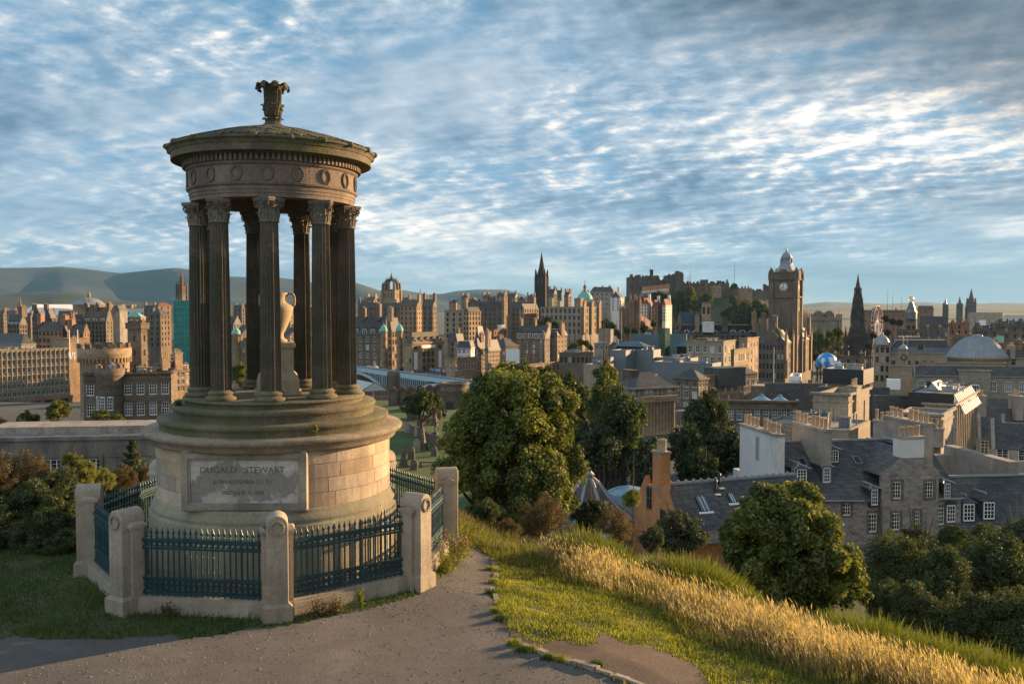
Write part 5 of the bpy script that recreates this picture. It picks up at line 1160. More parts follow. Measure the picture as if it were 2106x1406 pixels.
house('gabled_terrace', 'long terrace with pointed sunlit stone gables above the station', 'tenement', 1062, 1120, 1137, 697, 752, 420, -20, SG, 'gx', 6, SL, 5, bay=2.8, win='sash', dorm=(5, 2.6, 2.6, 'f', SB), chim=((0, .5, 1.4, 3, 3, 4), (.5, .5, 1.4, 3, 3, 4)))
house('gabled_terrace', 'tall sunlit end block of the terrace beside the dark garden trees', 'tenement', 1118, 1146, 1166, 690, 748, 430, -34, SB, 'mansard', 3, SL, 6, bay=2.8, chim=((1, .5, 1.4, 3, 4, 4), (.2, .2, 1.4, 3, 4, 4)), dorm=(3, 2, 2, 'f', SB), ins=1.2)
house('market_wall', 'long low sunlit stone wall building with round arched windows', 'market hall', 1010, 1018, 1160, 762, 778, 300, -35, SB, 'flat', 1, LEAD, 1, 1, 16, win='plain', wh=2.0)
# left: across the valley
G_ = 'tenements across the valley on the left'
house(T, 'big grey tenement with a broad brown roof, three chimneys and three white dormers', 'tenement', 172, 218, 236, 662, 705, 520, 2, SG, 'gx', 8.5, SLB, 5, 6, 2, dorm=(3, 2, 2, 'f', REN), chim=((0, .5, 1.4, 4, 2.5, 4), (.5, .5, 1.4, 4, 2.5, 4), (1, .5, 1.4, 4, 2.5, 4)), group=G_)
house(T, 'low tenement with a brown roof left of the three white dormers', 'tenement', 140, 168, 172, 664, 705, 530, 2, SG, 'gx', 5, SLB, 5, 4, 1, dorm=(2, 2, 2, 'f', SG), chim=((0, .5, 1.4, 3, 2, 3),), group=G_)
house(T, 'red tiled roof house with a tiny gable between grey tenements', 'tenement', 118, 148, 156, 665, 695, 500, 4, SR, 'gx', 7, RTI, 3, bay=3, chim=((.2, .2, 1, 2, 1, 3), (.9, .3, 1, 2, 1, 3)), group=G_)
house(T, 'tall gable chimney house with three small dormers at far left', 'tenement', 16, 40, 56, 669, 705, 480, -10, SG, 'gx', 6, SL, 4, 4, 3, dorm=(3, 2, 1.6, 'f', REN), chim=((1, .5, 1.8, 4, 4, 3),), group=G_)
house(T, 'grey stepped gable house with a single window under the marquee', 'tenement', 66, 76, 88, 655, 690, 520, -12, SG, 'gy', 6, SL, 4, 2, 2, chim=((.5, 0.02, 2.4, 1.4, 2, 3),), group=G_)
house(T, 'second grey stepped gable house under the marquee', 'tenement', 90, 101, 116, 655, 690, 515, -12, SG, 'gy', 6, SL, 4, 2, 2, chim=((.5, 0.02, 2.4, 1.4, 2, 3),), group=G_)
house(T, 'pink brown tenement with a flat blue slate roof and large chimney', 'tenement', 78, 128, 140, 680, 722, 440, 0, SR, 'gx', 4.4, SL, 3, 6, 2, chim=((0, .5, 2, 4, 4, 4), (1, .5, 2.4, 4, 3, 4)), group=G_)
house(T, 'brown tenement right of the big chimney, behind the white poles', 'tenement', 142, 172, 184, 684, 722, 440, 4, SR, 'gx', 4, SL, 3, 3, 2, chim=((0, .4, 2, 3, 3, 4),), group=G_)
house('pyramid_roof_house', 'squat house with a dark pyramid roof at the far left', 'house', -20, 44, 74, 708, 730, 400, -30, REG, 'hip', 4.6, SL, 1, 3, 2, group=None)
house(T, 'pale blank lilac gable beside a narrow tenement', 'tenement', 238, 246, 262, 640, 715, 470, -18, REG, 'gy', 3, SL, 0, 0, 0, group=G_)
house(T, 'grey tenement with scaffolded front left of the teal net', 'tenement', 306, 330, 358, 648, 715, 520, -10, SG, 'hip', 4, SL, 6, bay=3, win='sash', group=G_)
house(T, 'small copper green roofed hall behind the grey gable', 'hall', 258, 290, 300, 652, 664, 600, 0, SB, 'hip', 3.2, COP, 1, bay=4, group=G_)
house(T, 'sunlit yellow stone block right of the copper green roof', 'office block', 318, 326, 352, 628, 650, 620, -35, SB, 'hip', 2, RTI, 2, bay=4, group=G_)
house(T, 'red roofed hall with arched windows under the dome', 'hall', 212, 245, 262, 645, 664, 700, 0, SB, 'gx', 4.5, RTI, 2, bay=4, group=G_)
house(T, 'low pale flat roofed department block under the hills', 'office block', 228, 300, 312, 636, 650, 800, 0, REN, 'flat', 1, FLATW, 1, bay=6, group=G_)
# netted scaffold
p = P(358, 716, 500); q = P(358, 618, 500); w = (394 - 358) * 500 / F * 1.05
e = ent('scaffold_tower', tuple(p), 'tall scaffold wrapped in teal netting beneath the brown spire', 'scaffold'); mb = MB(); H = q.z - p.z; mb.box(0, w, 0, w, -25, H); mb.build('net', NET, e)
mb = MB()
for j in range(9): z = H * j / 8; mb.box(-.15, w + .15, -.15, w + .15, z - .12, z + .05)
for j in range(6): x_ = w * j / 5; mb.tube((x_, -.12, -20), (x_, -.12, H + 1.5), .08, .08, 4)
mb.build('scaffold_pole', COP, e)
# marquee and ribbed dome
e = ent('marquee', tuple(P(50, 650, 1000)), 'huge white tent roof on the left skyline', 'marquee'); o = e.location; mb = MB()
a, b, c, d_ = [P(x_, y_, dd) - o for x_, y_, dd in ((49, 640, 1000), (84, 650, 960), (205, 638, 1000), (195, 636, 1080))]; r1, r2 = P(70, 625.5, 990) - o, P(190, 626, 1040) - o
lo = lambda v: (v.x, v.y, v.z - 12)
mb.add([tuple(a), tuple(b), tuple(c), tuple(d_), tuple(r1), tuple(r2), lo(a), lo(b), lo(c), lo(d_)], [(1, 2, 5, 4), (3, 0, 4, 5), (0, 1, 4), (2, 3, 5), (0, 6, 7, 1), (1, 7, 8, 2), (2, 8, 9, 3)]); mb.build('canopy', WHT, e)
def rib_dome(px, yt, yb, d, rpx, name, label, m, ribs, drum=None, lant=3.0, sq=1.0, rise=None, wall=SP, cat='dome'):
    c = P(px, yb, d); k = d / F; r_ = rpx * k; h = (yb - yt) * k; e = ent(name, (c.x, c.y, c.z), label, cat); mb = MB(); pr = []
    for i in range(11): t = i / 10; pr.append((r_ * (1 - .84 * t ** 1.15) , h * math.sin(t * math.pi / 2) ** 1.05 * .93))
    mb.lathe(pr, 64); 
    for i in range(ribs):
        a = 2 * math.pi * i / ribs
        for (r0, z0), (r1, z1) in zip(pr[:-1], pr[1:]): mb.tube((r0 * math.cos(a), r0 * math.sin(a), z0), (r1 * math.cos(a), r1 * math.sin(a), z1), r_ * .009, r_ * .009, 4, caps=False)
    mb.build('dome_shell', m, e); mb = MB(); rr_ = pr[-1][0]; mb.lathe([(rr_ * 1.12, pr[-1][1] - .1), (rr_ * 1.12, pr[-1][1] + .25), (rr_, pr[-1][1] + .3), (rr_ * .6, h), (0, h * 1.04)], 32); mb.build('lantern', LEAD if lant < 5 else SB, e)
    if lant >= 5: mb = MB(); mb.lathe([(rr_ * .7, h), (rr_ * .7, h + lant * .5), (rr_ * .3, h + lant * .8), (.1, h + lant)], 12); mb.build('cupola', SB, e)
    mb = MB(); dh = drum or 6; mb.lathe([(r_ * .97, -dh - 12), (r_ * .97, -.6), (r_ * 1.03, -.5), (r_ * 1.03, -.05), (r_ * .97, 0)], 64); mb.lathe([(r_ * .97, -dh * .5), (r_ * .985, -dh * .48), (r_ * .97, -dh * .46)], 64); mb.build('drum', wall, e)
    return e
rib_dome(183, 611, 626, 1000, 31, 'ribbed_dome', 'shallow ribbed silver dome with a lantern on the left skyline', LEAD, 24, 2, lant=7, wall=SB)
rib_dome(2009, 688, 732, 255, 57, 'register_dome', 'large ribbed lead dome on a pale drum, right side', LEAD, 48, 4)
# hotel slab with grid front
hs = house('slab_hotel', 'sunlit slab hotel with a grid of white windows at the left edge', 'hotel', -40, -8, 141, 724, 824, 345, -35, SP, 'flat', 1, FLATR, 6, 1, 15, win='white', ww=1.7, wh=2.2, chim=(), parapet=.5)
LC = hs['_LC']; mb = MB(); H = P(-8, 724, 345).z - P(-8, 824, 345).z
for i in range(16): y = LC * i / 15; mb.box(.003, .5, y - .16, y + .16, -H, .3)
for j in range(7): z = -H * j / 6; mb.box(.003, .35, .16, LC, z - .15, z + .15)
mb.build('facade_grid', SP, hs)
mb = MB()
for i in range(6): y = LC * i / 5; mb.box(-.5, .9, y - .8, y + .8, -H - 6, -H - 1.2)
mb.box(-.3, 1.0, -1, LC + 1, -H - 1.2, -H); mb.build('podium', SR, hs); mb = MB(); mb.box(-.2, .1, 0, LC, -H - 6, -H - 1.2); mb.build('podium_opening_glass', GLS, hs)  # dark glass sheet set in the podium openings
house('hotel_tower', 'plain tan stair block with two white poles rising behind the slab hotel', 'hotel', 106, 142, 186, 701, 765, 372, -35, SB, 'flat', 1, FLATR, 0, 0, 0, LC=9)
for px in (143, 160): 
    p = P(px, 722, 340); q = P(px, 678, 340); mb = MB(); mb.tube((0, 0, -3), (0, 0, q.z - p.z), .22, .18, 6); tag(mb.build('white_pole', WHT, None, tuple(p)), 'left of two white poles on the tan stair block' if px == 143 else 'right of two white poles on the tan stair block', 'pole')
for j, tx in enumerate(('JURYS', 'INN')):
    p = P(153, 728 + 7.5 * j, 336); tag(inst('wall_lettering', text_mesh(tx, 1.9, WHT, None, .1), None, tuple(p), (math.pi / 2, 0, R(-10))), 'white hotel lettering on the tan stair block, ' + ('upper word' if j == 0 else 'lower word'), 'lettering')
# sign band by the road
p = P(-12, 856, 250); q = P(100, 852, 250); e = ent('road_parapet', tuple(p), 'long white road parapet lettered in black at the far left', 'parapet', math.atan2(q.y - p.y, q.x - p.x)); mb = MB(); L_ = (q - p).length * 1.03; mb.box(0, L_, 0, .5, -6, 1.0); mb.build('wall', WHT, e); mb = MB(); mb.box(0, L_, -.05, .6, 1.0, 1.15); mb.build('coping', SR, e)
inst('lettering', text_mesh('THE ARCHES', 1.25, BLK, 11.5, .03, 1.5), e, (L_ * .60, -.05, .45), (math.pi / 2, 0, 0))
# little sunlit tenement by the columns
house('corner_house', 'sunlit pinkish gabled tenement just left of the temple columns', 'tenement', 316, 326, 392, 768, 812, 210, -35, SB, 'gx', 2.6, SL, 3, 1, 6, win='sash', dorm=(4, 1.6, 1.6, 'r', SB), chim=((1, .2, 1, 2, 2.5, 4), (1, .6, 1, 2, 2.5, 4)))
e = house('domed_turret_house', 'sunlit house with a small copper capped turret seen between the columns', 'house', 478, 495, 540, 690, 742, 420, -35, SB, 'gx', 5, SL, 4, 1, 4, win='sash'); mb = MB(); mb.lathe([(1.9, -14), (1.9, .5), (2.2, .8)], 12, -2, -1); mb.lathe([(2.2, .8), (1.8, 2.4), (.6, 3.4), (.05, 5)], 12, -2, -1, 0, 1); mb.build('turret', [SB, COP], e)
house('tenement', 'dark range with white dormer seen through the temple columns', 'tenement', 440, 480, 530, 668, 705, 520, -10, SG, 'gx', 5, SL, 4, bay=3, dorm=(2, 2, 2, 'f', REN))
house('tenement', 'sunlit tenement directly behind the stone urn', 'tenement', 580, 596, 640, 690, 780, 430, -35, SB, 'gx', 4, SL, 6, 1, 5)

# ---------------------------------------------------------------- governor's house and the government building, left
def castle_house():
    e = house('castellated_house', 'castellated dark stone house with arched white windows, left of the temple', 'house', 150, 172, 352, 786, 872, 150, -76, SG, 'flat', 1, FLATW, 2, 2, 7, win='six', ww=1.35, wh=2.3, sill=.34, parapet=1.2, LA=9)
    crenel(e, SD, .7, 1.0, .8); LA, LC = e['_LA'], e['_LC']
    mb = MB(); mb.lathe([(2.1, -9), (2.1, .8), (2.35, 1.2), (2.35, 2.4), (2.05, 2.4), (2.05, 1.8), (0, 1.8)], 24, .3, LC * .30)
    for i in range(12): a = 2 * math.pi * i / 12; mb.box(2.0, 2.36, -.3, .3, 2.4, 2.95, 0, Matrix.Translation((.3, LC * .30, 0)) @ Matrix.Rotation(a, 4, 'Z'))
    b = mb.build('bow_window_tower', SG, e)
    for a in (-95, -60, -25, 10): inst('window', WIN['six'], b, (.3 + 2.12 * math.cos(R(a)), LC * .30 + 2.12 * math.sin(R(a)), -4.6), (0, 0, R(a + 90)), (.85, 1, 2.3))
    mb = MB(); mb.add([(-3.5, LC * .22, 1.6), (0, LC * .22, 1.6), (0, LC * .38, 1.6), (-3.5, LC * .38, 1.6), (-1.6, LC * .30, 3.3)], [(0, 1, 4), (1, 2, 4), (2, 3, 4), (3, 0, 4)]); mb.build('pyramid_rooflight', LEAD, e)
    t, H, k, b0 = top_at(215, 712, 800, 158, 'tower', 'round_tower', 'big round crenellated stone tower behind the castellated house'); r_ = 50 * k; mb = MB()
    mb.lathe([(r_ * .93, 0), (r_ * .93, H - 2.6), (r_ * .98, H - 2.2), (r_ * 1.02, H - 1.6), (r_ * 1.02, H - .2), (r_ * .96, H - .2), (r_ * .96, H - .9), (0, H - .9)], 48); mb.build('tower_wall', SB, t)
    mb = MB()
    for i in range(40): a = 2 * math.pi * i / 40; mb.box(r_ * .9, r_ * 1.03, -.14, .14, H - 2.7, H - 1.9, 0, Matrix.Rotation(a, 4, 'Z'))
    mb.build('corbel_course', SB, t); mb = MB()
    for i in range(14): a = 2 * math.pi * i / 14; mb.box(r_ * .95, r_ * 1.03, -.55, .55, H - .2, H + .55, 0, Matrix.Rotation(a, 4, 'Z'))
    mb.build('battlement', SD, t)
    for a in (-104, -99, -67, -62): inst('window', WIN['slit' if a > -80 else 'sash'], t, (r_ * .95 * math.cos(R(a)), r_ * .95 * math.sin(R(a)), H - 6.4), (0, 0, R(a + 90)), (.5, 1, 1.9))
    s = house('square_tower', 'tall narrow square stone tower with a sunlit right side, beside the round tower', 'tower', 262, 290, 303, 682, 770, 166, -20, SG, 'flat', 1, LEAD, 3, 1, 1, win='slit', ww=.5, wh=1.2, parapet=1.4); mb = MB(); LA, LC = s['_LA'], s['_LC']
    mb.box(-LA - .25, .25, -.25, LC + .25, .5, 1.4); mb.build('parapet', SG, s); crenel(s, SG, 1.3, 1.0, .6)
castle_house()
e = ent('government_building', tuple(P(-60, 905, 92)), 'long stained concrete government building with a flat grey roof, lower left', 'office block', R(7)); o = e.location; L_ = 34
mb = MB(); W_ = 22
op = [(round(3.1 + 3.9 * i, 3), round(5.1 + 3.9 * i, 3), -3.5, -2.2) for i in range(8)]
facade(mb, (0, 0, 0), (1, 0, 0), (0, -1, 0), L_, -9, 0, op, .2); mb.box(0, L_, .3, 9, -9, -.2); mb.box(-.1, L_ + .1, -.3, 0, -.15, .25); mb.box(-.1, L_ + .1, -.12, 0, -1.95, -1.75); mb.box(0, L_, -.12, 0, -4.1, -3.9); mb.quad((L_, 0, -9), (L_, 9, -9), (L_, 9, 0), (L_, 0, 0))
for i in range(8): mb.box(.9 + 3.9 * i, 1.25 + 3.9 * i, -.22, 0, -6, -1.6); 
mb.build('wall', CON, e)
for q_ in op: inst('window', WIN['wide'], e, ((q_[0] + q_[1]) / 2, .1, q_[2]), (0, 0, 0), (2.0, 1, 1.3))
mb = MB(); mb.box(-.1, L_ + .1, 0, 2.6, .0, .16); mb.build('roof', mat('blue_grey_gutter_roof', (0.17, 0.19, 0.22), .8, .2, .4, .2, 4, alt=(.30, .29, .27), altsc=.8), e)
mb = MB(); mb.box(-.1, L_ + .1, 2.6, 9, 0, .75); mb.box(-.1, L_ + .1, 2.35, 2.6, 0, .95); mb.build('roof_parapet', mat('pale_coping', (0.33, .28, .23), .9, .2, .5, .2, 4, stain=.4), e)
# ---------------------------------------------------------------- right half of the town
H_ = house; OB = 'office block'
H_('slate_range', 'long slate roofed block with white dormers left of the clock tower hotel', OB, 1384, 1556, 1562, 690, 712, 430, -8, SG, 'mansard', 5.2, SL, 2, 16, 1, win='plain', dorm=(9, 2.2, 2.4, 'f', REN), top=FLATW, ins=2.5,
   chim=((.29, .3, 2, 3, 6.5, 4, SB), (.97, .2, 2, 3, 8, 4, SB), (.62, .6, 3, 3, 5, 0, SD), (.08, .3, 1.6, 2, 5, 3), (.42, .3, 5.5, 6, 3.2, 0, REN)))
e = H_('arcaded_turret', 'square roof turret with paired dark arches below the castle', 'turret', 1443, 1462, 1468, 624, 655, 436, -12, SB, 'flat', 1, LEAD, 1, 2, 2, ww=1.3, wh=3.4, win='plain', parapet=.4, deep=-20)
H_('glass_roof_box', 'dark blue glass roof box left of the arcaded turret', OB, 1396, 1430, 1434, 643, 672, 445, -8, mat('blue_glass', (.02, .055, .08), .15, .2, .3, 0, 4), 'flat', 1, TEALR, 1, 0, 0, deep=-20, trim=False, parapet=.3)
H_('post_office', 'grand stone office with sunlit pilastered pavilions left of the clock tower hotel', OB, 1412, 1488, 1512, 711, 775, 292, -30, SP, 'flat', 1, LEAD, 3, 5, 3, win='sash', ww=1.3, wh=2.3, parapet=1.4, chim=((.3, .4, 4, 3, 2, 0, SD),))
H_('post_office_wing', 'low sunlit colonnaded wing between the two pavilions', OB, 1500, 1510, 1540, 728, 775, 300, -32, SB, 'flat', 1, LEAD, 2, 1, 7, win='sash', ww=1.2, wh=2.6, parapet=1.4)
H_('post_office_wing', 'sunlit end pavilion against the clock tower hotel', OB, 1520, 1537, 1560, 704, 770, 318, -30, SB, 'flat', 1, LEAD, 4, 3, 4, win='sash', ww=1.3, wh=2.6, parapet=1.4)
# shopping mall roofs, grey boxes
def boxes(name, label, cat, xa, xb, xc, yt, yb, d, wall, top, psi=-30, **k):
    if name == 'roof_plant': k['deep'] = P(xb, yb, d).z - .2
    return H_(name, label, cat, xa, xb, xc, yt, yb, d, psi, wall, 'flat', 1, top, k.pop('fl', 1), k.pop('nf', 0), k.pop('nr', 0), trim=False, parapet=.25, **k)
boxes('plant_box', 'left of two grey metal boxes with outside stairs, middle right', 'roof plant', 1255, 1287, 1309, 722, 762, 262, ZINC, FLATW)
boxes('plant_box', 'right of two grey metal boxes with outside stairs, middle right', 'roof plant', 1308, 1344, 1359, 721, 752, 266, ZINC, FLATW)
boxes('roof_block', 'low dark grey terrace block left of the two grey metal boxes', OB, 1216, 1256, 1262, 736, 765, 258, ZINC, FLATR)
boxes('roof_block', 'grey terrace block with a thin railing right of the two grey metal boxes', OB, 1346, 1420, 1436, 738, 770, 262, ZINC, FLATR)
boxes('roof_block', 'pale roofed steel block with a sunlit end, in front of the old post office', OB, 1343, 1465, 1483, 749, 772, 225, ZINC, FLATW)
boxes('roof_block', 'flat stone faced block with a pale white roof, centre right', OB, 1225, 1345, 1352, 772, 790, 205, SG, FLATW)
boxes('roof_block', 'plain beige stone cube beside the tree tops, centre right', OB, 1200, 1240, 1262, 752, 790, 240, SP, FLATR)
H_('mall_roof', 'blue green hipped metal roof with a dark glass storey, left', 'shopping centre', 1268, 1322, 1334, 712, 722, 330, -30, GLS, 'hip', 1.8, TEALR, 1, 0, 0, trim=False, o=1.0)
H_('mall_roof', 'blue green hipped metal roof with a dark glass storey, right', 'shopping centre', 1392, 1430, 1440, 712, 724, 325, -30, GLS, 'hip', 1.8, TEALR, 1, 0, 0, trim=False, o=1.0)
H_('mall_hall', 'long blue green metal hall behind the two hipped metal roofs', 'shopping centre', 1300, 1412, 1424, 693, 716, 352, -12, TEALR, 'flat', 1, TEALR, 1, 0, 0, trim=False)
H_('glass_stair_tower', 'green glass stair tower standing between the hipped metal roofs', 'stair tower', 1355, 1368, 1378, 676, 716, 322, -30, mat('green_glass', (.035, .075, .05), .15, .3, .4, .2, 5, rows=(1.2, 1.5, .08, .2)), 'flat', 1, TEALR, 1, 0, 0, trim=False, parapet=.2)
H_('garden_lodge', 'small classical stone lodge with chimneys left of the mall', 'house', 1222, 1252, 1268, 707, 725, 345, -25, SP, 'hip', 1.6, LEAD, 1, 3, 2, chim=((.6, .4, 5, 4, 4.5, 0),))
H_('garden_lodge', 'low stone arcade wall at the edge of the gardens', 'wall', 1150, 1220, 1226, 732, 752, 300, -8, SG, 'flat', 1, FLATR, 1, 8, 0, win='plain')
# waterloo place
def colonnade(e, n, y0, y1, z0, z1, m=SB, r_=.35):
    mb = MB()
    for i in range(n): y = y0 + (y1 - y0) * i / max(1, n - 1); mb.lathe([(r_ * 1.2, z0), (r_, z0 + .4), (r_ * .85, z1 - .4), (r_ * 1.3, z1)], 8, .45, y)
    mb.box(0, 1.1, y0 - .7, y1 + .7, z1, z1 + 1.0); mb.box(0, .9, y0 - .7, y1 + .7, z0 - .6, z0); mb.build('colonnade', m, e)
e = H_('colonnaded_block', 'sunlit colonnaded stone block rising above the dark trees, centre right', OB, 1262, 1306, 1391, 801, 880, 150, -63, SP, 'hip', 2.6, SL, 3, 2, 9, win='sash', ww=1.1, wh=2.2, chim=((.2, .3, 3, 1.4, 1.2, 0, SD),))
colonnade(e, 10, 1.5, e['_LC'] - 1, -7.5, -2.2)
H_('corner_block', 'grey corner block with sash windows behind the colonnaded block', OB, 1386, 1437, 1456, 781, 850, 190, -38, SG, 'hip', 2.0, SL, 3, 3, 3, win='sash', ww=1.4, wh=2.2)
e = H_('street_range', 'long receding stone street range with balustrade, centre right', OB, 1440, 1455, 1516, 781, 830, 200, -60, SB, 'flat', 1, FLATR, 3, 1, 9, win='sash', ww=1.2, wh=2.0, chim=((.5, .7, 5, 8, 2.4, 0, SL),))
H_('street_range', 'far pavilion of the receding stone street range', OB, 1500, 1530, 1558, 769, 810, 262, -48, SG, 'hip', 1.8, SL, 3, 3, 5, win='sash', ww=1.2, wh=2.0)
# mid roofs right
boxes('roof_block', 'broad grey slate edged roof deck with a small white plant unit', OB, 1575, 1688, 1692, 792, 830, 160, SL, FLATR, -8)
boxes('roof_block', 'dark slate mansard with four small skylights in the right middle', OB, 1686, 1830, 1840, 800, 845, 150, SL, FLATR, -6)
boxes('roof_plant', 'black louvred roof plant box with a bright sunlit end', 'roof plant', 1692, 1776, 1797, 763, 790, 190, BLK, FLATR, -34)
boxes('roof_plant', 'small white air handling unit on the roof deck', 'roof plant', 1824, 1852, 1862, 783, 799, 165, WHT, FLATW, -20)
boxes('roof_plant', 'white box unit beside dark cylinders at the hotel foot', 'roof plant', 1623, 1645, 1652, 776, 788, 190, WHT, FLATW, -20)
boxes('roof_block', 'long low roof with pale edge in front of the hotel foot', OB, 1545, 1700, 1712, 800, 815, 175, SG, FLATR, -20)
boxes('roof_block', 'dark slate roof slope beside the black clad box', OB, 1800, 1868, 1880, 818, 870, 132, SL, FLATR, -8)
e = H_('dark_facade_block', 'dark stone block with tall white sash windows beside the big dark tree', OB, 1440, 1640, 1650, 838, 960, 112, -10, SG, 'flat', 1, FLATR, 3, 11, 1, win='six', ww=1.3, wh=2.3, parapet=.6)
for i, (px, py, dd, r_) in enumerate(((1566, 832, 122, 2.3), (1604, 834, 118, 2.0))):
    c = P(px, py, dd); mb = MB(); mb.lathe([(r_, -.6), (r_, 0), (r_ * .5, .75), (.25, 1.25), (.3, 1.4), (0, 1.5)], 16, smooth=False); k = mb.build('glass_rooflight', mat('rooflight_glass', (.22, .33, .40), .25, .2, 1, 0, 5), None, tuple(c)); tag(k, ('left' if i == 0 else 'right') + ' of the two round cone rooflights on the dark stone block', 'rooflight')
e = H_('stone_tower_block', 'square stone block with a sunlit right face and a row of tall pots', 'tower', 1672, 1745, 1788, 822, 905, 105, -34, SP, 'flat', 1, LEAD, 1, 0, 2, win='slit', ww=.7, wh=2.6, parapet=.5, chim=((.93, .35, 1.2, 2.4, 1.2, 6, SP),))
boxes('roof_block', 'low stone block with a bright white roof and sunlit parapet', OB, 1570, 1668, 1700, 878, 905, 97, SP, FLATW, -34)
boxes('roof_block', 'plain stone return wall beneath the row of tall pots', OB, 1612, 1745, 1790, 889, 950, 94, SP, FLATR, -34)
e = H_('black_clad_box', 'black clad top storey with sloped sunlit louvres on its right side', OB, 1868, 1962, 1998, 812, 860, 125, -34, BLK, 'flat', 1, mat('brown_felt', (.20, .165, .14), .9, .2, .3, .1, 4), 1, 0, 0, trim=False, parapet=.12)
LA, LC = e['_LA'], e['_LC']; mb = MB()
for i in range(12): y = LC * (i + .3) / 12; mb.add([(.05, y, 0), (1.5, y, -2.6), (1.5, y + .35, -2.6), (.05, y + .35, 0), (.05, y, -.2), (1.3, y, -2.8), (1.3, y + .35, -2.8), (.05, y + .35, -.2)], [(0, 1, 2, 3), (7, 6, 5, 4), (0, 4, 5, 1), (3, 2, 6, 7)])
mb.build('sloped_louvres', WHT, e)
mb = MB(); mb.add([(-LA * .75, LC * .3, .05), (-LA * .45, LC * .3, .05), (-LA * .45, LC * .7, .05), (-LA * .75, LC * .7, .05), (-LA * .62, LC * .3, 1.2), (-LA * .62, LC * .7, 1.2)], [(0, 1, 4), (1, 2, 5, 4), (2, 3, 5), (3, 0, 4, 5)]); mb.build('rooflight', LEAD, e)
e = H_('ribbed_office', 'grey ribbed office block falling away below the black clad storey', OB, 1900, 1962, 2012, 842, 1000, 122, -34, SP, 'flat', 1, FLATR, 5, 0, 14, win='plain', ww=1.0, wh=2.0, parapet=.5); LC = e['_LC']; mb = MB()
for i in range(15): y = LC * i / 14; mb.box(.003, .45, y - .13, y + .13, -13, .3)
mb.build('facade_rib', SP, e)
e = H_('chimneyed_block', 'flat roofed stone block with pale coping and three rows of pots', OB, 1842, 1936, 1960, 862, 905, 93, -34, REG, 'flat', 1, FLATW, 1, 0, 0, parapet=.3)
chimney(e, -4.4, -.5, 4.2, .9, -2.5, -.6, 8, REG, 1.3); chimney(e, -.8, -.6, 2.4, .9, -2.8, -1.0, 5, REG, 1.3)
# register house and neighbours
e = H_('register_house', 'long pale classical stone building with slate roofs at the right edge', OB, 1880, 2150, 2160, 777, 862, 205, -10, SP, 'gx', 2.4, SL, 2, 9, 1, win='six', ww=1.5, wh=2.4)
LA = e['_LA']
mb = MB(); xa_ = -LA * .66; mb.box(xa_, xa_ + 6.8, -.8, 4, -14, 1.4); mb.box(xa_ - .3, xa_ + 7.1, -1.1, 4, 1.4, 1.75); mb.box(xa_ + 2.3, xa_ + 4.6, -.95, -.8, -5.4, -1.4); mb.add([(xa_ + 2, -1.15, -1.3), (xa_ + 4.9, -1.15, -1.3), (xa_ + 3.45, -1.15, -.5), (xa_ + 2, -.8, -1.3), (xa_ + 4.9, -.8, -1.3), (xa_ + 3.45, -.8, -.5)], [(0, 1, 2), (0, 2, 5, 3), (1, 4, 5, 2), (0, 3, 4, 1)]); mb.build('central_bay', SP, e)
inst('window', WIN['six'], e, (xa_ + 3.45, -1.0, -5.2), (0, 0, 0), (1.7, 1, 3.6))
H_('stone_annex', 'pale blank stone annex left of the long classical building', OB, 1830, 1886, 1892, 762, 820, 220, -10, SP, 'flat', 1, LEAD, 1, 0, 0, parapet=1.0)
H_('register_hall', 'stone wall and lead roofs directly under the large ribbed dome', OB, 1900, 2068, 2080, 752, 780, 235, -8, SP, 'flat', 1, LEAD, 1, 0, 0, parapet=.6)
e = H_('domed_corner_building', 'stone corner building with a little lead dome and round window', OB, 1799, 1831, 1840, 712, 790, 300, -12, SP, 'flat', 1, LEAD, 4, 3, 1, win='plain', ww=1.2, wh=2.0); LA, LC = e['_LA'], e['_LC']
mb = MB(); mb.lathe([(2.5, .5), (2.4, 1.2), (2.0, 2.4), (1.2, 3.3), (.4, 3.8), (.3, 4.4), (0, 4.8)], 20, -LA / 2, LC / 2); mb.build('dome', LEAD, e)
mb = MB(); mb.torus((-LA / 2, -.1, -.9), .55, .15, 16, 5); mb.build('round_window', SD, e)
e = H_('statue_dome_turret', 'small square clock turret with a blue dome and a figure on top', 'turret', 1850, 1868, 1872, 720, 760, 280, -10, SP, 'flat', 1, LEAD, 0, 0, 0, parapet=.2); mb = MB(); mb.lathe([(1.35, .2), (1.2, .9), (.7, 1.5), (.1, 1.8), (.25, 2.2), (.3, 3.4), (.1, 3.8), (.15, 4.1), (0, 4.2)], 16, -1.4, .8); mb.build('dome', LEAD, e)
mb = MB(); mb.torus((-1.3, -.12, -2.2), .85, .22, 20, 5); mb.build('round_window', SD, e)
H_('slate_mansard_range', 'broad pale blue slate mansard range behind the little blue dome', OB, 1830, 1958, 1962, 727, 760, 300, -6, SP, 'mansard', 4.6, mat('pale_blue_slate', (.115, .135, .155), .7, .2, .3, .2, 5), 1, 8, 0, win='plain', ww=1.2, wh=1.3, ins=2.4, dorm=(1, 2.6, 3.2, 'f', SP), top=FLATW)
e = H_('gilded_cupola_tower', 'store tower with a lead cone and gilded openwork globe', 'tower', 1864, 1884, 1889, 658, 690, 450, -15, SG, 'flat', 1, LEAD, 1, 2, 1, win='plain', ww=1.4, wh=2.6); LA, LC = e['_LA'], e['_LC']; c = (-LA / 2, LC / 2)
mb = MB(); mb.lathe([(2.8, .5), (2.8, 3.4), (3.0, 3.6), (2.2, 5), (1.2, 8), (.9, 9)], 8, *c, smooth=False); mb.build('lead_cone', ZINC, e)
mb = MB()
for i in range(3): mb.torus((0, 0, 0), 1.15, .12, 12, 4, Matrix.Translation((*c, 10.6)) @ Matrix.Rotation(i * math.pi / 3, 4, 'Z'))
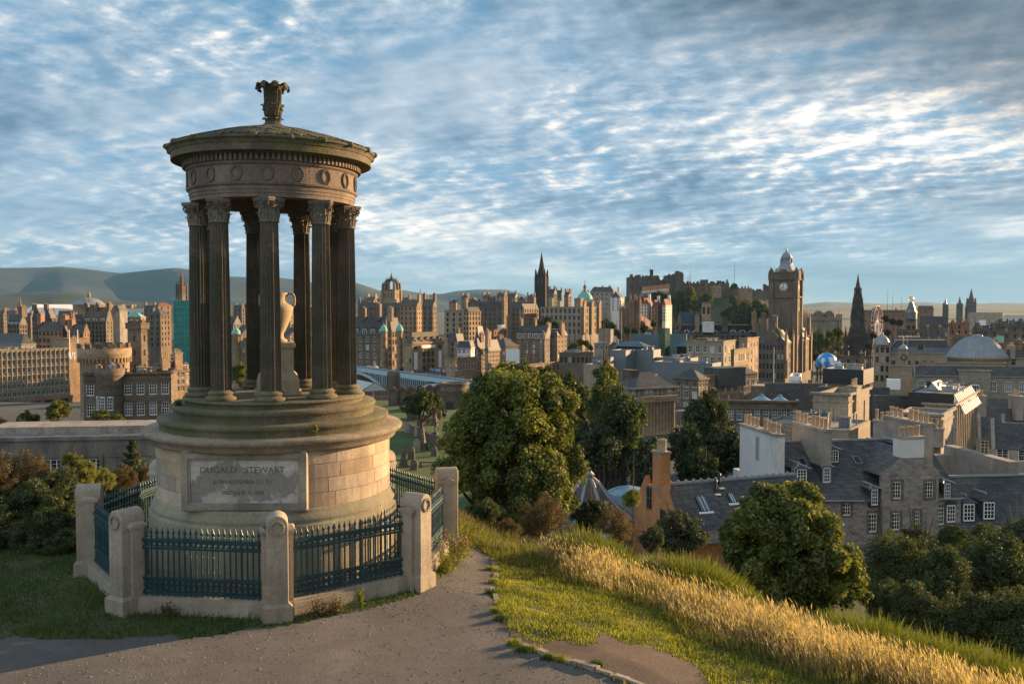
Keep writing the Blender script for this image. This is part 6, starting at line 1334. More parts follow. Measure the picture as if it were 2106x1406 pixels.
mb.torus((0, 0, 0), 1.15, .12, 12, 4, Matrix.Translation((*c, 10.6)) @ Matrix.Rotation(math.pi / 2, 4, 'X')); mb.tube((*c, 8.8), (*c, 12.4), .15, .1, 6)
for i in range(6): a = i * math.pi / 3; mb.tube((c[0] + 2.5 * math.cos(a), c[1] + 2.5 * math.sin(a), 3.6), (c[0] + 2.5 * math.cos(a), c[1] + 2.5 * math.sin(a), 5.4), .2, .1, 4)
mb.build('gilded_globe', GOLD, e)
H_('hotel_with_letters', 'dark hotel with a lit red roof edge and white roof lettering', 'hotel', 1845, 1892, 1897, 682, 720, 400, -12, SG, 'flat', 1, RTI, 3, 8, 1, win='plain')
p = P(1870, 692, 392); tag(inst('roof_lettering', text_mesh('ROYAL BRITISH HOTEL', 1.2, WHT, 9.8, .08), None, tuple(p), (math.pi / 2, 0, 0)), 'white rooftop hotel lettering in front of the dark hotel', 'lettering')
H_('slate_gallery_block', 'wide dark slate hall with a small glass ridge right of the gilded globe', OB, 1892, 1950, 1958, 672, 700, 430, -8, SG, 'hip', 5, SL, 1, 8, 0, win='plain')
H_('long_far_terrace', 'long hazy brown terrace behind the big wheel', 'tenement', 1776, 1872, 1880, 643, 665, 1000, -6, SR, 'gx', 3, SLB, 2, bay=5, chim=((.2, .5, 1, 3, 2, 0), (.7, .5, 1, 3, 2, 0)), group=None)
H_('long_far_terrace', 'hazy brown terrace between the gilded globe and the cathedral spires', 'tenement', 1888, 1920, 1926, 636, 665, 1000, -6, SR, 'hip', 4, SLB, 3, bay=5)
H_('columned_gallery', 'pale columned gallery with two domed pavilions left of the gothic monument', 'gallery', 1668, 1732, 1738, 648, 668, 950, -10, SP, 'flat', 1, LEAD, 1, 12, 0)
for i, px in enumerate((1684, 1706)): c = P(px, 648, 940); mb = MB(); mb.lathe([(6, -2), (5.6, 1.4), (3.5, 3.8), (0, 5)], 16); tag(mb.build('far_dome', SG, None, tuple(c)), ('left' if i == 0 else 'right') + ' of two hazy domes on the columned gallery', 'dome')
H_('slab_block', 'wide plain grey slab block below the cathedral spires', OB, 1992, 2062, 2072, 645, 668, 600, -8, REG, 'flat', 1, FLATR, 3, 0, 0, trim=False)
H_('terraced_slab', 'pale stepped modern block at the right edge under the skyline', OB, 2066, 2140, 2150, 652, 680, 560, -8, REN, 'flat', 1, FLATR, 2, 6, 0, win='plain')
for i, (xa, xb, yt, yb, d, rf, mm, lab) in enumerate(((1900, 1948, 690, 712, 380, 'hip', SG, 'dark slated block under the wide slate hall'), (1952, 2000, 668, 690, 460, 'flat', SR, 'low brown block with a red brick edge near the skyline'), (2000, 2060, 682, 712, 380, 'mansard', SG, 'slate mansard block with two white round dormers'), (2044, 2120, 672, 700, 420, 'mansard', SG, 'slate mansard block with three square dormers at the right edge'), (1960, 2012, 700, 726, 330, 'flat', SG, 'flat roofed stone block directly behind the large ribbed dome'), (2030, 2120, 712, 745, 300, 'flat', SR, 'red brown roofscape block at the right edge'), (1700, 1796, 738, 760, 330, 'flat', SG, 'low dark block between the blue inflatable and the domed corner'), (2068, 2140, 738, 775, 250, 'hip', SP, 'pale lodge with pots right of the large ribbed dome'))):
    H_('town_block', lab, OB, xa, xb - 6, xb, yt, yb, d, -14, mm, rf, 2.6, SL, 2, win='plain', chim=((.2, .5, 1.2, 3, 2, 4), (.8, .5, 1.2, 3, 2, 4)), dorm=((2 + i % 2, 2.2, 2, 'f', REN) if rf == 'mansard' else None), ins=1.2)
boxes('roof_plant', 'bright verdigris roof box at the right', 'roof plant', 2050, 2065, 2070, 692, 706, 340, COP, COP, -20)
boxes('roof_plant', 'white box on the roofs below the grey slab', 'roof plant', 2014, 2028, 2032, 659, 672, 480, WHT, FLATW, -20)
boxes('roof_plant', 'pale blue box with dark panes at the right edge', 'roof plant', 2091, 2112, 2118, 704, 718, 320, REN, FLATW, -20)
# big wheel, seen nearly edge on
c = P(1804, 659, 700); e = ent('big_wheel', (c.x, c.y, tz(c.x, c.y)), 'pinkish big wheel seen nearly edge on, beside the black gothic monument', 'ferris wheel', R(51)); zc = c.z - tz(c.x, c.y); rr0 = 11.5
mb = MB()
for y in (-.9, .9): mb.torus((0, y, zc), rr0, .22, 36, 4)
for i in range(18):
    a = i * math.pi / 9
    for y in (-.9, .9): mb.tube((0, y * .3, zc), (rr0 * math.cos(a), y, zc + rr0 * math.sin(a)), .07, .07, 3)
    mb.tube((rr0 * math.cos(a), -.9, zc + rr0 * math.sin(a)), (rr0 * math.cos(a), .9, zc + rr0 * math.sin(a)), .15, .15, 4)
mb.build('wheel', mat('pink_white_steel', (.72, .50, .44), .5, .1, 1, 0, 5), e)
for i in range(18): a = i * math.pi / 9; mb = MB(); mb.lathe([(.2, -2.3), (.9, -2.1), (.95, -1.2), (.6, -.4), (0, -.1)], 8, rr0 * math.cos(a), 0, zc + rr0 * math.sin(a)); mb.build('cabin', RTI, e)
mb = MB()
for y in (-2.5, 2.5):
    for x in (-6, 6): mb.tube((x, y, 0), (0, y * .4, zc), .35, .25, 5)
mb.build('support_leg', WHT, e)
# blue inflatable
c = P(1700, 745, 330); k = 330 / F; e = ent('inflatable_dome', (c.x, c.y, c.z - 1), 'round blue and white inflatable tent beside the clock tower hotel', 'inflatable tent'); r_ = 21 * k
BLU = mat('blue_white_fabric', (0.03, 0.26, 0.62), 0.5, 0.15, .5, 0, 5, alt=(.62, .72, .80), altsc=.32, altlo=.50, althi=.515)
mb = MB(); mb.lathe([(r_ * math.cos(a), 1.2 + r_ * math.sin(a) * .9) for a in [math.pi / 2 * i / 10 * (1 + .4) - .6 for i in range(11)]], 32); mb.build('canopy', BLU, e)
mb = MB(); 
for s, y in ((1, -1), (.85, 1)): mb.lathe([(.0, -1), (1.3 * s, -.6), (1.5 * s, .4), (1.1 * s, 1.4), (0, 2.0)], 12, r_ * .75 + y, -r_ * .55, -.3)
mb.lathe([(0, -1), (1.9, 0), (1.6, 1.2), (0, 1.8)], 12, r_ * .2, -r_ * .8, -.6); mb.build('foot_lobe', BLU, e)

# ---------------------------------------------------------------- bridge over the station valley
A = P(690, 757, 440); A = Vector((A.x, A.y, -28.8)); B_ = Vector((12, 298, -28.8)); u = (B_ - A); L_ = u.length; u.normalize(); e = ent('arched_bridge', tuple(A), 'pale blue iron arched bridge on stone piers, crowded with people', 'bridge', math.atan2(u.y, u.x))
def s_at(px): # distance along the bridge where it crosses a photo column
    q = (px - W2) / F; return (q * A.y - A.x) / (u.x - q * u.y)
WD = 20
mb = MB(); mb.box(0, L_, 0, WD, -1.0, 0); mb.build('deck', ASPH, e)
mb = MB(); mb.box(0, L_, -.25, 0, -1.5, .25); mb.box(0, L_, -.3, .1, 1.05, 1.25); mb.box(0, L_, -.12, -.02, .25, .35)
for i in range(int(L_ / 2.6)): mb.box(i * 2.6, i * 2.6 + .28, -.2, 0, .25, 1.05)
mb.build('near_parapet', STEELW, e)
mb = MB(); mb.box(0, L_, -.10, -.04, .35, 1.05); mb.build('parapet_panels', mat('slate_blue_panel', (.15, .24, .30), .6, .1, 1, .1, 5), e)
mb = MB(); mb.box(0, L_, WD, WD + .25, -1.5, 1.2); mb.build('far_parapet', STEELW, e)
piers = [s_at(x) for x in (668, 816, 1030)]
for s in piers:
    mb = MB(); mb.box(s - 3, s + 3, -1.4, WD + 1.4, -24, -1); mb.lathe([(2.6, -24), (2.6, -2), (3.0, -1.4), (3.0, .6), (2.4, 1.0), (0, 1.1)], 12, s, -1.4); mb.build('stone_pier', SG, e)
for a, b in zip(piers[:-1], piers[1:]):
    mid = (a + b) / 2; hw = (b - a) / 2 - 3; 
    for y, nm in ((-.15, 'arch_rib'), (WD * .5, 'arch_rib'), (WD - .3, 'arch_rib')):
        mb = MB(); n = 28; top = []; f = lambda t: -1.6 - 10.5 * (t * t)
        for i in range(n):
            t0, t1 = -1 + 2 * i / n, -1 + 2 * (i + 1) / n; x0, x1 = mid + hw * t0, mid + hw * t1; red = 1 if abs(t0 + t1) / 2 > .80 else 0
            vs = [(x0, y - .3, f(t0) - 1.2), (x1, y - .3, f(t1) - 1.2), (x1, y - .3, f(t1)), (x0, y - .3, f(t0))]; vs += [(p_[0], y + .3, p_[2]) for p_ in vs]
            mb.add(vs, [(0, 1, 2, 3), (7, 6, 5, 4), (0, 4, 5, 1), (3, 2, 6, 7)], red)
        mb.build(nm, [STEELW, STEELR], e)
    mb = MB(); x = mid - hw
    while x < mid + hw:
        t = (x - mid) / hw; z = -1.6 - 10.5 * t * t
        if z < -2.4: mb.box(x - .14, x + .14, -.2, .1, z, -1.5); 
        if z < -3.2:
            for q_ in range(5): a0, a1 = math.pi * q_ / 5, math.pi * (q_ + 1) / 5; mb.tube((x + .9 + .75 * math.cos(a0), 0, -2.3 + .7 * math.sin(a0)), (x + .9 + .75 * math.cos(a1), 0, -2.3 + .7 * math.sin(a1)), .1, .1, 4, caps=False)
        x += 1.8
    mb.build('spandrel_columns', STEELW, e)
    mb = MB(); mb.box(a, b, .3, .6, -12, -1.5); 
PC = [mat('clothes_' + n, c, .9, .1, 1, 0, 5) for n, c in (('navy', (.03, .04, .09)), ('pale', (.5, .48, .45)), ('red', (.35, .05, .05)), ('dark', (.03, .03, .03)), ('yellow', (.6, .5, .1)))]
SKIN = mat('skin', (.5, .3, .22), .7, .05, 1, 0, 5)
pms = []
for cm_ in PC:
    mb = MB(); 
    for s in (-1, 1): mb.tube((s * .1, s * .1, 0), (s * .09, 0, .85), .07, .1, 6, 1)
    mb.lathe([(.16, .8), (.2, 1.0), (.17, 1.15), (.23, 1.42), (.1, 1.5), (.06, 1.52)], 8, 0, 0)
    for s in (-1, 1): mb.tube((s * .24, 0, 1.42), (s * .28, .05, .85), .055, .04, 5, 0)
    mb.lathe([(.05, 1.5), (.1, 1.56), (.115, 1.65), (.1, 1.74), (0, 1.79)], 8, 0, 0, 0, 2)
    pms.append(mb.mesh('person', [cm_, PC[3], SKIN]))
rp = random.Random(4)
PL_ = ['navy jacket', 'pale coat', 'red top', 'dark clothes', 'yellow jacket']
for i in range(46):
    s = rp.uniform(s_at(742), s_at(1000)); y = rp.choice((.9, 1.6, 2.4, WD - 1.5, WD - 2.4)); k = rp.randrange(5) if rp.random() < .6 else 3
    w = A + u * s + Vector((-u.y, u.x, 0)) * y; o = inst('person', pms[k], None, (w.x, w.y, -28.8), (0, 0, rp.uniform(0, 6.3))); tag(o, 'tiny person in %s walking on the pavement of the iron bridge' % PL_[k], 'person', 'people in %s on the bridge' % PL_[k])
# vehicles on the bridge
def vehicle(bus, paint):
    mb = MB(); L2, w, h = (5.2, 1.25, 4.2) if bus else (2.1, .88, 1.45)
    if bus: mb.box(-L2, L2, -w, w, .4, h); mb.box(-L2 + .3, L2 - .3, -w - .02, w + .02, 1.2, 1.9, 1); mb.box(-L2 + .3, L2 - .3, -w - .02, w + .02, 2.8, 3.6, 1); mb.box(-L2 - .02, L2 + .02, -w + .15, w - .15, 1.1, 2.1, 1)
    else:
        prof = [(-2.1, .35), (2.1, .35), (2.15, .75), (1.3, .92), (.7, 1.42), (-1.0, 1.45), (-1.75, .98), (-2.15, .9)]; n = len(prof)
        mb.add([(x, -w, z) for x, z in prof] + [(x, w, z) for x, z in prof], [tuple(range(n)), tuple(reversed(range(n, 2 * n)))] + [(i, i + n, (i + 1) % n + n, (i + 1) % n) for i in range(n)])
        mb.box(-1.4, 1.0, -w - .01, w + .01, .98, 1.34, 1); 
    return mb.mesh('body', [paint, GLS])
wh_m = MB().lathe([(0, -.12), (.36, -.12), (.36, .12), (0, .12)], 12).mesh('wheel', BLK)
CARP = [mat('car_white', (.7, .7, .7), .25, .05, 1, 0, 5), mat('car_silver', (.4, .42, .45), .25, .05, 1, 0, 5), mat('car_dark', (.03, .035, .05), .2, .05, 1, 0, 5), mat('bus_maroon', (.22, .03, .03), .3, .05, 1, 0, 5)]
bodies = [vehicle(False, CARP[0]), vehicle(False, CARP[1]), vehicle(False, CARP[2]), vehicle(True, CARP[3])]
def put_vehicle(k, w, rz, label, cat='car'):
    e = ent('bus' if k == 3 else 'car', w, label, cat, rz); inst('body', bodies[k], e); q = 3.4 if k == 3 else 1.3; yy = 1.15 if k == 3 else .8
    for sx in (-q, q):
        for sy in (-yy, yy): inst('wheel', wh_m, e, (sx, sy, .36), (math.pi / 2, 0, 0))
for px, k, y, lab in ((752, 0, 5, 'white car at the left end of the iron bridge'), (790, 2, 8, 'dark car on the iron bridge left of the stone pier'), (880, 3, 12, 'maroon bus crossing the iron bridge below the arcaded hotel'), (905, 1, 5, 'silver car on the iron bridge right of the bus'), (962, 2, 6, 'dark car on the iron bridge near the round burial tower')):
    w = A + u * s_at(px) + Vector((-u.y, u.x, 0)) * y; put_vehicle(k, tuple(w), math.atan2(u.y, u.x), lab, 'bus' if k == 3 else 'car')
# station roof: ridged glass
mb = MB()
for i in range(16): x = -52 + i * 4.2; mb.add([(x, 205, -44), (x + 4.2, 205, -44), (x + 4.2, 290, -44), (x, 290, -44), (x + 2.1, 205, -42.2), (x + 2.1, 290, -42.2)], [(0, 1, 4), (1, 2, 5, 4), (2, 3, 5), (3, 0, 4, 5)])
tag(mb.build('station_roof', mat('pale_roof_glass', (.36, .42, .46), .35, .15, .5, .1, 4)), 'pale ridged glass station roof under the iron bridge', 'roof')
H_('station_shed', 'low brown brick station shed seen under the left bridge arch', 'shed', 700, 742, 800, 806, 822, 330, -60, SR, 'gx', 3, FLATW, 1, 3, 8)
# ---------------------------------------------------------------- burial ground
M_BG = mat('burial_lawn', (0.045, 0.095, 0.016), 1, 0.35, 0.25, 0.3, 3, alt=(0.07, 0.085, 0.03), altsc=.3)
xs_ = np.linspace(-34, -3, 60); ys2 = np.linspace(58, 202, 90)
co, q = grid_mesh('burial_lawn', xs_, ys2, lambda a, b: np.maximum(terrain(a, b), -21.5) + .05 + .25 * vnoise(a, b, .12, 2) + .3, M_BG); tag(inst('burial_lawn', surf('burial_lawn', co, q, M_BG)), kind='structure')
def gz(x, y): return max(tz(x, y), -21.5) + .3 + .25 * float(vnoise(x, y, .12, 2))
def at_ground(px, py, lo=50, hi=210):
    for i in range(24):
        m = (lo + hi) / 2; p = P(px, py, m)
        if p.z > gz(p.x, p.y): lo = m
        else: hi = m
    return P(px, py, lo)
slab = MB(); prof = [(-.38, 0), (.38, 0), (.38, 1.05), (.25, 1.25), (0, 1.35), (-.25, 1.25), (-.38, 1.05)]; n = 7
slab.add([(x, -.09, z) for x, z in prof] + [(x, .09, z) for x, z in prof], [tuple(range(n)), tuple(reversed(range(n, 2 * n)))] + [(i, i + n, (i + 1) % n + n, (i + 1) % n) for i in range(n)]); slab.box(-.5, .5, -.2, .2, -.3, .12)
obel = MB(); block(obel, .45, -.2, .4); block(obel, .35, .4, .9); block(obel, .25, .9, 2.4, w2=.15); spire(obel, .2, 2.4, 2.65, 4)
cros = MB(); block(cros, .4, -.2, .5); cros.box(-.09, .09, -.07, .07, .5, 2.3); cros.box(-.4, .4, -.07, .07, 1.65, 1.85)
tabt = MB(); tabt.box(-.95, .95, -.5, .5, .55, .72); [tabt.box(a - .1, a + .1, b - .1, b + .1, -.2, .55) for a in (-.75, .75) for b in (-.35, .35)]
GM = [x.mesh('gravestone', m) for x, m in ((slab, SG), (slab, REG), (obel, SG), (cros, SD), (tabt, SG))]
gl = [(862, 880, 0, 'tall pale slab by the dark wall'), (857, 928, 1, 'whitish rounded gravestone in the middle of the lower lawn'), (872, 925, 2, 'dark obelisk beside the whitish rounded gravestone'), (846, 945, 0, 'brown slab at the left of the lower lawn'), (851, 967, 0, 'dark slab low on the lawn just over the iron railing'), (880, 958, 4, 'flat dark table tomb lying on the lower lawn'), (895, 895, 3, 'slim dark cross before the big tree'), (838, 890, 1, 'pale slab nearest the drum edge'), (858, 897, 1, 'pale leaning slab against the path wall'), (870, 868, 0, 'small dark slab in the upper grass'), (880, 872, 0, 'twin dark slab in the upper grass'), (886, 866, 3, 'dark cross at the far end of the upper grass'), (893, 874, 2, 'obelisk at the right of the upper grass'), (842, 866, 0, 'dark slab by the upper boundary wall'), (850, 864, 0, 'second dark slab by the upper boundary wall'), (860, 861, 2, 'tall dark stone by the upper boundary wall'), (903, 862, 0, 'dark slab half hidden by the big tree'), (830, 960, 2, 'thick dark pillar tomb at the left of the lower lawn'), (893, 938, 0, 'narrow slab in the shade of the big tree'), (868, 905, 0, 'low slab beside the sloping path')]
for px, py, k, lab in gl:
    p = at_ground(px, py); o = inst('gravestone', GM[k], None, (p.x, p.y, gz(p.x, p.y) - .05), (rnd.uniform(-.06, .06), rnd.uniform(-.05, .05), rnd.uniform(-.5, .3)), (rnd.uniform(1, 1.4), 1.2, rnd.uniform(1, 1.5))); tag(o, lab, 'gravestone', 'gravestones of the burial ground')
def wall_run(pts, h, t, m, label, name='stone_wall'):
    mb = MB(); L0 = 0
    for a, b in zip(pts[:-1], pts[1:]):
        a = Vector(a); b = Vector(b); u = (b - a).normalized(); n = Vector((-u.y, u.x)) * t / 2; za, zb = gz(a.x, a.y), gz(b.x, b.y)
        for z0_, z1_, k in ((-.5, h, 1.0), (h, h + .15, 1.35)):
            vs = [(a.x - n.x * k, a.y - n.y * k, za + z0_), (b.x - n.x * k, b.y - n.y * k, zb + z0_), (b.x + n.x * k, b.y + n.y * k, zb + z0_), (a.x + n.x * k, a.y + n.y * k, za + z0_), (a.x - n.x * k, a.y - n.y * k, za + z1_), (b.x - n.x * k, b.y - n.y * k, zb + z1_), (b.x + n.x * k, b.y + n.y * k, zb + z1_), (a.x + n.x * k, a.y + n.y * k, za + z1_)]
            mb.add(vs, [(0, 3, 2, 1), (4, 5, 6, 7), (0, 1, 5, 4), (1, 2, 6, 5), (2, 3, 7, 6), (3, 0, 4, 7)])
    tag(mb.build(name, m), label, 'wall')
p0, p1, p2 = at_ground(836, 886), at_ground(868, 900), at_ground(912, 925); wall_run([p0.xy, p1.xy, p2.xy], 1.3, .5, SD, 'dark retaining wall sloping between the two lawns of the burial ground')
p0, p1 = P(800, 866, 192), P(930, 858, 200); wall_run([p0.xy, p1.xy], 3.0, .6, SD, 'dark monument lined boundary wall at the back of the burial ground')
for i in range(7):
    t = (i + .5) / 7; p = p0.lerp(p1, t); mb = MB(); mb.box(-.9, .9, -.4, 0, -.5, 3.4); mb.add([(-1.1, -.45, 3.4), (1.1, -.45, 3.4), (0, -.45, 4.2), (-1.1, 0, 3.4), (1.1, 0, 3.4), (0, 0, 4.2)], [(0, 1, 2), (3, 5, 4), (0, 2, 5, 3), (1, 4, 5, 2), (0, 3, 4, 1)]); mb.box(-.45, .45, -.46, -.4, .5, 2.6, 1)
    tag(mb.build('wall_monument', [SD, SG], None, (p.x, p.y - .5, gz(p.x, p.y))), 'dark pedimented wall monument on the back wall of the burial ground', 'monument', 'wall monuments of the burial ground')
e, H, k, b0 = top_at(935, 786, 850, 188, 'mausoleum', 'round_mausoleum', 'round stone mausoleum tower in front of the iron bridge'); r_ = 28 * k; mb = MB()
mb.lathe([(r_, 0), (r_, H - 1.9), (r_ * 1.04, H - 1.7), (r_ * 1.04, H - 1.4), (r_, H - 1.3), (r_, H - .5), (r_ * 1.06, H - .3), (r_ * 1.06, H), (r_ * .85, H), (r_ * .85, H - .7), (0, H - .7)], 40); b = mb.build('tower_wall', SG, e)
a = R(-108); mb = MB(); mb.box(-.8, .8, -.1, .4, H - 6.4, H - 3.8); mb.lathe([(.8, 0), (.8, .001)], 12); mb.build('doorway', CLOSED, e, (r_ * math.cos(a), r_ * math.sin(a), 0), a + math.pi / 2)

# ---------------------------------------------------------------- houses below the hill on the right
def near_window(e, x, y, z, w, h, rz=0, kind='six'):
    return inst('window', WIN[kind], e, (x, y, z), (0, 0, rz), (w, 1, h))
def stone_row():
    YAW = R(9); B_ = P(1624, 1000, 74); zE = P(1795, 1020, 76).z; e = ent('stone_house_row', (B_.x, B_.y, zE), 'long rubble stone house row with slate roofs and a tall central gable', 'house', YAW)
    def lx(px): u_ = (px - W2) / F; Yc = B_.y * CT - zE * ST; return (u_ * Yc - B_.x) / (math.cos(YAW) - u_ * math.sin(YAW) * CT)
    def lz(px, py, y=0): x = lx(px); w = Vector((B_.x + math.cos(YAW) * x - math.sin(YAW) * y, B_.y + math.sin(YAW) * x + math.cos(YAW) * y)); return P(px, py, w.y).z - zE
    X1, X2, X3, X4 = lx(1757), lx(1808), lx(1925), lx(1977); D = 11.0; zB = -10.0
    op = []; wins = []
    def w(px, py0, py1, wpx):
        x = lx(px); z0, z1 = lz(px, py1), lz(px, py0); ww = wpx * 74 / F * .62; q = (round(x - ww, 3), round(x + ww, 3), round(z0, 3), round(z1, 3)); op.append(q)
    for px, a, b, wp in ((1742, 1026, 1060, 14), (1796, 1055, 1094, 15), (1839, 1052, 1088, 14), (1882, 1048, 1083, 10), (1935, 1043, 1079, 14)): w(px, a, b, wp)
    mb = MB(); facade(mb, (0, 0, 0), (1, 0, 0), (0, -1, 0), X4, zB, 0, op, .18); mb.quad((X4, 0, zB), (X4, D, zB), (X4, D, 0), (X4, 0, 0)); mb.quad((0, D, zB), (0, 0, zB), (0, 0, 0), (0, D, 0)); mb.build('wall', RUB, e)
    for q_ in op: near_window(e, (q_[0] + q_[1]) / 2, .06, q_[2], q_[1] - q_[0], q_[3] - q_[2])
    mb = MB()
    for q_ in op:
        for x0, x1, z0, z1 in ((q_[0] - .22, q_[0], q_[2] - .15, q_[3] + .22), (q_[1], q_[1] + .22, q_[2] - .15, q_[3] + .22), (q_[0], q_[1], q_[3], q_[3] + .22), (q_[0], q_[1], q_[2] - .15, q_[2])): mb.box(x0, x1, -.03, .1, z0, z1)
    mb.build('window_surround', SG, e)
    # central gable, proud of the front
    g0, g1 = X2, X3; gm = (g0 + g1) / 2; gh = lz(1871, 937, 0); mb = MB(); y = -.35
    c1, c2 = lx(1848), lx(1893); mid = (lx(1835), lx(1918))
    gop = []
    for px in (1840, 1906): x = lx(px); gop.append((round(x - .38, 3), round(x + .38, 3), round(lz(px, 1024), 3), round(lz(px, 988), 3)))
    mb.poly([(g0, y, 2.2), (g1, y, 2.2), (c2, y, gh), (c1, y, gh)])
    facade(mb, (g0, y, 0), (1, 0, 0), (0, -1, 0), g1 - g0, zB, 2.2, [(round(max(.2, a - g0), 3), round(b - g0, 3), round(c, 3), round(min(d_, 2.1), 3)) for a, b, c, d_ in op + gop if a > g0 and b < g1], .2)
    for q_ in gop + [w_ for w_ in op if w_[0] > g0 and w_[1] < g1]:
        for x0, x1, z0, z1 in ((q_[0] - .22, q_[0], q_[2] - .15, q_[3] + .2), (q_[1], q_[1] + .22, q_[2] - .15, q_[3] + .2), (q_[0], q_[1], q_[3], q_[3] + .2), (q_[0], q_[1], q_[2] - .15, q_[2])): mb.box(x0, x1, y - .03, y + .1, z0, z1, 1)
    mb.quad((g0, 0, zB), (g0, y, zB), (g0, y, 2.2), (g0, 0, 2.2)); mb.quad((g1, y, zB), (g1, 0, zB), (g1, 0, 2.2), (g1, y, 2.2))
    mb.build('front_gable', [RUB, SG], e)
    for q_ in gop: near_window(e, (q_[0] + q_[1]) / 2, y + .1, q_[2], q_[1] - q_[0], q_[3] - q_[2])
    for q_ in op:
        if q_[0] > g0 and q_[1] < g1: near_window(e, (q_[0] + q_[1]) / 2, y + .08, q_[2], q_[1] - q_[0], q_[3] - q_[2])
    # roofs: main slope plus the cross roof behind the gable
    RH = 4.1
    def slope(x0, x1, ya, yb, za, zb, t=.12):
        m_ = MB(); m_.add([(x0, ya, za), (x1, ya, za), (x1, yb, zb), (x0, yb, zb), (x0, ya, za - t), (x1, ya, za - t), (x1, yb, zb - t), (x0, yb, zb - t)], [(0, 1, 2, 3), (7, 6, 5, 4), (0, 4, 5, 1), (1, 5, 6, 2), (3, 2, 6, 7), (0, 3, 7, 4)]); return m_
    m_ = slope(.3, X4, -.3, D / 2, -.1, RH); k_ = slope(.3, X4, D + .3, D / 2, -.1, RH); m_.add(k_.v, [f for f in k_.f]); r0 = m_.build('roof', SL, e)
    m_ = MB(); zr = gh + .1; m_.add([(g0 - .1, y, 2.1), (gm, y, zr + .6), (gm, D / 2 + 1, zr + .6), (g0 - .1, D * .32, 2.1)], [(0, 1, 2, 3)]); m_.add([(g1 + .1, y, 2.1), (g1 + .1, D * .32, 2.1), (gm, D / 2 + 1, zr + .6), (gm, y, zr + .6)], [(0, 1, 2, 3)]); m_.xf(Matrix.Translation((0, .05, -.15))); m_.build('gable_roof', SL, e)
    m_ = MB(); m_.box(.3, X4, D / 2 - .14, D / 2 + .14, RH - .05, RH + .1); m_.tube((g0 - .1, D * .32, 2.05), (gm, D / 2 + .9, zr + .5), .12, .12, 4); m_.tube((lx(1690), -.35, .02), (lx(1760) + .6, -.35, -.12), .07, .07, 5); m_.build('lead_ridge', LEAD, e)
    # great chimney gables
    chs = ((0.0, REN, 1.9, 9.4, RH + 1.0, 9, .8), (lx(1716), REG, 1.4, 7.0, RH + 1.4, 8, .8), (lx(1925) + .2, REG, 1.6, 7.6, RH + 1.7, 8, .9))
    for x, m2, y0, y1, zt_, pots, tk in chs:
        mb = MB(); mb.box(x - .35, x + tk - .35, y0, y1, -9 if x < 1 else -2, zt_); mb.box(x - .45, x + tk - .25, y0 - .1, y1 + .1, zt_, zt_ + .22, 1)
        if x < 1: mb.box(x - .3, x + tk - .4, .0, y0, -9, RH * .2); mb.box(x - .3, x + tk - .4, y1, D, -9, RH * .2)
        if x < 1: mb.box(x - .37, x - .34, 5.2, 5.9, zt_ - 2.6, zt_ - .5, 1)
        c = mb.build('chimney_gable', [m2, REG], e)
        for i in range(pots):
            if i == pots // 2: continue
            t = y0 + .3 + (y1 - y0 - .6) * i / (pots - 1); kk = rnd.uniform(1.15, 1.5); inst('chimney_pot', POTM, c, (x + tk / 2 - .35, t, zt_ + .2), (0, 0, 0), (kk * 1.1, kk * 1.1, kk))
    mb = MB(); mb.box(c1, c2, y - .05, y + 1.3, gh - .1, gh + 1.5); mb.box(c1 - .1, c2 + .1, y - .15, y + 1.4, gh + 1.5, gh + 1.7, 1); c = mb.build('gable_chimney', [REN, REG], e)
    for i in range(5): kk = rnd.uniform(1.1, 1.4); inst('chimney_pot', POTM, c, (c1 + .2 + (c2 - c1 - .4) * i / 4, y + .6, gh + 1.7), (0, 0, 0), (kk, kk, kk))
    # dormers
    def dormer(px, py_foot, py_top, wpx, depth=2.6, kind='six', side=True, hip=1):
        x = lx(px); w_ = wpx * 74 / F * .5; 
        zf = lz(px, py_foot, 1.5); yf = (zf + .1) / RH * (D / 2) - .3 if zf > 0 else -.25; zf = max(zf, -1.6)
        h = lz(px, py_top, 1.0) - zf; m_ = MB(); y0 = max(yf, -.28); D2 = y0 + depth
        m_.box(x - w_ - .12, x + w_ + .12, y0, D2, zf - .2, zf + h); z1 = zf + h; ap = z1 + w_ * .75
        m_.add([(x - w_ - .3, y0 - .2, z1), (x + w_ + .3, y0 - .2, z1), (x + w_ + .3, D2 + .6, z1), (x - w_ - .3, D2 + .6, z1), (x, y0 + .45 * hip, ap), (x, D2 + 1.2, ap)], [(0, 1, 4), (1, 2, 5, 4), (3, 0, 4, 5), (0, 3, 2, 1)], 1)
        m_.tube((x, y0 + .4, ap), (x, D2 + 1.2, ap), .13, .13, 4, 2); m_.tube((x + w_ + .3, y0 - .2, z1), (x, y0 + .45, ap), .08, .08, 4, 2); m_.tube((x - w_ - .3, y0 - .2, z1), (x, y0 + .45, ap), .08, .08, 4, 2)
        dd = m_.build('dormer', [mat('dark_slate_cheek', (.05, .05, .055), .8, .2, 1, .2, 6), SL, LEAD], e); near_window(dd, x, y0 - .06, zf, w_ * 2, h * .96)
        if side: near_window(dd, x - w_ - .16, y0 + .35, zf + .05, .5, h * .9, -math.pi / 2, 'sash')
    dormer(1665, 992, 965, 22); dormer(1717, 991, 961, 14, side=False); dormer(1795, 1029, 998, 14, side=False); dormer(1944, 1016, 986, 13, side=False)
    dormer(1755, 957, 933, 20, 2.2); dormer(1902, 948, 922, 14, 2.0, side=False)
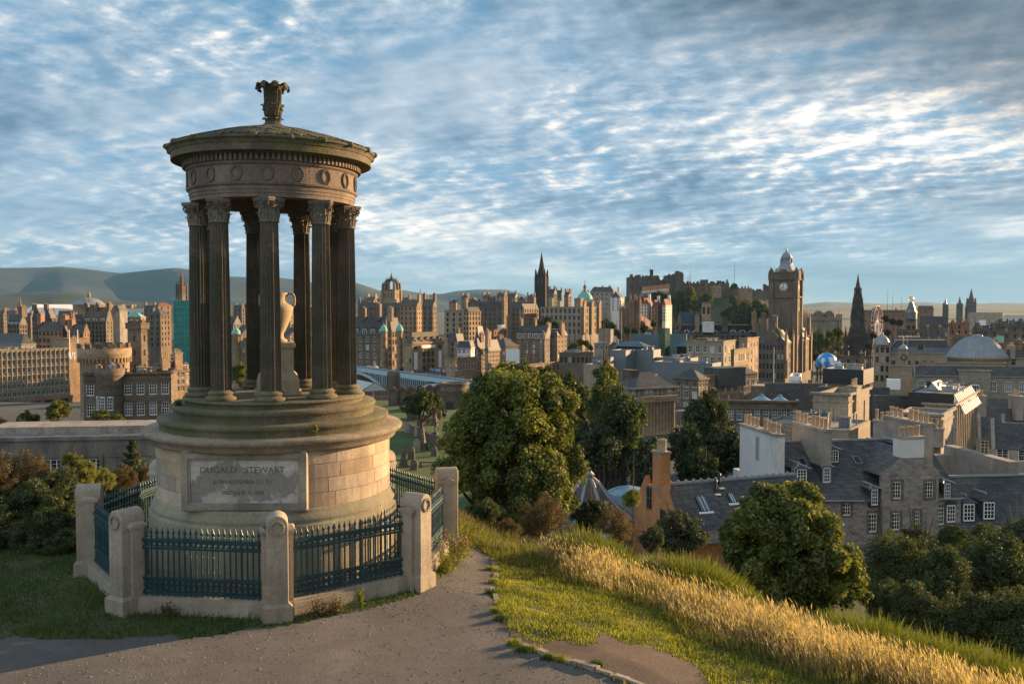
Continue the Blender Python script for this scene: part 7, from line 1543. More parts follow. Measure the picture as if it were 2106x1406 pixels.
    for px, py in ((1689, 922), (1806, 931), (1837, 932), (1838, 938)):
        x = lx(px); yy = 3.4; z = (yy + .3) / (D / 2 + .3) * RH; M = Matrix.Translation((x, yy, z)) @ Matrix.Rotation(math.atan2(RH, D / 2), 4, 'X'); m_ = MB(); m_.box(-.32, .32, -.45, .45, 0, .08, 0, M); m_.box(-.26, .26, -.38, .38, .08, .085, 1, M); m_.build('skylight', [LEAD, GLS], e)
    m_ = MB(); m_.tube((lx(1811), -.45, -9), (lx(1811), -.45, 0), .06, .06, 6); m_.tube((lx(1926), -.12, -9), (lx(1926), -.12, -.2), .06, .06, 6); m_.box(lx(1926), X4, -.42, -.3, -.25, -.12); m_.build('drainpipe', LEAD, e)
    return e
stone_row()
# lower wing to the right with three white dormers
def right_wing():
    YAW = R(6); B_ = P(1978, 1090, 74); zE = P(1990, 1150, 73).z; e = ent('slated_wing', (B_.x, B_.y + .4, zE), 'low slated house wing with three white framed dormers at the right edge', 'house', YAW); L_, D, RH = 13, 10, 5.6
    mb = MB(); mb.box(0, L_, 0, D, -8, 0); mb.build('wall', RUB, e); roof_mesh('gx', L_, D, RH, .2).xf(Matrix.Translation((L_, 0, 0))).build('roof', SL, e)
    mb = MB(); mb.box(0, L_, D / 2 - .15, D / 2 + .15, RH - .05, RH + .12); mb.build('lead_ridge', LEAD, e)
    for x, z, w_ in ((.35, 2.3, .38), (2.0, 2.35, .5), (3.9, 2.45, .5)):
        y0 = z / RH * D / 2 - .25; m_ = MB(); m_.box(x - w_ - .1, x + w_ + .1, y0, y0 + 2.6, z - .1, z + 1.6); m_.add([(x - w_ - .25, y0 - .2, z + 1.6), (x + w_ + .25, y0 - .2, z + 1.6), (x + w_ + .25, y0 + 3, z + 1.6), (x - w_ - .25, y0 + 3, z + 1.6), (x, y0 + .5, z + 2.15), (x, y0 + 3.4, z + 2.15)], [(0, 1, 4), (1, 2, 5, 4), (3, 0, 4, 5), (0, 3, 2, 1)], 1); m_.tube((x, y0 + .4, z + 2.15), (x, y0 + 3.4, z + 2.15), .12, .12, 4, 2)
        dd = m_.build('dormer', [mat('dark_slate_cheek', (.05, .05, .055)), SL, LEAD], e); near_window(dd, x, y0 - .06, z, 2 * w_, 1.5); near_window(dd, x + w_ + .12, y0 + .4, z, .45, 1.5, math.pi / 2, 'sash')
    mb = MB(); mb.box(L_ - 5.2, L_ - 4.2, 5, 15, -4, RH + 1.2); mb.box(-.4, L_ - 4, 14, 15, -4, RH + .3); c = mb.build('chimney_wall', REG, e)
    for i in range(8): kk = rnd.uniform(1.2, 1.5); inst('chimney_pot', POTM, c, (.3 + .42 * i if i < 5 else 3.6 + .4 * (i - 5), 14.4, RH + .3), (0, 0, 0), (kk, kk, kk))
right_wing()
for i, (xa, xb, yt, yb, d, lab) in enumerate(((2012, 2066, 905, 950, 100, 'dark slate roofed shed house behind the rows of pots at the right edge'), (2040, 2130, 925, 960, 88, 'plain brown gabled house with a dark roof at the right edge'))):
    H_('back_house', lab, 'house', xa, xb, xb + 30, yt, yb, d, -20, REG, 'gx', 2.4, SL, 1, 2, 1, win='sash', trim=False)
# orange house
def orange_house():
    d = 66; B_ = P(1350, 1085, d); zE = P(1312, 1056, d).z; YAW = R(32)   # long axis to the right and back
    A_ = P(1306, 1050, d + 1.5)
    e = ent('orange_house', (P(1388, 1060, d - 3).x, d - 3, zE), 'orange rendered house with a tall chimney and a long slate roof', 'house', R(0)); o = e.location
    # gable wall faces the camera to the left; points in photo pixels
    G = lambda px, py, dd: (P(px, py, dd) - o)
    gl_, gr = G(1305, 1050, 68.5), G(1387, 1060, 63); u = Vector((gr.x - gl_.x, gr.y - gl_.y, 0)); W_ = u.length; u.normalize(); n = Vector((-u.y, u.x, 0)); ang = math.atan2(u.y, u.x)
    M = Matrix.Translation((gl_.x, gl_.y, 0)) @ Matrix.Rotation(ang, 4, 'Z')
    RHt = P(1380, 990, 67).z - zE; LEN = 12.2
    inv = Matrix.Translation((-o.x, -o.y, -o.z))
    mb = MB(); cx = W_ * .56
    op = [(round(W_ * .40 - .42, 3), round(W_ * .40 + .42, 3), .25, 2.0), (round(W_ * .74 - .42, 3), round(W_ * .74 + .42, 3), -.9, .7)]
    facade(mb, (0, 0, 0), (1, 0, 0), (0, -1, 0), W_, -8, 0.0, [(a, b, max(c, -7), min(dd, -.0)) for a, b, c, dd in op if c < -.5], .2)
    prof = [(0, 0), (.35, .7), (.9, 1.6), (1.7, 2.7), (2.3, RHt - .9), (cx - .8, RHt), (cx + .8, RHt), (W_ - 1.5, 2.4), (W_ - .7, 1.0), (W_ - .1, .25), (W_, 0)]
    mb.add([(x, 0, z) for x, z in prof], [tuple(range(len(prof)))[::1]]); mb.add([(x, .35, z) for x, z in prof], [tuple(reversed(range(len(prof))))])
    n_ = len(prof); mb.add([(x, 0, z) for x, z in prof] + [(x, .35, z) for x, z in prof], [(i, i + n_, i + 1 + n_, i + 1) for i in range(n_ - 1)])
    mb.quad((0, 0, -8), (0, 0, 0), (0, LEN, 0), (0, LEN, -8)); mb.quad((W_, 0, -8), (W_, LEN, -8), (W_, LEN, 0), (W_, 0, 0)); mb.quad((0, LEN, -8), (0, LEN, 0), (W_, LEN, 0), (W_, LEN, -8)); mb.add([(0, LEN, 0), (W_, LEN, 0), (cx, LEN, RHt)], [(0, 1, 2)])
    mb.xf(M); mb.build('wall', REO, e)
    for x0, x1, z0, z1 in ((op[0][0], op[0][1], op[0][2], op[0][3]), (op[1][0], op[1][1], op[1][2], op[1][3])):
        p = M @ Vector(((x0 + x1) / 2, -.05, z0)); inst('window', WIN['plain'], e, p, (0, 0, ang), (x1 - x0, 1, z1 - z0))
        m_ = MB(); m_.box(x0 - .12, x0, -.05, .03, z0 - .1, z1 + .12); m_.box(x1, x1 + .12, -.05, .03, z0 - .1, z1 + .12); m_.box(x0, x1, -.05, .03, z1, z1 + .12); m_.xf(M); m_.build('window_surround', REO, e)
    m_ = MB(); t = .1
    for s, xe in ((0, -.1), (1, W_ + .15)):
        ze_ = -.15 if s == 0 else -.15 - RHt / (W_ - cx) * 1.3; xe += 0 if s == 0 else 1.3
        m_.add([(xe, .3, ze_), (cx, .3, RHt + .05), (cx, LEN + .1, RHt + .05), (xe, LEN + .1, ze_), (xe, .3, ze_ - .1), (cx, .3, RHt - .1), (cx, LEN + .1, RHt - .1), (xe, LEN + .1, ze_ - .1)], [(0, 1, 2, 3) if s == 0 else (3, 2, 1, 0), (4, 5, 6, 7), (0, 3, 7, 4), (0, 4, 5, 1), (2, 6, 7, 3)])
    m_.xf(M); m_.build('roof', SL, e)
    m_ = MB(); m_.box(cx - .13, cx + .13, .3, LEN + .1, RHt, RHt + .16)
    for q_ in range(18): m_.tube((cx, .5 + q_ * .65, RHt + .15), (cx, .62 + q_ * .65, RHt + .15), .17, .17, 6)
    m_.xf(M); m_.build('lead_ridge', LEAD, e)
    m_ = MB(); m_.box(cx - .52, cx + .52, -.02, .85, RHt - .9, RHt + 2.4); m_.box(cx - .6, cx + .6, -.10, .93, RHt + 2.4, RHt + 2.55, 1); m_.box(cx - .57, cx + .57, -.06, .9, RHt - .2, RHt - .05, 1); m_.xf(M); c = m_.build('chimney', [REO, REG], e)
    for x in (cx - .32, cx + .05, cx + .36): kk = rnd.uniform(1.3, 1.7); inst('chimney_pot', POTM, c, M @ Vector((x, .42, RHt + 2.55)), (0, 0, 0), (kk * .9, kk * .9, kk * .9))
    sl = math.atan2(RHt + .2, W_ - cx)
    for (y, f_, w_, h_) in ((3.0, .60, .9, 1.3), (5.6, .52, .55, .8), (7.8, .50, .8, 1.2), (9.8, .42, .5, .6)):
        x = cx + (W_ - cx) * f_; z = RHt * (1 - f_) + .05; Ms = M @ Matrix.Translation((x, y, z)) @ Matrix.Rotation(sl, 4, 'Y'); m_ = MB(); m_.box(-h_ / 2, h_ / 2, -w_ / 2, w_ / 2, 0, .1, 0, Ms); m_.box(-h_ / 2 + .06, h_ / 2 - .06, -w_ / 2 + .05, w_ / 2 - .05, .1, .105, 1, Ms)
        for b in (-.17, .17): m_.box(-h_ / 2, h_ / 2, b * w_ - .02, b * w_ + .02, .1, .125, 2, Ms)
        m_.box(h_ / 2, h_ / 2 + .18, -w_ / 2 - .2, w_ / 2 + .1, -.02, .05, 2, Ms); m_.build('skylight', [BLK, mat('skylight_glass', (.10, .15, .20), .08, .1, 1, 0, 4), WHT], e)
    for y, f_ in ((4.6, .28), (5.2, .12)):
        x = cx + (W_ - cx) * f_; z = RHt * (1 - f_); m_ = MB(); m_.tube((x, y, z), (x, y, z + .75), .09, .09, 8); m_.lathe([(.15, z + .75), (.12, z + .9), (0, z + .95)], 8, x, y); m_.box(x + .1, x + .45, y - .2, y + .2, z - .2, z - .12, 1); m_.xf(M); m_.build('flue', [BLK, WHT], e)
orange_house()
# curved lead roofed pavilion with white chimney, and street lamp
e = ent('pavilion', tuple(P(1214, 1075, 70)), 'small pavilion with a swept lead ribbed roof and a white chimney', 'pavilion'); k = 70 / F; mb = MB(); zt_ = P(1214, 985, 70).z - e.location.z
pr = [(4.2, -.2), (3.4, .35), (2.5, 1.0), (1.6, 1.9), (.9, 2.8), (.35, zt_ - .2)]; mb.lathe(pr, 8, 0, 1.5, 0, 0, False, R(22)); mb.build('roof', SLB, e); mb = MB()
for i in range(8):
    a = R(22) + i * math.pi / 4
    for (r0, z0), (r1, z1) in zip(pr[:-1], pr[1:]): mb.tube((r0 * math.cos(a), 1.5 + r0 * math.sin(a), z0), (r1 * math.cos(a), 1.5 + r1 * math.sin(a), z1), .17, .15, 5)
mb.lathe([(.4, zt_ - .25), (.3, zt_), (.5, zt_ + .05), (.2, zt_ + .4), (0, zt_ + .7)], 8, 0, 1.5); mb.build('lead_ribs', LEAD, e)
mb = MB(); mb.lathe([(3.7, -5), (3.7, -.1)], 8, 0, 1.5, smooth=False, a0=R(22)); mb.build('wall', SP, e)
chimney(e, 1.0, -2.6, .95, .8, -3, 1.15, 1, REN, 1.5)
c = P(1247, 1032, 74); mb = MB(); mb.lathe([(1.9, -2), (1.9, 0), (1.2, .35), (.3, .55), (0, .65)], 16, smooth=False); tag(mb.build('glass_rooflight', mat('rooflight_glass', (.22, .33, .40)), None, (P(1292, 1032, 78).x, 78, c.z)), 'small round ribbed glass rooflight left of the orange house', 'rooflight')
def street_lamp(px, yt, yb, d, label, arm=-1):
    q = P(px, yb, d); p = P(px, yt, d); g_ = min(q.z, tz(q.x, q.y)); e = ent('street_lamp', (q.x, q.y, g_), label, 'street lamp'); H = p.z - g_; mb = MB(); mb.tube((0, 0, 0), (0, 0, H), .09, .05, 6); mb.tube((0, 0, H), (arm * .5, 0, H + .35), .05, .04, 5); mb.tube((arm * .5, 0, H + .35), (arm * 1.2, 0, H + .4), .04, .04, 5); mb.build('pole', LEAD, e); mb = MB(); mb.box(arm * 1.2 - .35, arm * 1.2 + .35, -.14, .14, H + .33, H + .45); mb.build('lamp_head', WHT, e)
street_lamp(1217, 975, 1030, 78, 'curved grey street lamp rising left of the orange house')
# road with kerb at the foot of the hill, retaining wall
mb = MB(); mb.quad((2, 68, -21.42), (16, 68, -21.42), (34, 140, -21.42), (20, 140, -21.42)); tag(mb.build('road', ASPH), kind='structure')
mb = MB(); mb.add([(16, 68, -21.5), (19, 68, -21.5), (37, 140, -21.5), (34, 140, -21.5), (16, 68, -21.37), (19, 68, -21.37), (37, 140, -21.37), (34, 140, -21.37)], [(4, 5, 6, 7), (0, 1, 5, 4), (3, 0, 4, 7)]); tag(mb.build('pavement', FLATR), kind='structure')
H_('retaining_arcade', 'dark stained retaining wall with blind arches beside the road', 'wall', 1180, 1186, 1290, 940, 1030, 96, -60, SD, 'flat', 1, LEAD, 1, 1, 9, win='slit', ww=1.4, wh=3.2)

H_('courtyard_block', 'dark slate roofed range filling the court under the long classical building', 'office block', 1960, 2150, 2160, 872, 915, 140, -10, REG, 'gx', 2.2, SL, 1, 8, 1, win='plain', chim=((.3, .5, 1.2, 3, 2, 5), (.7, .5, 1.2, 3, 2, 5)))
H_('courtyard_block', 'low dark slate range behind the rows of pots at the right edge', 'office block', 2010, 2160, 2170, 848, 880, 165, -10, SG, 'hip', 2.4, SL, 1, 8, 1, win='plain')
# ---------------------------------------------------------------- plants
def leaf_quads(cent, nrm, size, rs, asp=.62):
    n = len(cent); t = rs.normal(size=(n, 3)); t -= (t * nrm).sum(1)[:, None] * nrm; t /= np.linalg.norm(t, axis=1)[:, None] + 1e-9; b = np.cross(nrm, t)
    s = (size * rs.uniform(.6, 1.35, n))[:, None]
    fold = nrm * s * .18
    return np.stack([cent - t * s, cent + b * s * asp + fold, cent + t * s, cent - b * s * asp + fold], 1)
def crown_np(blobs, n, size, seed, nclump=None, spread=(.16, .34), inner=.45, droop=.15):
    rs = np.random.RandomState(seed); bl = np.array(blobs, float); vol = bl[:, 3] * bl[:, 4] * bl[:, 5]; w = vol ** .7; w /= w.sum()
    nclump = nclump or 40 * len(bl); ci = rs.choice(len(bl), nclump, p=w)
    d = rs.normal(size=(nclump, 3)); d /= np.linalg.norm(d, axis=1)[:, None]; rad = rs.uniform(inner, 1.0, nclump)[:, None] ** .7
    rr_ = bl[ci, 3:6]; C = bl[ci, :3] + d * rad * rr_; R_ = rs.uniform(*spread, nclump) * rr_.mean(1)
    k = rs.choice(nclump, n, p=(R_ ** 2) / (R_ ** 2).sum()); e = rs.normal(size=(n, 3)); e /= np.linalg.norm(e, axis=1)[:, None]
    e[:, 2] = np.where(rs.rand(n) < .3, np.abs(e[:, 2]), e[:, 2])
    pos = C[k] + e * (R_[k] * rs.uniform(.35, 1.08, n) ** .6)[:, None]
    pos += rs.normal(size=(n, 3)) * size * .6
    nr = e * .7 + rs.normal(size=(n, 3)) * .65 + np.array([0, 0, .35]); nr /= np.linalg.norm(nr, axis=1)[:, None]
    ct = rs.rand(nclump); tint = np.clip(.55 * ct[k] + .45 * rs.rand(n), 0, 1)
    return leaf_quads(pos, nr, size, rs), tint, C
BARK = mat('bark', (0.075, 0.055, 0.04), 0.95, 0.3, 2, 0.3, 12, bump=.4)
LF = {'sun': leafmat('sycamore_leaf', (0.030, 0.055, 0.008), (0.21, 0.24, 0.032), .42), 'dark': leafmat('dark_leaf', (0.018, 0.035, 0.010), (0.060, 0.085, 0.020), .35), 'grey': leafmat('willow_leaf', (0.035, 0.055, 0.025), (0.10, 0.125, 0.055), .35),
      'gorse': leafmat('gorse_brown', (0.050, 0.045, 0.014), (0.20, 0.135, 0.045), .3), 'ivy': leafmat('ivy_leaf', (0.030, 0.052, 0.012), (0.11, 0.14, 0.032), .32), 'lime': leafmat('lime_leaf', (0.09, 0.12, 0.015), (0.27, 0.28, 0.04), .45), 'broom': leafmat('broom_green', (0.032, 0.055, 0.010), (0.13, 0.165, 0.030), .38), 'mid': leafmat('garden_leaf', (0.028, 0.05, 0.010), (0.085, 0.12, 0.022), .38)}
def trunk_mesh(base, tops, r0, seed, name='trunk'):
    rs = random.Random(seed); mb = MB(); base = Vector(base); c = sum((Vector(t) for t in tops), Vector()) / len(tops); fork = base.lerp(Vector((base.x * .7 + c.x * .3, base.y * .7 + c.y * .3, c.z)), .45)
    mid = base.lerp(fork, .5) + Vector((rs.uniform(-1, 1), rs.uniform(-1, 1), 0)) * r0 * .6
    mb.tube(base, mid, r0 * 1.15, r0 * .9, 8); mb.tube(mid, fork, r0 * .9, r0 * .75, 8)
    for t in tops:
        t = Vector(t); m = fork.lerp(t, .5) + Vector((rs.uniform(-1, 1), rs.uniform(-1, 1), rs.uniform(0, 1))) * r0 * 1.2; mb.tube(fork, m, r0 * .55, r0 * .32, 6); mb.tube(m, t, r0 * .32, r0 * .08, 5)
        for q_ in range(2): mb.tube(m, m.lerp(t, .7) + Vector((rs.uniform(-1, 1), rs.uniform(-1, 1), rs.uniform(0, 1))) * r0 * 3, r0 * .2, r0 * .05, 4)
    return mb.mesh(name, BARK)
def own_tree(name, label, cat, blobs_px, d, n, size, leaf, seed, base_px, group=None, r0=.22, depthk=1.0, tall=1.0, nclump=None, spread=(.16, .34)):
    "a tree built for its own place; blobs (px, py, radius px, depth offset)"
    bp = P(base_px[0], base_px[1], d); g_ = tz(bp.x, bp.y); e = ent(name, (bp.x, bp.y, g_ - .1), label, cat, 0, group); o = e.location; bl = []
    for q_ in blobs_px:
        px, py, r_ = q_[:3]; dd = d + (q_[3] if len(q_) > 3 else 0); c = P(px, py, dd) - o; m = r_ * dd / F; bl.append((c.x, c.y, c.z, m, m * depthk, m * tall))
    V, tint, C = crown_np(bl, n, size, seed, nclump, spread); inst('crown', npmesh('crown', V, LF[leaf], tint), e)
    inst('trunk', trunk_mesh((0, 0, -.5), [C[i] for i in range(0, len(C), max(1, len(C) // 12))][:12], r0, seed), e); return e
own_tree('tree', 'big leafy tree rising just right of the fence, largest of the sunlit crowns', 'tree', [(1060, 850, 95), (1115, 945, 88, 1), (1005, 885, 78, -.5), (975, 985, 72, 0), (1075, 1000, 92, -.8), (1125, 860, 62, .5), (945, 925, 42, .5), (1010, 1040, 60, -.6), (1120, 1030, 62, .2), (1040, 800, 45)], 40, 120000, .080, 'sun', 11, (1050, 1110), r0=.3, nclump=330, spread=(.12, .36))
own_tree('tree', 'rounded sunlit sycamore in the right foreground above the golden grass', 'tree', [(1600, 1065, 72), (1555, 1130, 72, .4), (1650, 1110, 85, -.6), (1705, 1165, 70, .2), (1535, 1075, 42), (1650, 1030, 45, .3), (1745, 1195, 45, .4), (1600, 1180, 88, -.5), (1690, 1215, 62, -.4), (1560, 1215, 55), (1585, 1015, 26)], 35, 110000, .080, 'sun', 12, (1640, 1290), r0=.25, nclump=360, spread=(.12, .34))
# kinds of tree to copy
def proto(seed, blobs, n, size, leaf, nclump=120, trunk=True):
    V, tint, C = crown_np(blobs, n, size, seed, nclump); me = npmesh('crown', V, LF[leaf], tint)
    return me, (trunk_mesh((0, 0, -1.25), [C[i] * .9 for i in range(0, len(C), len(C) // 8)][:8], .09, seed) if trunk else None)
SH = {'round': [(0, 0, 0, .72, .72, .7), (.35, .1, .2, .5, .5, .5), (-.4, 0, .05, .5, .5, .5), (0, -.35, -.2, .5, .5, .5), (.1, .3, .4, .45, .45, .45), (-.1, 0, .55, .35, .35, .35)],
      'tall': [(0, 0, .1, .55, .55, .9), (.2, .1, -.3, .55, .5, .6), (-.25, 0, -.4, .5, .5, .55), (0, 0, .8, .3, .3, .45)],
      'wide': [(0, 0, 0, .7, .6, .5), (.6, .1, -.1, .5, .5, .45), (-.6, -.1, -.1, .5, .5, .42), (.1, 0, .3, .5, .5, .4)]}
PR = {(s, l): proto(31 + i * 7 + j, SH[s], 13000, .042, l) for i, s in enumerate(('round', 'tall', 'wide')) for j, l in enumerate(('mid', 'dark', 'sun'))}
PR[('round', 'grey')] = proto(77, SH['round'], 22000, .030, 'grey'); PR[('wide', 'gorse')] = proto(78, SH['wide'], 30000, .018, 'gorse', 180, False); PR[('round', 'gorse')] = proto(79, SH['round'], 30000, .018, 'gorse', 180, False)
PR[('wide', 'ivy')] = proto(80, SH['wide'], 30000, .024, 'ivy', 200, False); PR[('round', 'lime')] = proto(81, SH['round'], 20000, .028, 'lime', 120); PR[('round', 'ivy')] = proto(82, SH['round'], 30000, .024, 'ivy', 200, False)
def tree(shape, leaf, px, py, rpx, d, label, cat='tree', group=None, sz=1.0, name=None):
    cr, tr = PR[(shape, leaf)]; c = P(px, py, d); r_ = rpx * d / F; g_ = tz(c.x, c.y); e = ent(name or ('tree' if cat == 'tree' else 'bush'), (c.x, c.y, min(g_, c.z - r_ * .4)), label, cat, 0, group); h = c.z - e.location.z; q_ = 1.35 if group == G2 else 1
    inst('crown', cr, e, (0, 0, h - .35 * r_ * (q_ > 1)), (0, 0, rnd.uniform(0, 6.3)), (r_, r_, r_ * sz * q_))
    if tr: inst('trunk', tr, e, (0, 0, h), (0, 0, rnd.uniform(0, 6.3)), (r_, r_, max(r_ * .9, h / 1.2)))
    return e
G2 = 'dark trees in the middle distance'
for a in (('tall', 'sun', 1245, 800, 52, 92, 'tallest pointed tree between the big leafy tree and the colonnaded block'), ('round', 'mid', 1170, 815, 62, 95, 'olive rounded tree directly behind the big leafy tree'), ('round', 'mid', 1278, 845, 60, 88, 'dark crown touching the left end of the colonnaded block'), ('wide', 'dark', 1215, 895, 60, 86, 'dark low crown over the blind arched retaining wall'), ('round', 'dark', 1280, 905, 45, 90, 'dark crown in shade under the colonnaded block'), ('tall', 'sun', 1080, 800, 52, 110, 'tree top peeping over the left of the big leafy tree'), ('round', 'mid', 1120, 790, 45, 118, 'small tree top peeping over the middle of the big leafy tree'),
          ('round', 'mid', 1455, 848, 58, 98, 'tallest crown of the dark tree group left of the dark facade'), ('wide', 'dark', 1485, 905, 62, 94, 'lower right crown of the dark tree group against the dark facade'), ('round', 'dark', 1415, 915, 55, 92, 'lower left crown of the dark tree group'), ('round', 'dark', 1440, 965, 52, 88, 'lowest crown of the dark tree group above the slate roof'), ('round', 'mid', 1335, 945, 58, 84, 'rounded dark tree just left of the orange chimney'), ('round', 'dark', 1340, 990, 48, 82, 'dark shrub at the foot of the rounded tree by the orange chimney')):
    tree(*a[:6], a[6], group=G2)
for a in (('round', 'grey', 1400, 1100, 66, 46, 'grey green shrub in front of the orange house and its slate roof'), ('round', 'grey', 1340, 1110, 34, 42, 'small grey green shrub left of the larger one below the orange gable'), ('round', 'dark', 1215, 1062, 44, 42, 'dark green shrub beside the white chimney of the pavilion'), ('round', 'lime', 1300, 1025, 26, 60, 'thin yellowish sapling between the pavilion and the orange gable')):
    tree(*a[:6], a[6], 'shrub')
for i, a in enumerate(((1850, 1170, 92, 44, 'ivy', 'round'), (1930, 1190, 100, 43, 'ivy', 'wide'), (2040, 1180, 110, 46, 'ivy', 'round'), (1890, 1255, 85, 38, 'ivy', 'wide'), (2000, 1275, 90, 37, 'ivy', 'wide'), (2090, 1290, 95, 36, 'ivy', 'round'), (1820, 1240, 60, 40, 'ivy', 'round'), (2110, 1120, 72, 48, 'grey', 'round'), (1890, 1120, 50, 52, 'grey', 'round'), (1960, 1110, 45, 55, 'ivy', 'wide'), (2030, 1110, 50, 56, 'ivy', 'wide'))):
    labs = ['dark thicket bush under the left end of the rubble stone house', 'widest dark thicket bush under the rubble stone house', 'dark thicket bush under the white dormers at the right', 'low dark thicket bush just behind the left broom clump', 'low dark thicket bush behind the middle broom clump', 'dark thicket bush in the bottom right corner', 'dark thicket bush touching the rounded sunlit sycamore', 'pale feathery bush at the right edge below the dormers', 'wispy sapling rising in front of the rubble stone wall', 'dark bush at the foot of the rubble stone wall', 'dark bush below the slated wing']
    tree(a[5], a[4], a[0], a[1], a[2], a[3], labs[i], 'bush', group='thicket on the right hand slope')
for i, a in enumerate(((1118, 1068, 62, 29, 'gorse', 'round', 'brown gorse bush in front of the big leafy tree'), (1175, 1105, 42, 26, 'gorse', 'wide', 'low brown gorse bush above the golden grass'), (1262, 1082, 48, 30, 'gorse', 'round', 'brown and green gorse bush left of the grey green shrub'), (1222, 1120, 36, 27, 'gorse', 'wide', 'small greenish gorse bush between two brown ones'), (1045, 1085, 30, 27, 'gorse', 'wide', 'low gorse by the far end of the path'), (1000, 1052, 34, 29, 'ivy', 'round', 'dark bush at the far end of the path by the stone post'))):
    tree(a[5], a[4], a[0], a[1], a[2], a[3], a[6], 'bush', group='gorse along the crest')
for i, a in enumerate(((80, 1035, 75, 20.6, 'ivy', 'wide', 'broad dark bush in the middle of the left hedge'), (0, 1040, 70, 21, 'ivy', 'wide', 'broad dark bush at the left end of the hedge'), (150, 1035, 52, 21, 'ivy', 'round', 'dark bush pressed against the leftmost post'), (60, 1110, 62, 19.4, 'ivy', 'wide', 'low dark bush where the hedge meets the shaded lawn'), (135, 1115, 42, 19.2, 'ivy', 'wide', 'small low dark bush at the foot of the leftmost post'), (-20, 985, 75, 21, 'gorse', 'round', 'rusty brown gorse bush at the far left edge'), (55, 975, 55, 21.5, 'gorse', 'round', 'tall dark and rusty gorse bush left of the yellow green shrubs'), (125, 1000, 50, 21.5, 'ivy', 'round', 'dark bush between the rusty gorse and the leftmost post'), (172, 975, 34, 22, 'lime', 'round', 'yellow green sunlit shrub above the leftmost post'), (212, 985, 30, 23, 'lime', 'round', 'small yellow shrub to the right of the leftmost post'), (150, 950, 26, 23, 'lime', 'round', 'highest yellow green sprig left of the leftmost post'), (255, 985, 34, 24, 'gorse', 'round', 'rusty gorse behind the black railing'), (300, 975, 30, 24.5, 'gorse', 'wide', 'rusty gorse against the left of the drum'), (20, 1075, 80, 20, 'ivy', 'wide', 'dark ivy bush low at the far left edge'), (110, 1085, 62, 19.8, 'ivy', 'wide', 'dark ivy bush just left of the leftmost post'), (-60, 1080, 80, 20, 'ivy', 'wide', 'dark ivy bush cut by the left edge'), (240, 1040, 60, 24, 'ivy', 'wide', 'dark ivy bush seen through the black railing'), (330, 1020, 50, 25, 'ivy', 'wide', 'dark ivy bush behind the drum at left'))):
    tree(a[5], a[4], a[0], a[1], a[2], a[3], a[6], 'bush', group='bushes on the left behind the fence')
# pine sapling
e = ent('pine_sapling', (P(272, 950, 27).x, 27, tz(P(272, 950, 27).x, 27)), 'pale green young pine standing in front of the government building windows', 'tree'); c = P(272, 905, 27).z - e.location.z; rs = np.random.RandomState(5); n = 9000
hh = rs.rand(n) ** .8; a = rs.uniform(0, 6.28, n); sp = .05 + .62 * (1 - hh) * (.6 + .4 * np.sin(hh * 40)); r_ = sp * rs.uniform(.2, 1, n) ** .6; pos = np.stack([r_ * np.cos(a), r_ * np.sin(a), c - 1.5 + hh * 1.5 + r_ * .5], 1); nr = rs.normal(size=(n, 3)); nr /= np.linalg.norm(nr, axis=1)[:, None]
inst('crown', npmesh('crown', leaf_quads(pos, nr, .045, rs, .22), LF['grey'], rs.rand(n)), e); mb = MB(); mb.tube((0, 0, -.3), (0, 0, c), .05, .015, 6); mb.build('trunk', BARK, e)
# town trees
labs = iter(['bushy tree in the burial ground before the iron bridge', 'green bush at the foot of the castellated house, left', 'small green bush before the castellated house bow window', 'round green bush below the lettered parapet', 'round tree seen low between two temple columns', 'small tree right of the round mausoleum', 'low bush beside the round mausoleum', 'scrubby bush on the burial ground back wall', 'bush at the far left by the road parapet', 'bush right of the bow windowed tower'])
for a in (('wide', 'mid', 866, 828, 42, 150), ('round', 'sun', 118, 848, 30, 128), ('wide', 'sun', 205, 862, 30, 122), ('wide', 'mid', 60, 868, 34, 126), ('round', 'sun', 494, 768, 28, 210), ('round', 'mid', 975, 832, 32, 150), ('wide', 'dark', 900, 845, 22, 170), ('wide', 'dark', 838, 848, 22, 186), ('wide', 'mid', 5, 880, 30, 128), ('wide', 'sun', 240, 864, 18, 122)): tree(*a, next(labs))
for i, (px, py, r_, d) in enumerate(((1106, 668, 13, 540), (1125, 664, 15, 545), (1142, 670, 12, 540), (1114, 678, 12, 530), (1132, 680, 13, 528), (1150, 680, 10, 530))): tree('round', 'dark', px, py, r_, d, 'dark round tree of the garden clump in front of the bank', group='garden clump in front of the bank')
for i, (px, py, r_, d) in enumerate(((1246, 665, 12, 560), (1258, 672, 12, 555), (1240, 680, 10, 550), (1268, 684, 9, 540), (1290, 678, 10, 540), (1306, 682, 10, 535), (1325, 676, 11, 540), (1344, 666, 9, 545), (1276, 690, 10, 520), (1338, 684, 10, 520))): tree('round', 'mid', px, py, r_, d, 'autumnal green tree below the twin gothic towers', group='trees below the twin gothic towers')
for i, (px, py, r_, d) in enumerate(((1192, 706, 11, 380), (1206, 708, 10, 380), (1182, 712, 10, 370), (1215, 716, 8, 360), (1172, 716, 8, 360))): tree('round', 'sun', px, py, r_, d, 'bright green tree beside the sunlit end of the terrace', group='trees beside the terrace end')
rt = random.Random(12)
for i in range(34):
    px = rt.uniform(1345, 1425) if i < 16 else rt.uniform(1425, 1590); py = rt.uniform(600, 640) if i < 16 else rt.uniform(615, 655) + (px - 1425) * .04; tree(rt.choice(('round', 'wide')), rt.choice(('sun', 'mid')) if i < 16 else rt.choice(('sun', 'mid')), px, py, rt.uniform(12, 20), 1115 - i, 'green tree on the crag slope below the castle walls', group='trees on the castle crag')
tree('round', 'dark', 1510, 590, 9, 1160, 'single dark round tree on the castle skyline')
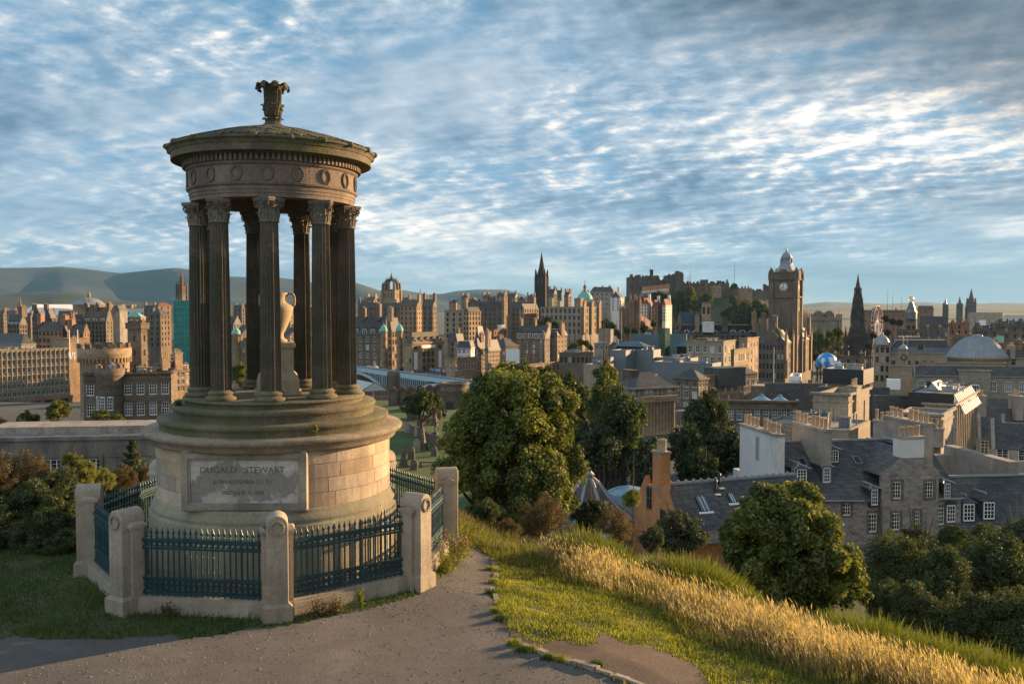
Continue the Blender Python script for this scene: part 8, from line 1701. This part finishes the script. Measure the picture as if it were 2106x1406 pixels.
for i in range(22): px = rt.uniform(1668, 1732); tree(rt.choice(('round', 'wide')), rt.choice(('mid', 'sun')), px, rt.uniform(684, 735), rt.uniform(10, 15), rt.uniform(480, 600), 'garden tree between the clock tower hotel and the gothic monument', group='garden trees by the gothic monument')
for i, (px, py) in enumerate(((1796, 690), (1812, 700), (1826, 684), (1786, 712), (1836, 662), (1822, 656), (1850, 664))): tree('round', 'dark', px, py, 9, 540, 'dark tree around the foot of the big wheel', group='trees by the big wheel')

# broom: upright green spikes
def spikes(name, cx, cy, r_, h, n, leaf, seed, label, cat='bush', group=None, w=.008, lean=.95, jitter=.5):
    rs = np.random.RandomState(seed); a = rs.uniform(0, 6.28, n); q_ = r_ * rs.rand(n) ** .5; x = q_ * np.cos(a); y = q_ * np.sin(a); g_ = tz(cx, cy); dome = np.sqrt(np.clip(1 - (q_ / r_) ** 2 * .85, .05, 1)); hh = h * dome * rs.uniform(.6, 1.12, n)
    L_ = np.stack([np.cos(a) * q_ / r_ * lean + rs.normal(size=n) * jitter * .5, np.sin(a) * q_ / r_ * lean + rs.normal(size=n) * jitter * .5, np.ones(n)], 1); L_ /= np.linalg.norm(L_, axis=1)[:, None]
    st = rs.uniform(0, .75, n); g0_ = np.array([float(v) for v in (terrain(cx + x, cy + y) - g_)]); b = np.stack([x, y, g0_], 1) + L_ * (hh * st)[:, None]; seg = (h * .20 * rs.uniform(.6, 1.3, n))[:, None]; t = b + L_ * seg
    sd = rs.normal(size=(n, 3)); sd[:, 2] = 0; sd /= np.linalg.norm(sd, axis=1)[:, None]; sd *= w
    V = np.stack([b - sd, b + sd, t + sd * .3, t - sd * .3], 1); o = inst(name, npmesh(name, V, LF[leaf], np.clip(st + rs.rand(n) * .4, 0, 1)), None, (cx, cy, g_)); return tag(o, label, cat, group)
for i, (px, py, d, r_, h, lab) in enumerate(((1840, 1300, 22, 1.0, 1.3, 'bright green broom clump right of the rounded sycamore'), (1800, 1270, 25, .9, 1.2, 'upper broom clump against the rounded sycamore'), (1905, 1320, 20.5, .9, 1.1, 'broom clump above the golden grass, second from the left'), (1985, 1325, 21, 1.1, 1.3, 'large bright broom clump near the right edge'), (2075, 1355, 19.5, 1.1, 1.3, 'broom clump cut by the right edge'), (1880, 1365, 18, .7, .9, 'low broom clump sunk in the golden grass'), (2050, 1395, 17.5, .9, 1.0, 'dark low broom clump at the bottom right'), (1430, 1150, 23, .85, 1.1, 'broom clump right of the grey green shrub'), (1375, 1155, 21.5, .6, .8, 'small broom clump below the grey green shrub'), (1262, 1125, 24.5, .6, .9, 'bright green broom between brown gorse bushes'), (1480, 1190, 22, .7, .8, 'dark broom clump left of the rounded sycamore'), (1210, 1095, 26, .5, .8, 'light green broom beside the brown gorse'))):
    d = 12.0
    while d < 30 and (P(px, py, d).z - tz(P(px, py, d).x, d) < h * .8 or .77 * P(px, py, d).x + .64 * d < 13.9 + r_): d += .25
    c = P(px, py - 8, d); spikes('broom_bush', c.x, c.y, r_ * 1.25, max(.5, c.z - tz(c.x, c.y) + .15), int(26000 * r_ * r_) + 4000, 'broom', 90 + i, lab, 'bush', 'broom clumps on the slope')
# grasses
def blades(name, x, y, rs, h, w, m, lean=.25, hvar=.5, seg2=True, dz=0.0, tint=None, bend=(0, 0)):
    n = len(x); z = terrain(x, y) + dz; H_n = h * rs.uniform(1 - hvar, 1 + hvar, n) if np.isscalar(h) else h * rs.uniform(1 - hvar, 1 + hvar, n)
    a = rs.uniform(0, 6.28, n); ln = np.abs(rs.normal(size=n)) * lean; tip = np.stack([np.cos(a) * ln * H_n + bend[0] * H_n, np.sin(a) * ln * H_n + bend[1] * H_n, H_n * np.sqrt(np.clip(1 - ln ** 2, .2, 1))], 1); b = np.stack([x, y, z], 1)
    p = rs.uniform(0, 6.28, n); s = np.stack([np.cos(p), np.sin(p), np.zeros(n)], 1) * w
    mid = b + tip * np.array([.42, .42, .58]); V = np.stack([b - s, b + s, mid + s * .7, b + tip, mid - s * .7], 1)
    return npmesh(name, V, m, rs.rand(n) if tint is None else tint), b + tip, s
GR = leafmat('lawn_blade', (0.09, 0.13, 0.016), (0.34, 0.36, 0.055), .45, nsc=1.1); GRD = leafmat('shade_toned_lawn_blade', (0.030, 0.075, 0.008), (0.11, 0.18, 0.022), .35, nsc=1.1)  # second copy darker: the left lawn's shade is put into its colour
GOLDG = leafmat('dry_grass', (0.16, 0.15, 0.07), (0.52, 0.44, 0.28), .45, nsc=.8); GREENT = leafmat('tall_green_grass', (0.07, 0.095, 0.016), (0.26, 0.26, 0.07), .4, nsc=.8); OLIVE = leafmat('slope_grass', (0.04, 0.055, 0.014), (0.17, 0.15, 0.055), .35, nsc=.6)
def region(n, x0, x1, y0, y1, seed, f):
    rs = np.random.RandomState(seed); x = rs.uniform(x0, x1, n); y = rs.uniform(y0, y1, n); k = f(x, y) & ~inside(PATH, *jit(x, y)) & ~inside(DIRT, *jit(x, y)); return x[k], y[k], rs
ring = lambda x, y: np.hypot(x - MC.x, y - MC.y)
S_ = lambda x, y: .77 * x + .64 * y
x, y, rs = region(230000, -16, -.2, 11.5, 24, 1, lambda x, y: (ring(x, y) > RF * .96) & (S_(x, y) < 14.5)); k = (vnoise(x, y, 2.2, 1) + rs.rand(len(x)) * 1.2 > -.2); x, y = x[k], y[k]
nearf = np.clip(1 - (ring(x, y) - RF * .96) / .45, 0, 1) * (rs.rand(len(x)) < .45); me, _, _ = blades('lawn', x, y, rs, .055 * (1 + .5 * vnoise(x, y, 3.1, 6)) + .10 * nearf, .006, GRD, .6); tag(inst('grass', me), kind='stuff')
x, y, rs = region(330000, -1.6, 9, 10.5, 23.5, 2, lambda x, y: (S_(x, y) < 12.9 + .3 * vnoise(x, y, .8, 2) - .2 * np.clip(x - 2, 0, 9)) & (x > -1.6)); k = (vnoise(x, y, 5.0, 4) + .6 * vnoise(x, y, 11, 2) + rs.rand(len(x)) * 1.5 > -.15); x, y = x[k], y[k]
me, _, _ = blades('lawn', x, y, rs, .050 * (1 + .55 * vnoise(x, y, 5.0, 4)), .006, GR, .6); tag(inst('grass', me), kind='stuff')
edge0 = lambda x, y: 12.72 + .55 * vnoise(x, y, .55, 2) + .25 * vnoise(x, y, 1.9, 8) - .36 * np.clip(x - 2.3, 0, 9)
def gold_f(x, y): return (S_(x, y) > edge0(x, y)) & (S_(x, y) < 14.1 + .3 * vnoise(x, y, 1.3, 7)) & (x > 1.1 + .8 * vnoise(x, y, 1.5, 1))
x, y, rs = region(230000, -.4, 11, 9.5, 22, 3, gold_f); u_ = (S_(x, y) - edge0(x, y)); pt = vnoise(x, y, 1.1, 6) + .7 * vnoise(x, y, 3.3, 3); k = pt * 1.1 + np.clip(u_ * .7, 0, 1) * .8 + rs.rand(len(x)) * 1.6 > 1.42; x, y, u_, pt = x[k], y[k], u_[k], pt[k]
ed = np.clip(.45 + u_ * .6, .35, 1) * np.clip(.85 + .3 * pt, .55, 1.15); me, tip, s = blades('dry_grass', x, y, rs, .40 * ed, .0034, GOLDG, .42, .5, bend=(-.14, -.05)); tag(inst('dry_grass', me), kind='stuff')
k = rs.rand(len(x)) < .42; t = tip[k]; n = len(t); sd = s[k] * 2.2; up = np.stack([rs.normal(size=n) * .03 - .03, rs.normal(size=n) * .03, .06 + .06 * rs.rand(n)], 1)
tag(inst('seed_heads', npmesh('seed_heads', np.stack([t - up * .2, t + sd + up * .35, t + up, t - sd + up * .35], 1), GOLDG, .5 + .5 * rs.rand(n))), kind='stuff')
x, y, rs = region(150000, -1.4, 11, 9.5, 24, 4, lambda x, y: (S_(x, y) > edge0(x, y) - .35) & (S_(x, y) < 14.3)); me, _, _ = blades('tall_grass', x, y, rs, .17 * (1 + .6 * vnoise(x, y, 2.7, 2)), .005, GREENT, .6, .6); tag(inst('tall_grass', me), kind='stuff')
x, y, rs = region(70000, -1.5, 13, 12, 34, 6, lambda x, y: (S_(x, y) > 14.1) & (S_(x, y) < 22)); k = vnoise(x, y, 1.4, 5) + rs.rand(len(x)) > .3; x, y = x[k], y[k]; me, _, _ = blades('tall_grass', x, y, rs, .22, .008, OLIVE, .6, .6); tag(inst('tall_grass', me), kind='stuff')
# tufts on the stone edging and small plants by the fence
def tuft(x, y, z, h, n, m, seed, label, name='grass_tuft', w=.006, cat='tuft', group='grass tufts by the path edging'):
    rs = np.random.RandomState(seed); xx = rs.normal(size=n) * h * .5; yy = rs.normal(size=n) * h * .35; a = rs.uniform(0, 6.28, n); hh = h * rs.uniform(.5, 1.2, n); ln = .35 * rs.normal(size=n); b = np.stack([xx, yy, np.zeros(n)], 1); tp = b + np.stack([np.cos(a) * ln * hh, np.sin(a) * ln * hh, hh], 1); s = np.stack([np.sin(a), np.cos(a), np.zeros(n)], 1) * w
    o = inst(name, npmesh(name, np.stack([b - s, b + s, tp], 1), m, rs.rand(n)), None, (x, y, z)); return tag(o, label, cat, group)
for i, (px, py) in enumerate(((1016, 1185), (1012, 1215), (1022, 1260), (1030, 1275), (1057, 1326), (1075, 1340), (1097, 1340), (1128, 1358), (1153, 1362), (1225, 1372), (1010, 1150))):
    p = on_plane(px, py); tuft(p.x, p.y, tz(p.x, p.y), .11, 420, GRD if i % 2 else GR, 200 + i, 'green grass tuft growing against the stone edging of the path')
def weed(px, py, h, label, leaf, flowers=None, z=None, seed=0, p=None, n=700, rr_=.16):
    p = p or on_plane(px, py); e = ent('wild_plant', (p.x, p.y, z if z is not None else tz(p.x, p.y)), label, 'plant'); rs = np.random.RandomState(seed); k = 9; mb = MB(); C = []
    for i in range(k):
        a = rs.uniform(0, 6.28); t = (rr_ * 1.2 * math.cos(a) * rs.rand(), rr_ * 1.2 * math.sin(a) * rs.rand(), h * rs.uniform(.6, 1)); mb.tube((0, 0, -.02), t, .005, .003, 4); C.append(t)
    mb.build('stem', BARK, e); C = np.array(C); q_ = rs.randint(0, k, n); f = rs.uniform(.15, 1, n)[:, None]; pos = C[q_] * f + rs.normal(size=(n, 3)) * rr_ * .35; pos[:, 2] = np.abs(pos[:, 2]); nr = rs.normal(size=(n, 3)); nr /= np.linalg.norm(nr, axis=1)[:, None]
    inst('foliage', npmesh('foliage', leaf_quads(pos, nr, .024, rs, .35), LF[leaf], rs.rand(n)), e)
    if flowers:
        m = 220; q_ = rs.randint(0, k, m); pos = C[q_] + np.stack([rs.normal(size=m) * .012, rs.normal(size=m) * .012, rs.uniform(-.16, .06, m)], 1); nr = rs.normal(size=(m, 3)); nr /= np.linalg.norm(nr, axis=1)[:, None]; inst('flower', npmesh('flower', leaf_quads(pos, nr, .016, rs, .8), flowers), e)
PINK = mat('pink_petals', (.55, .18, .30), .7, .2, 3, 0, 5)
weed(938, 1150, .75, 'leafy weed clump with pink flower spikes at the foot of the far right post', 'lime', PINK, seed=3, n=1500, rr_=.26); weed(918, 1172, .4, 'yellowing weed clump left of the pink flowers', 'lime', seed=4, n=900, rr_=.2)
weed(742, 1248, .32, 'little upright weed before the lit railing wall', 'lime', seed=5, n=300, rr_=.08); weed(655, 1268, .28, 'dry weed at the foot of the nearest stone post', 'gorse', seed=6, n=500, rr_=.16); weed(690, 1262, .26, 'brownish weed in front of the lit railing', 'gorse', seed=7, n=400, rr_=.14); weed(345, 1268, .22, 'dry sprig at the foot of the shaded railing wall', 'gorse', seed=8, n=350, rr_=.16)
pw = P(647, 893, 16.25); weed(0, 0, .22, 'bright green weed growing from a step of the round temple', 'lime', seed=9, p=pw, z=pw.z, n=260, rr_=.055)
pw = P(368, 838, 17.6); weed(0, 0, .16, 'small fern on the left of the upper temple step', 'mid', seed=10, p=pw, z=pw.z, n=260, rr_=.08)
# ---------------------------------------------------------------- haze over the town
hm = bpy.data.materials.new('haze'); hm.use_nodes = True; nt = hm.node_tree; nt.nodes.clear(); o_ = nt.nodes.new('ShaderNodeOutputMaterial'); v = nt.nodes.new('ShaderNodeVolumePrincipled'); v.inputs['Color'].default_value = (.28, .62, 1.0, 1); v.inputs['Density'].default_value = 2.4e-5; v.inputs['Anisotropy'].default_value = .1; nt.links.new(v.outputs[0], o_.inputs['Volume'])

zmin = float(co_g[:, 2].min()) - 1.0
mb = MB(); mb.box(-21000, 21000, -140, 21500, zmin, 470); hz = mb.build('haze', hm); tag(hz, kind='stuff')
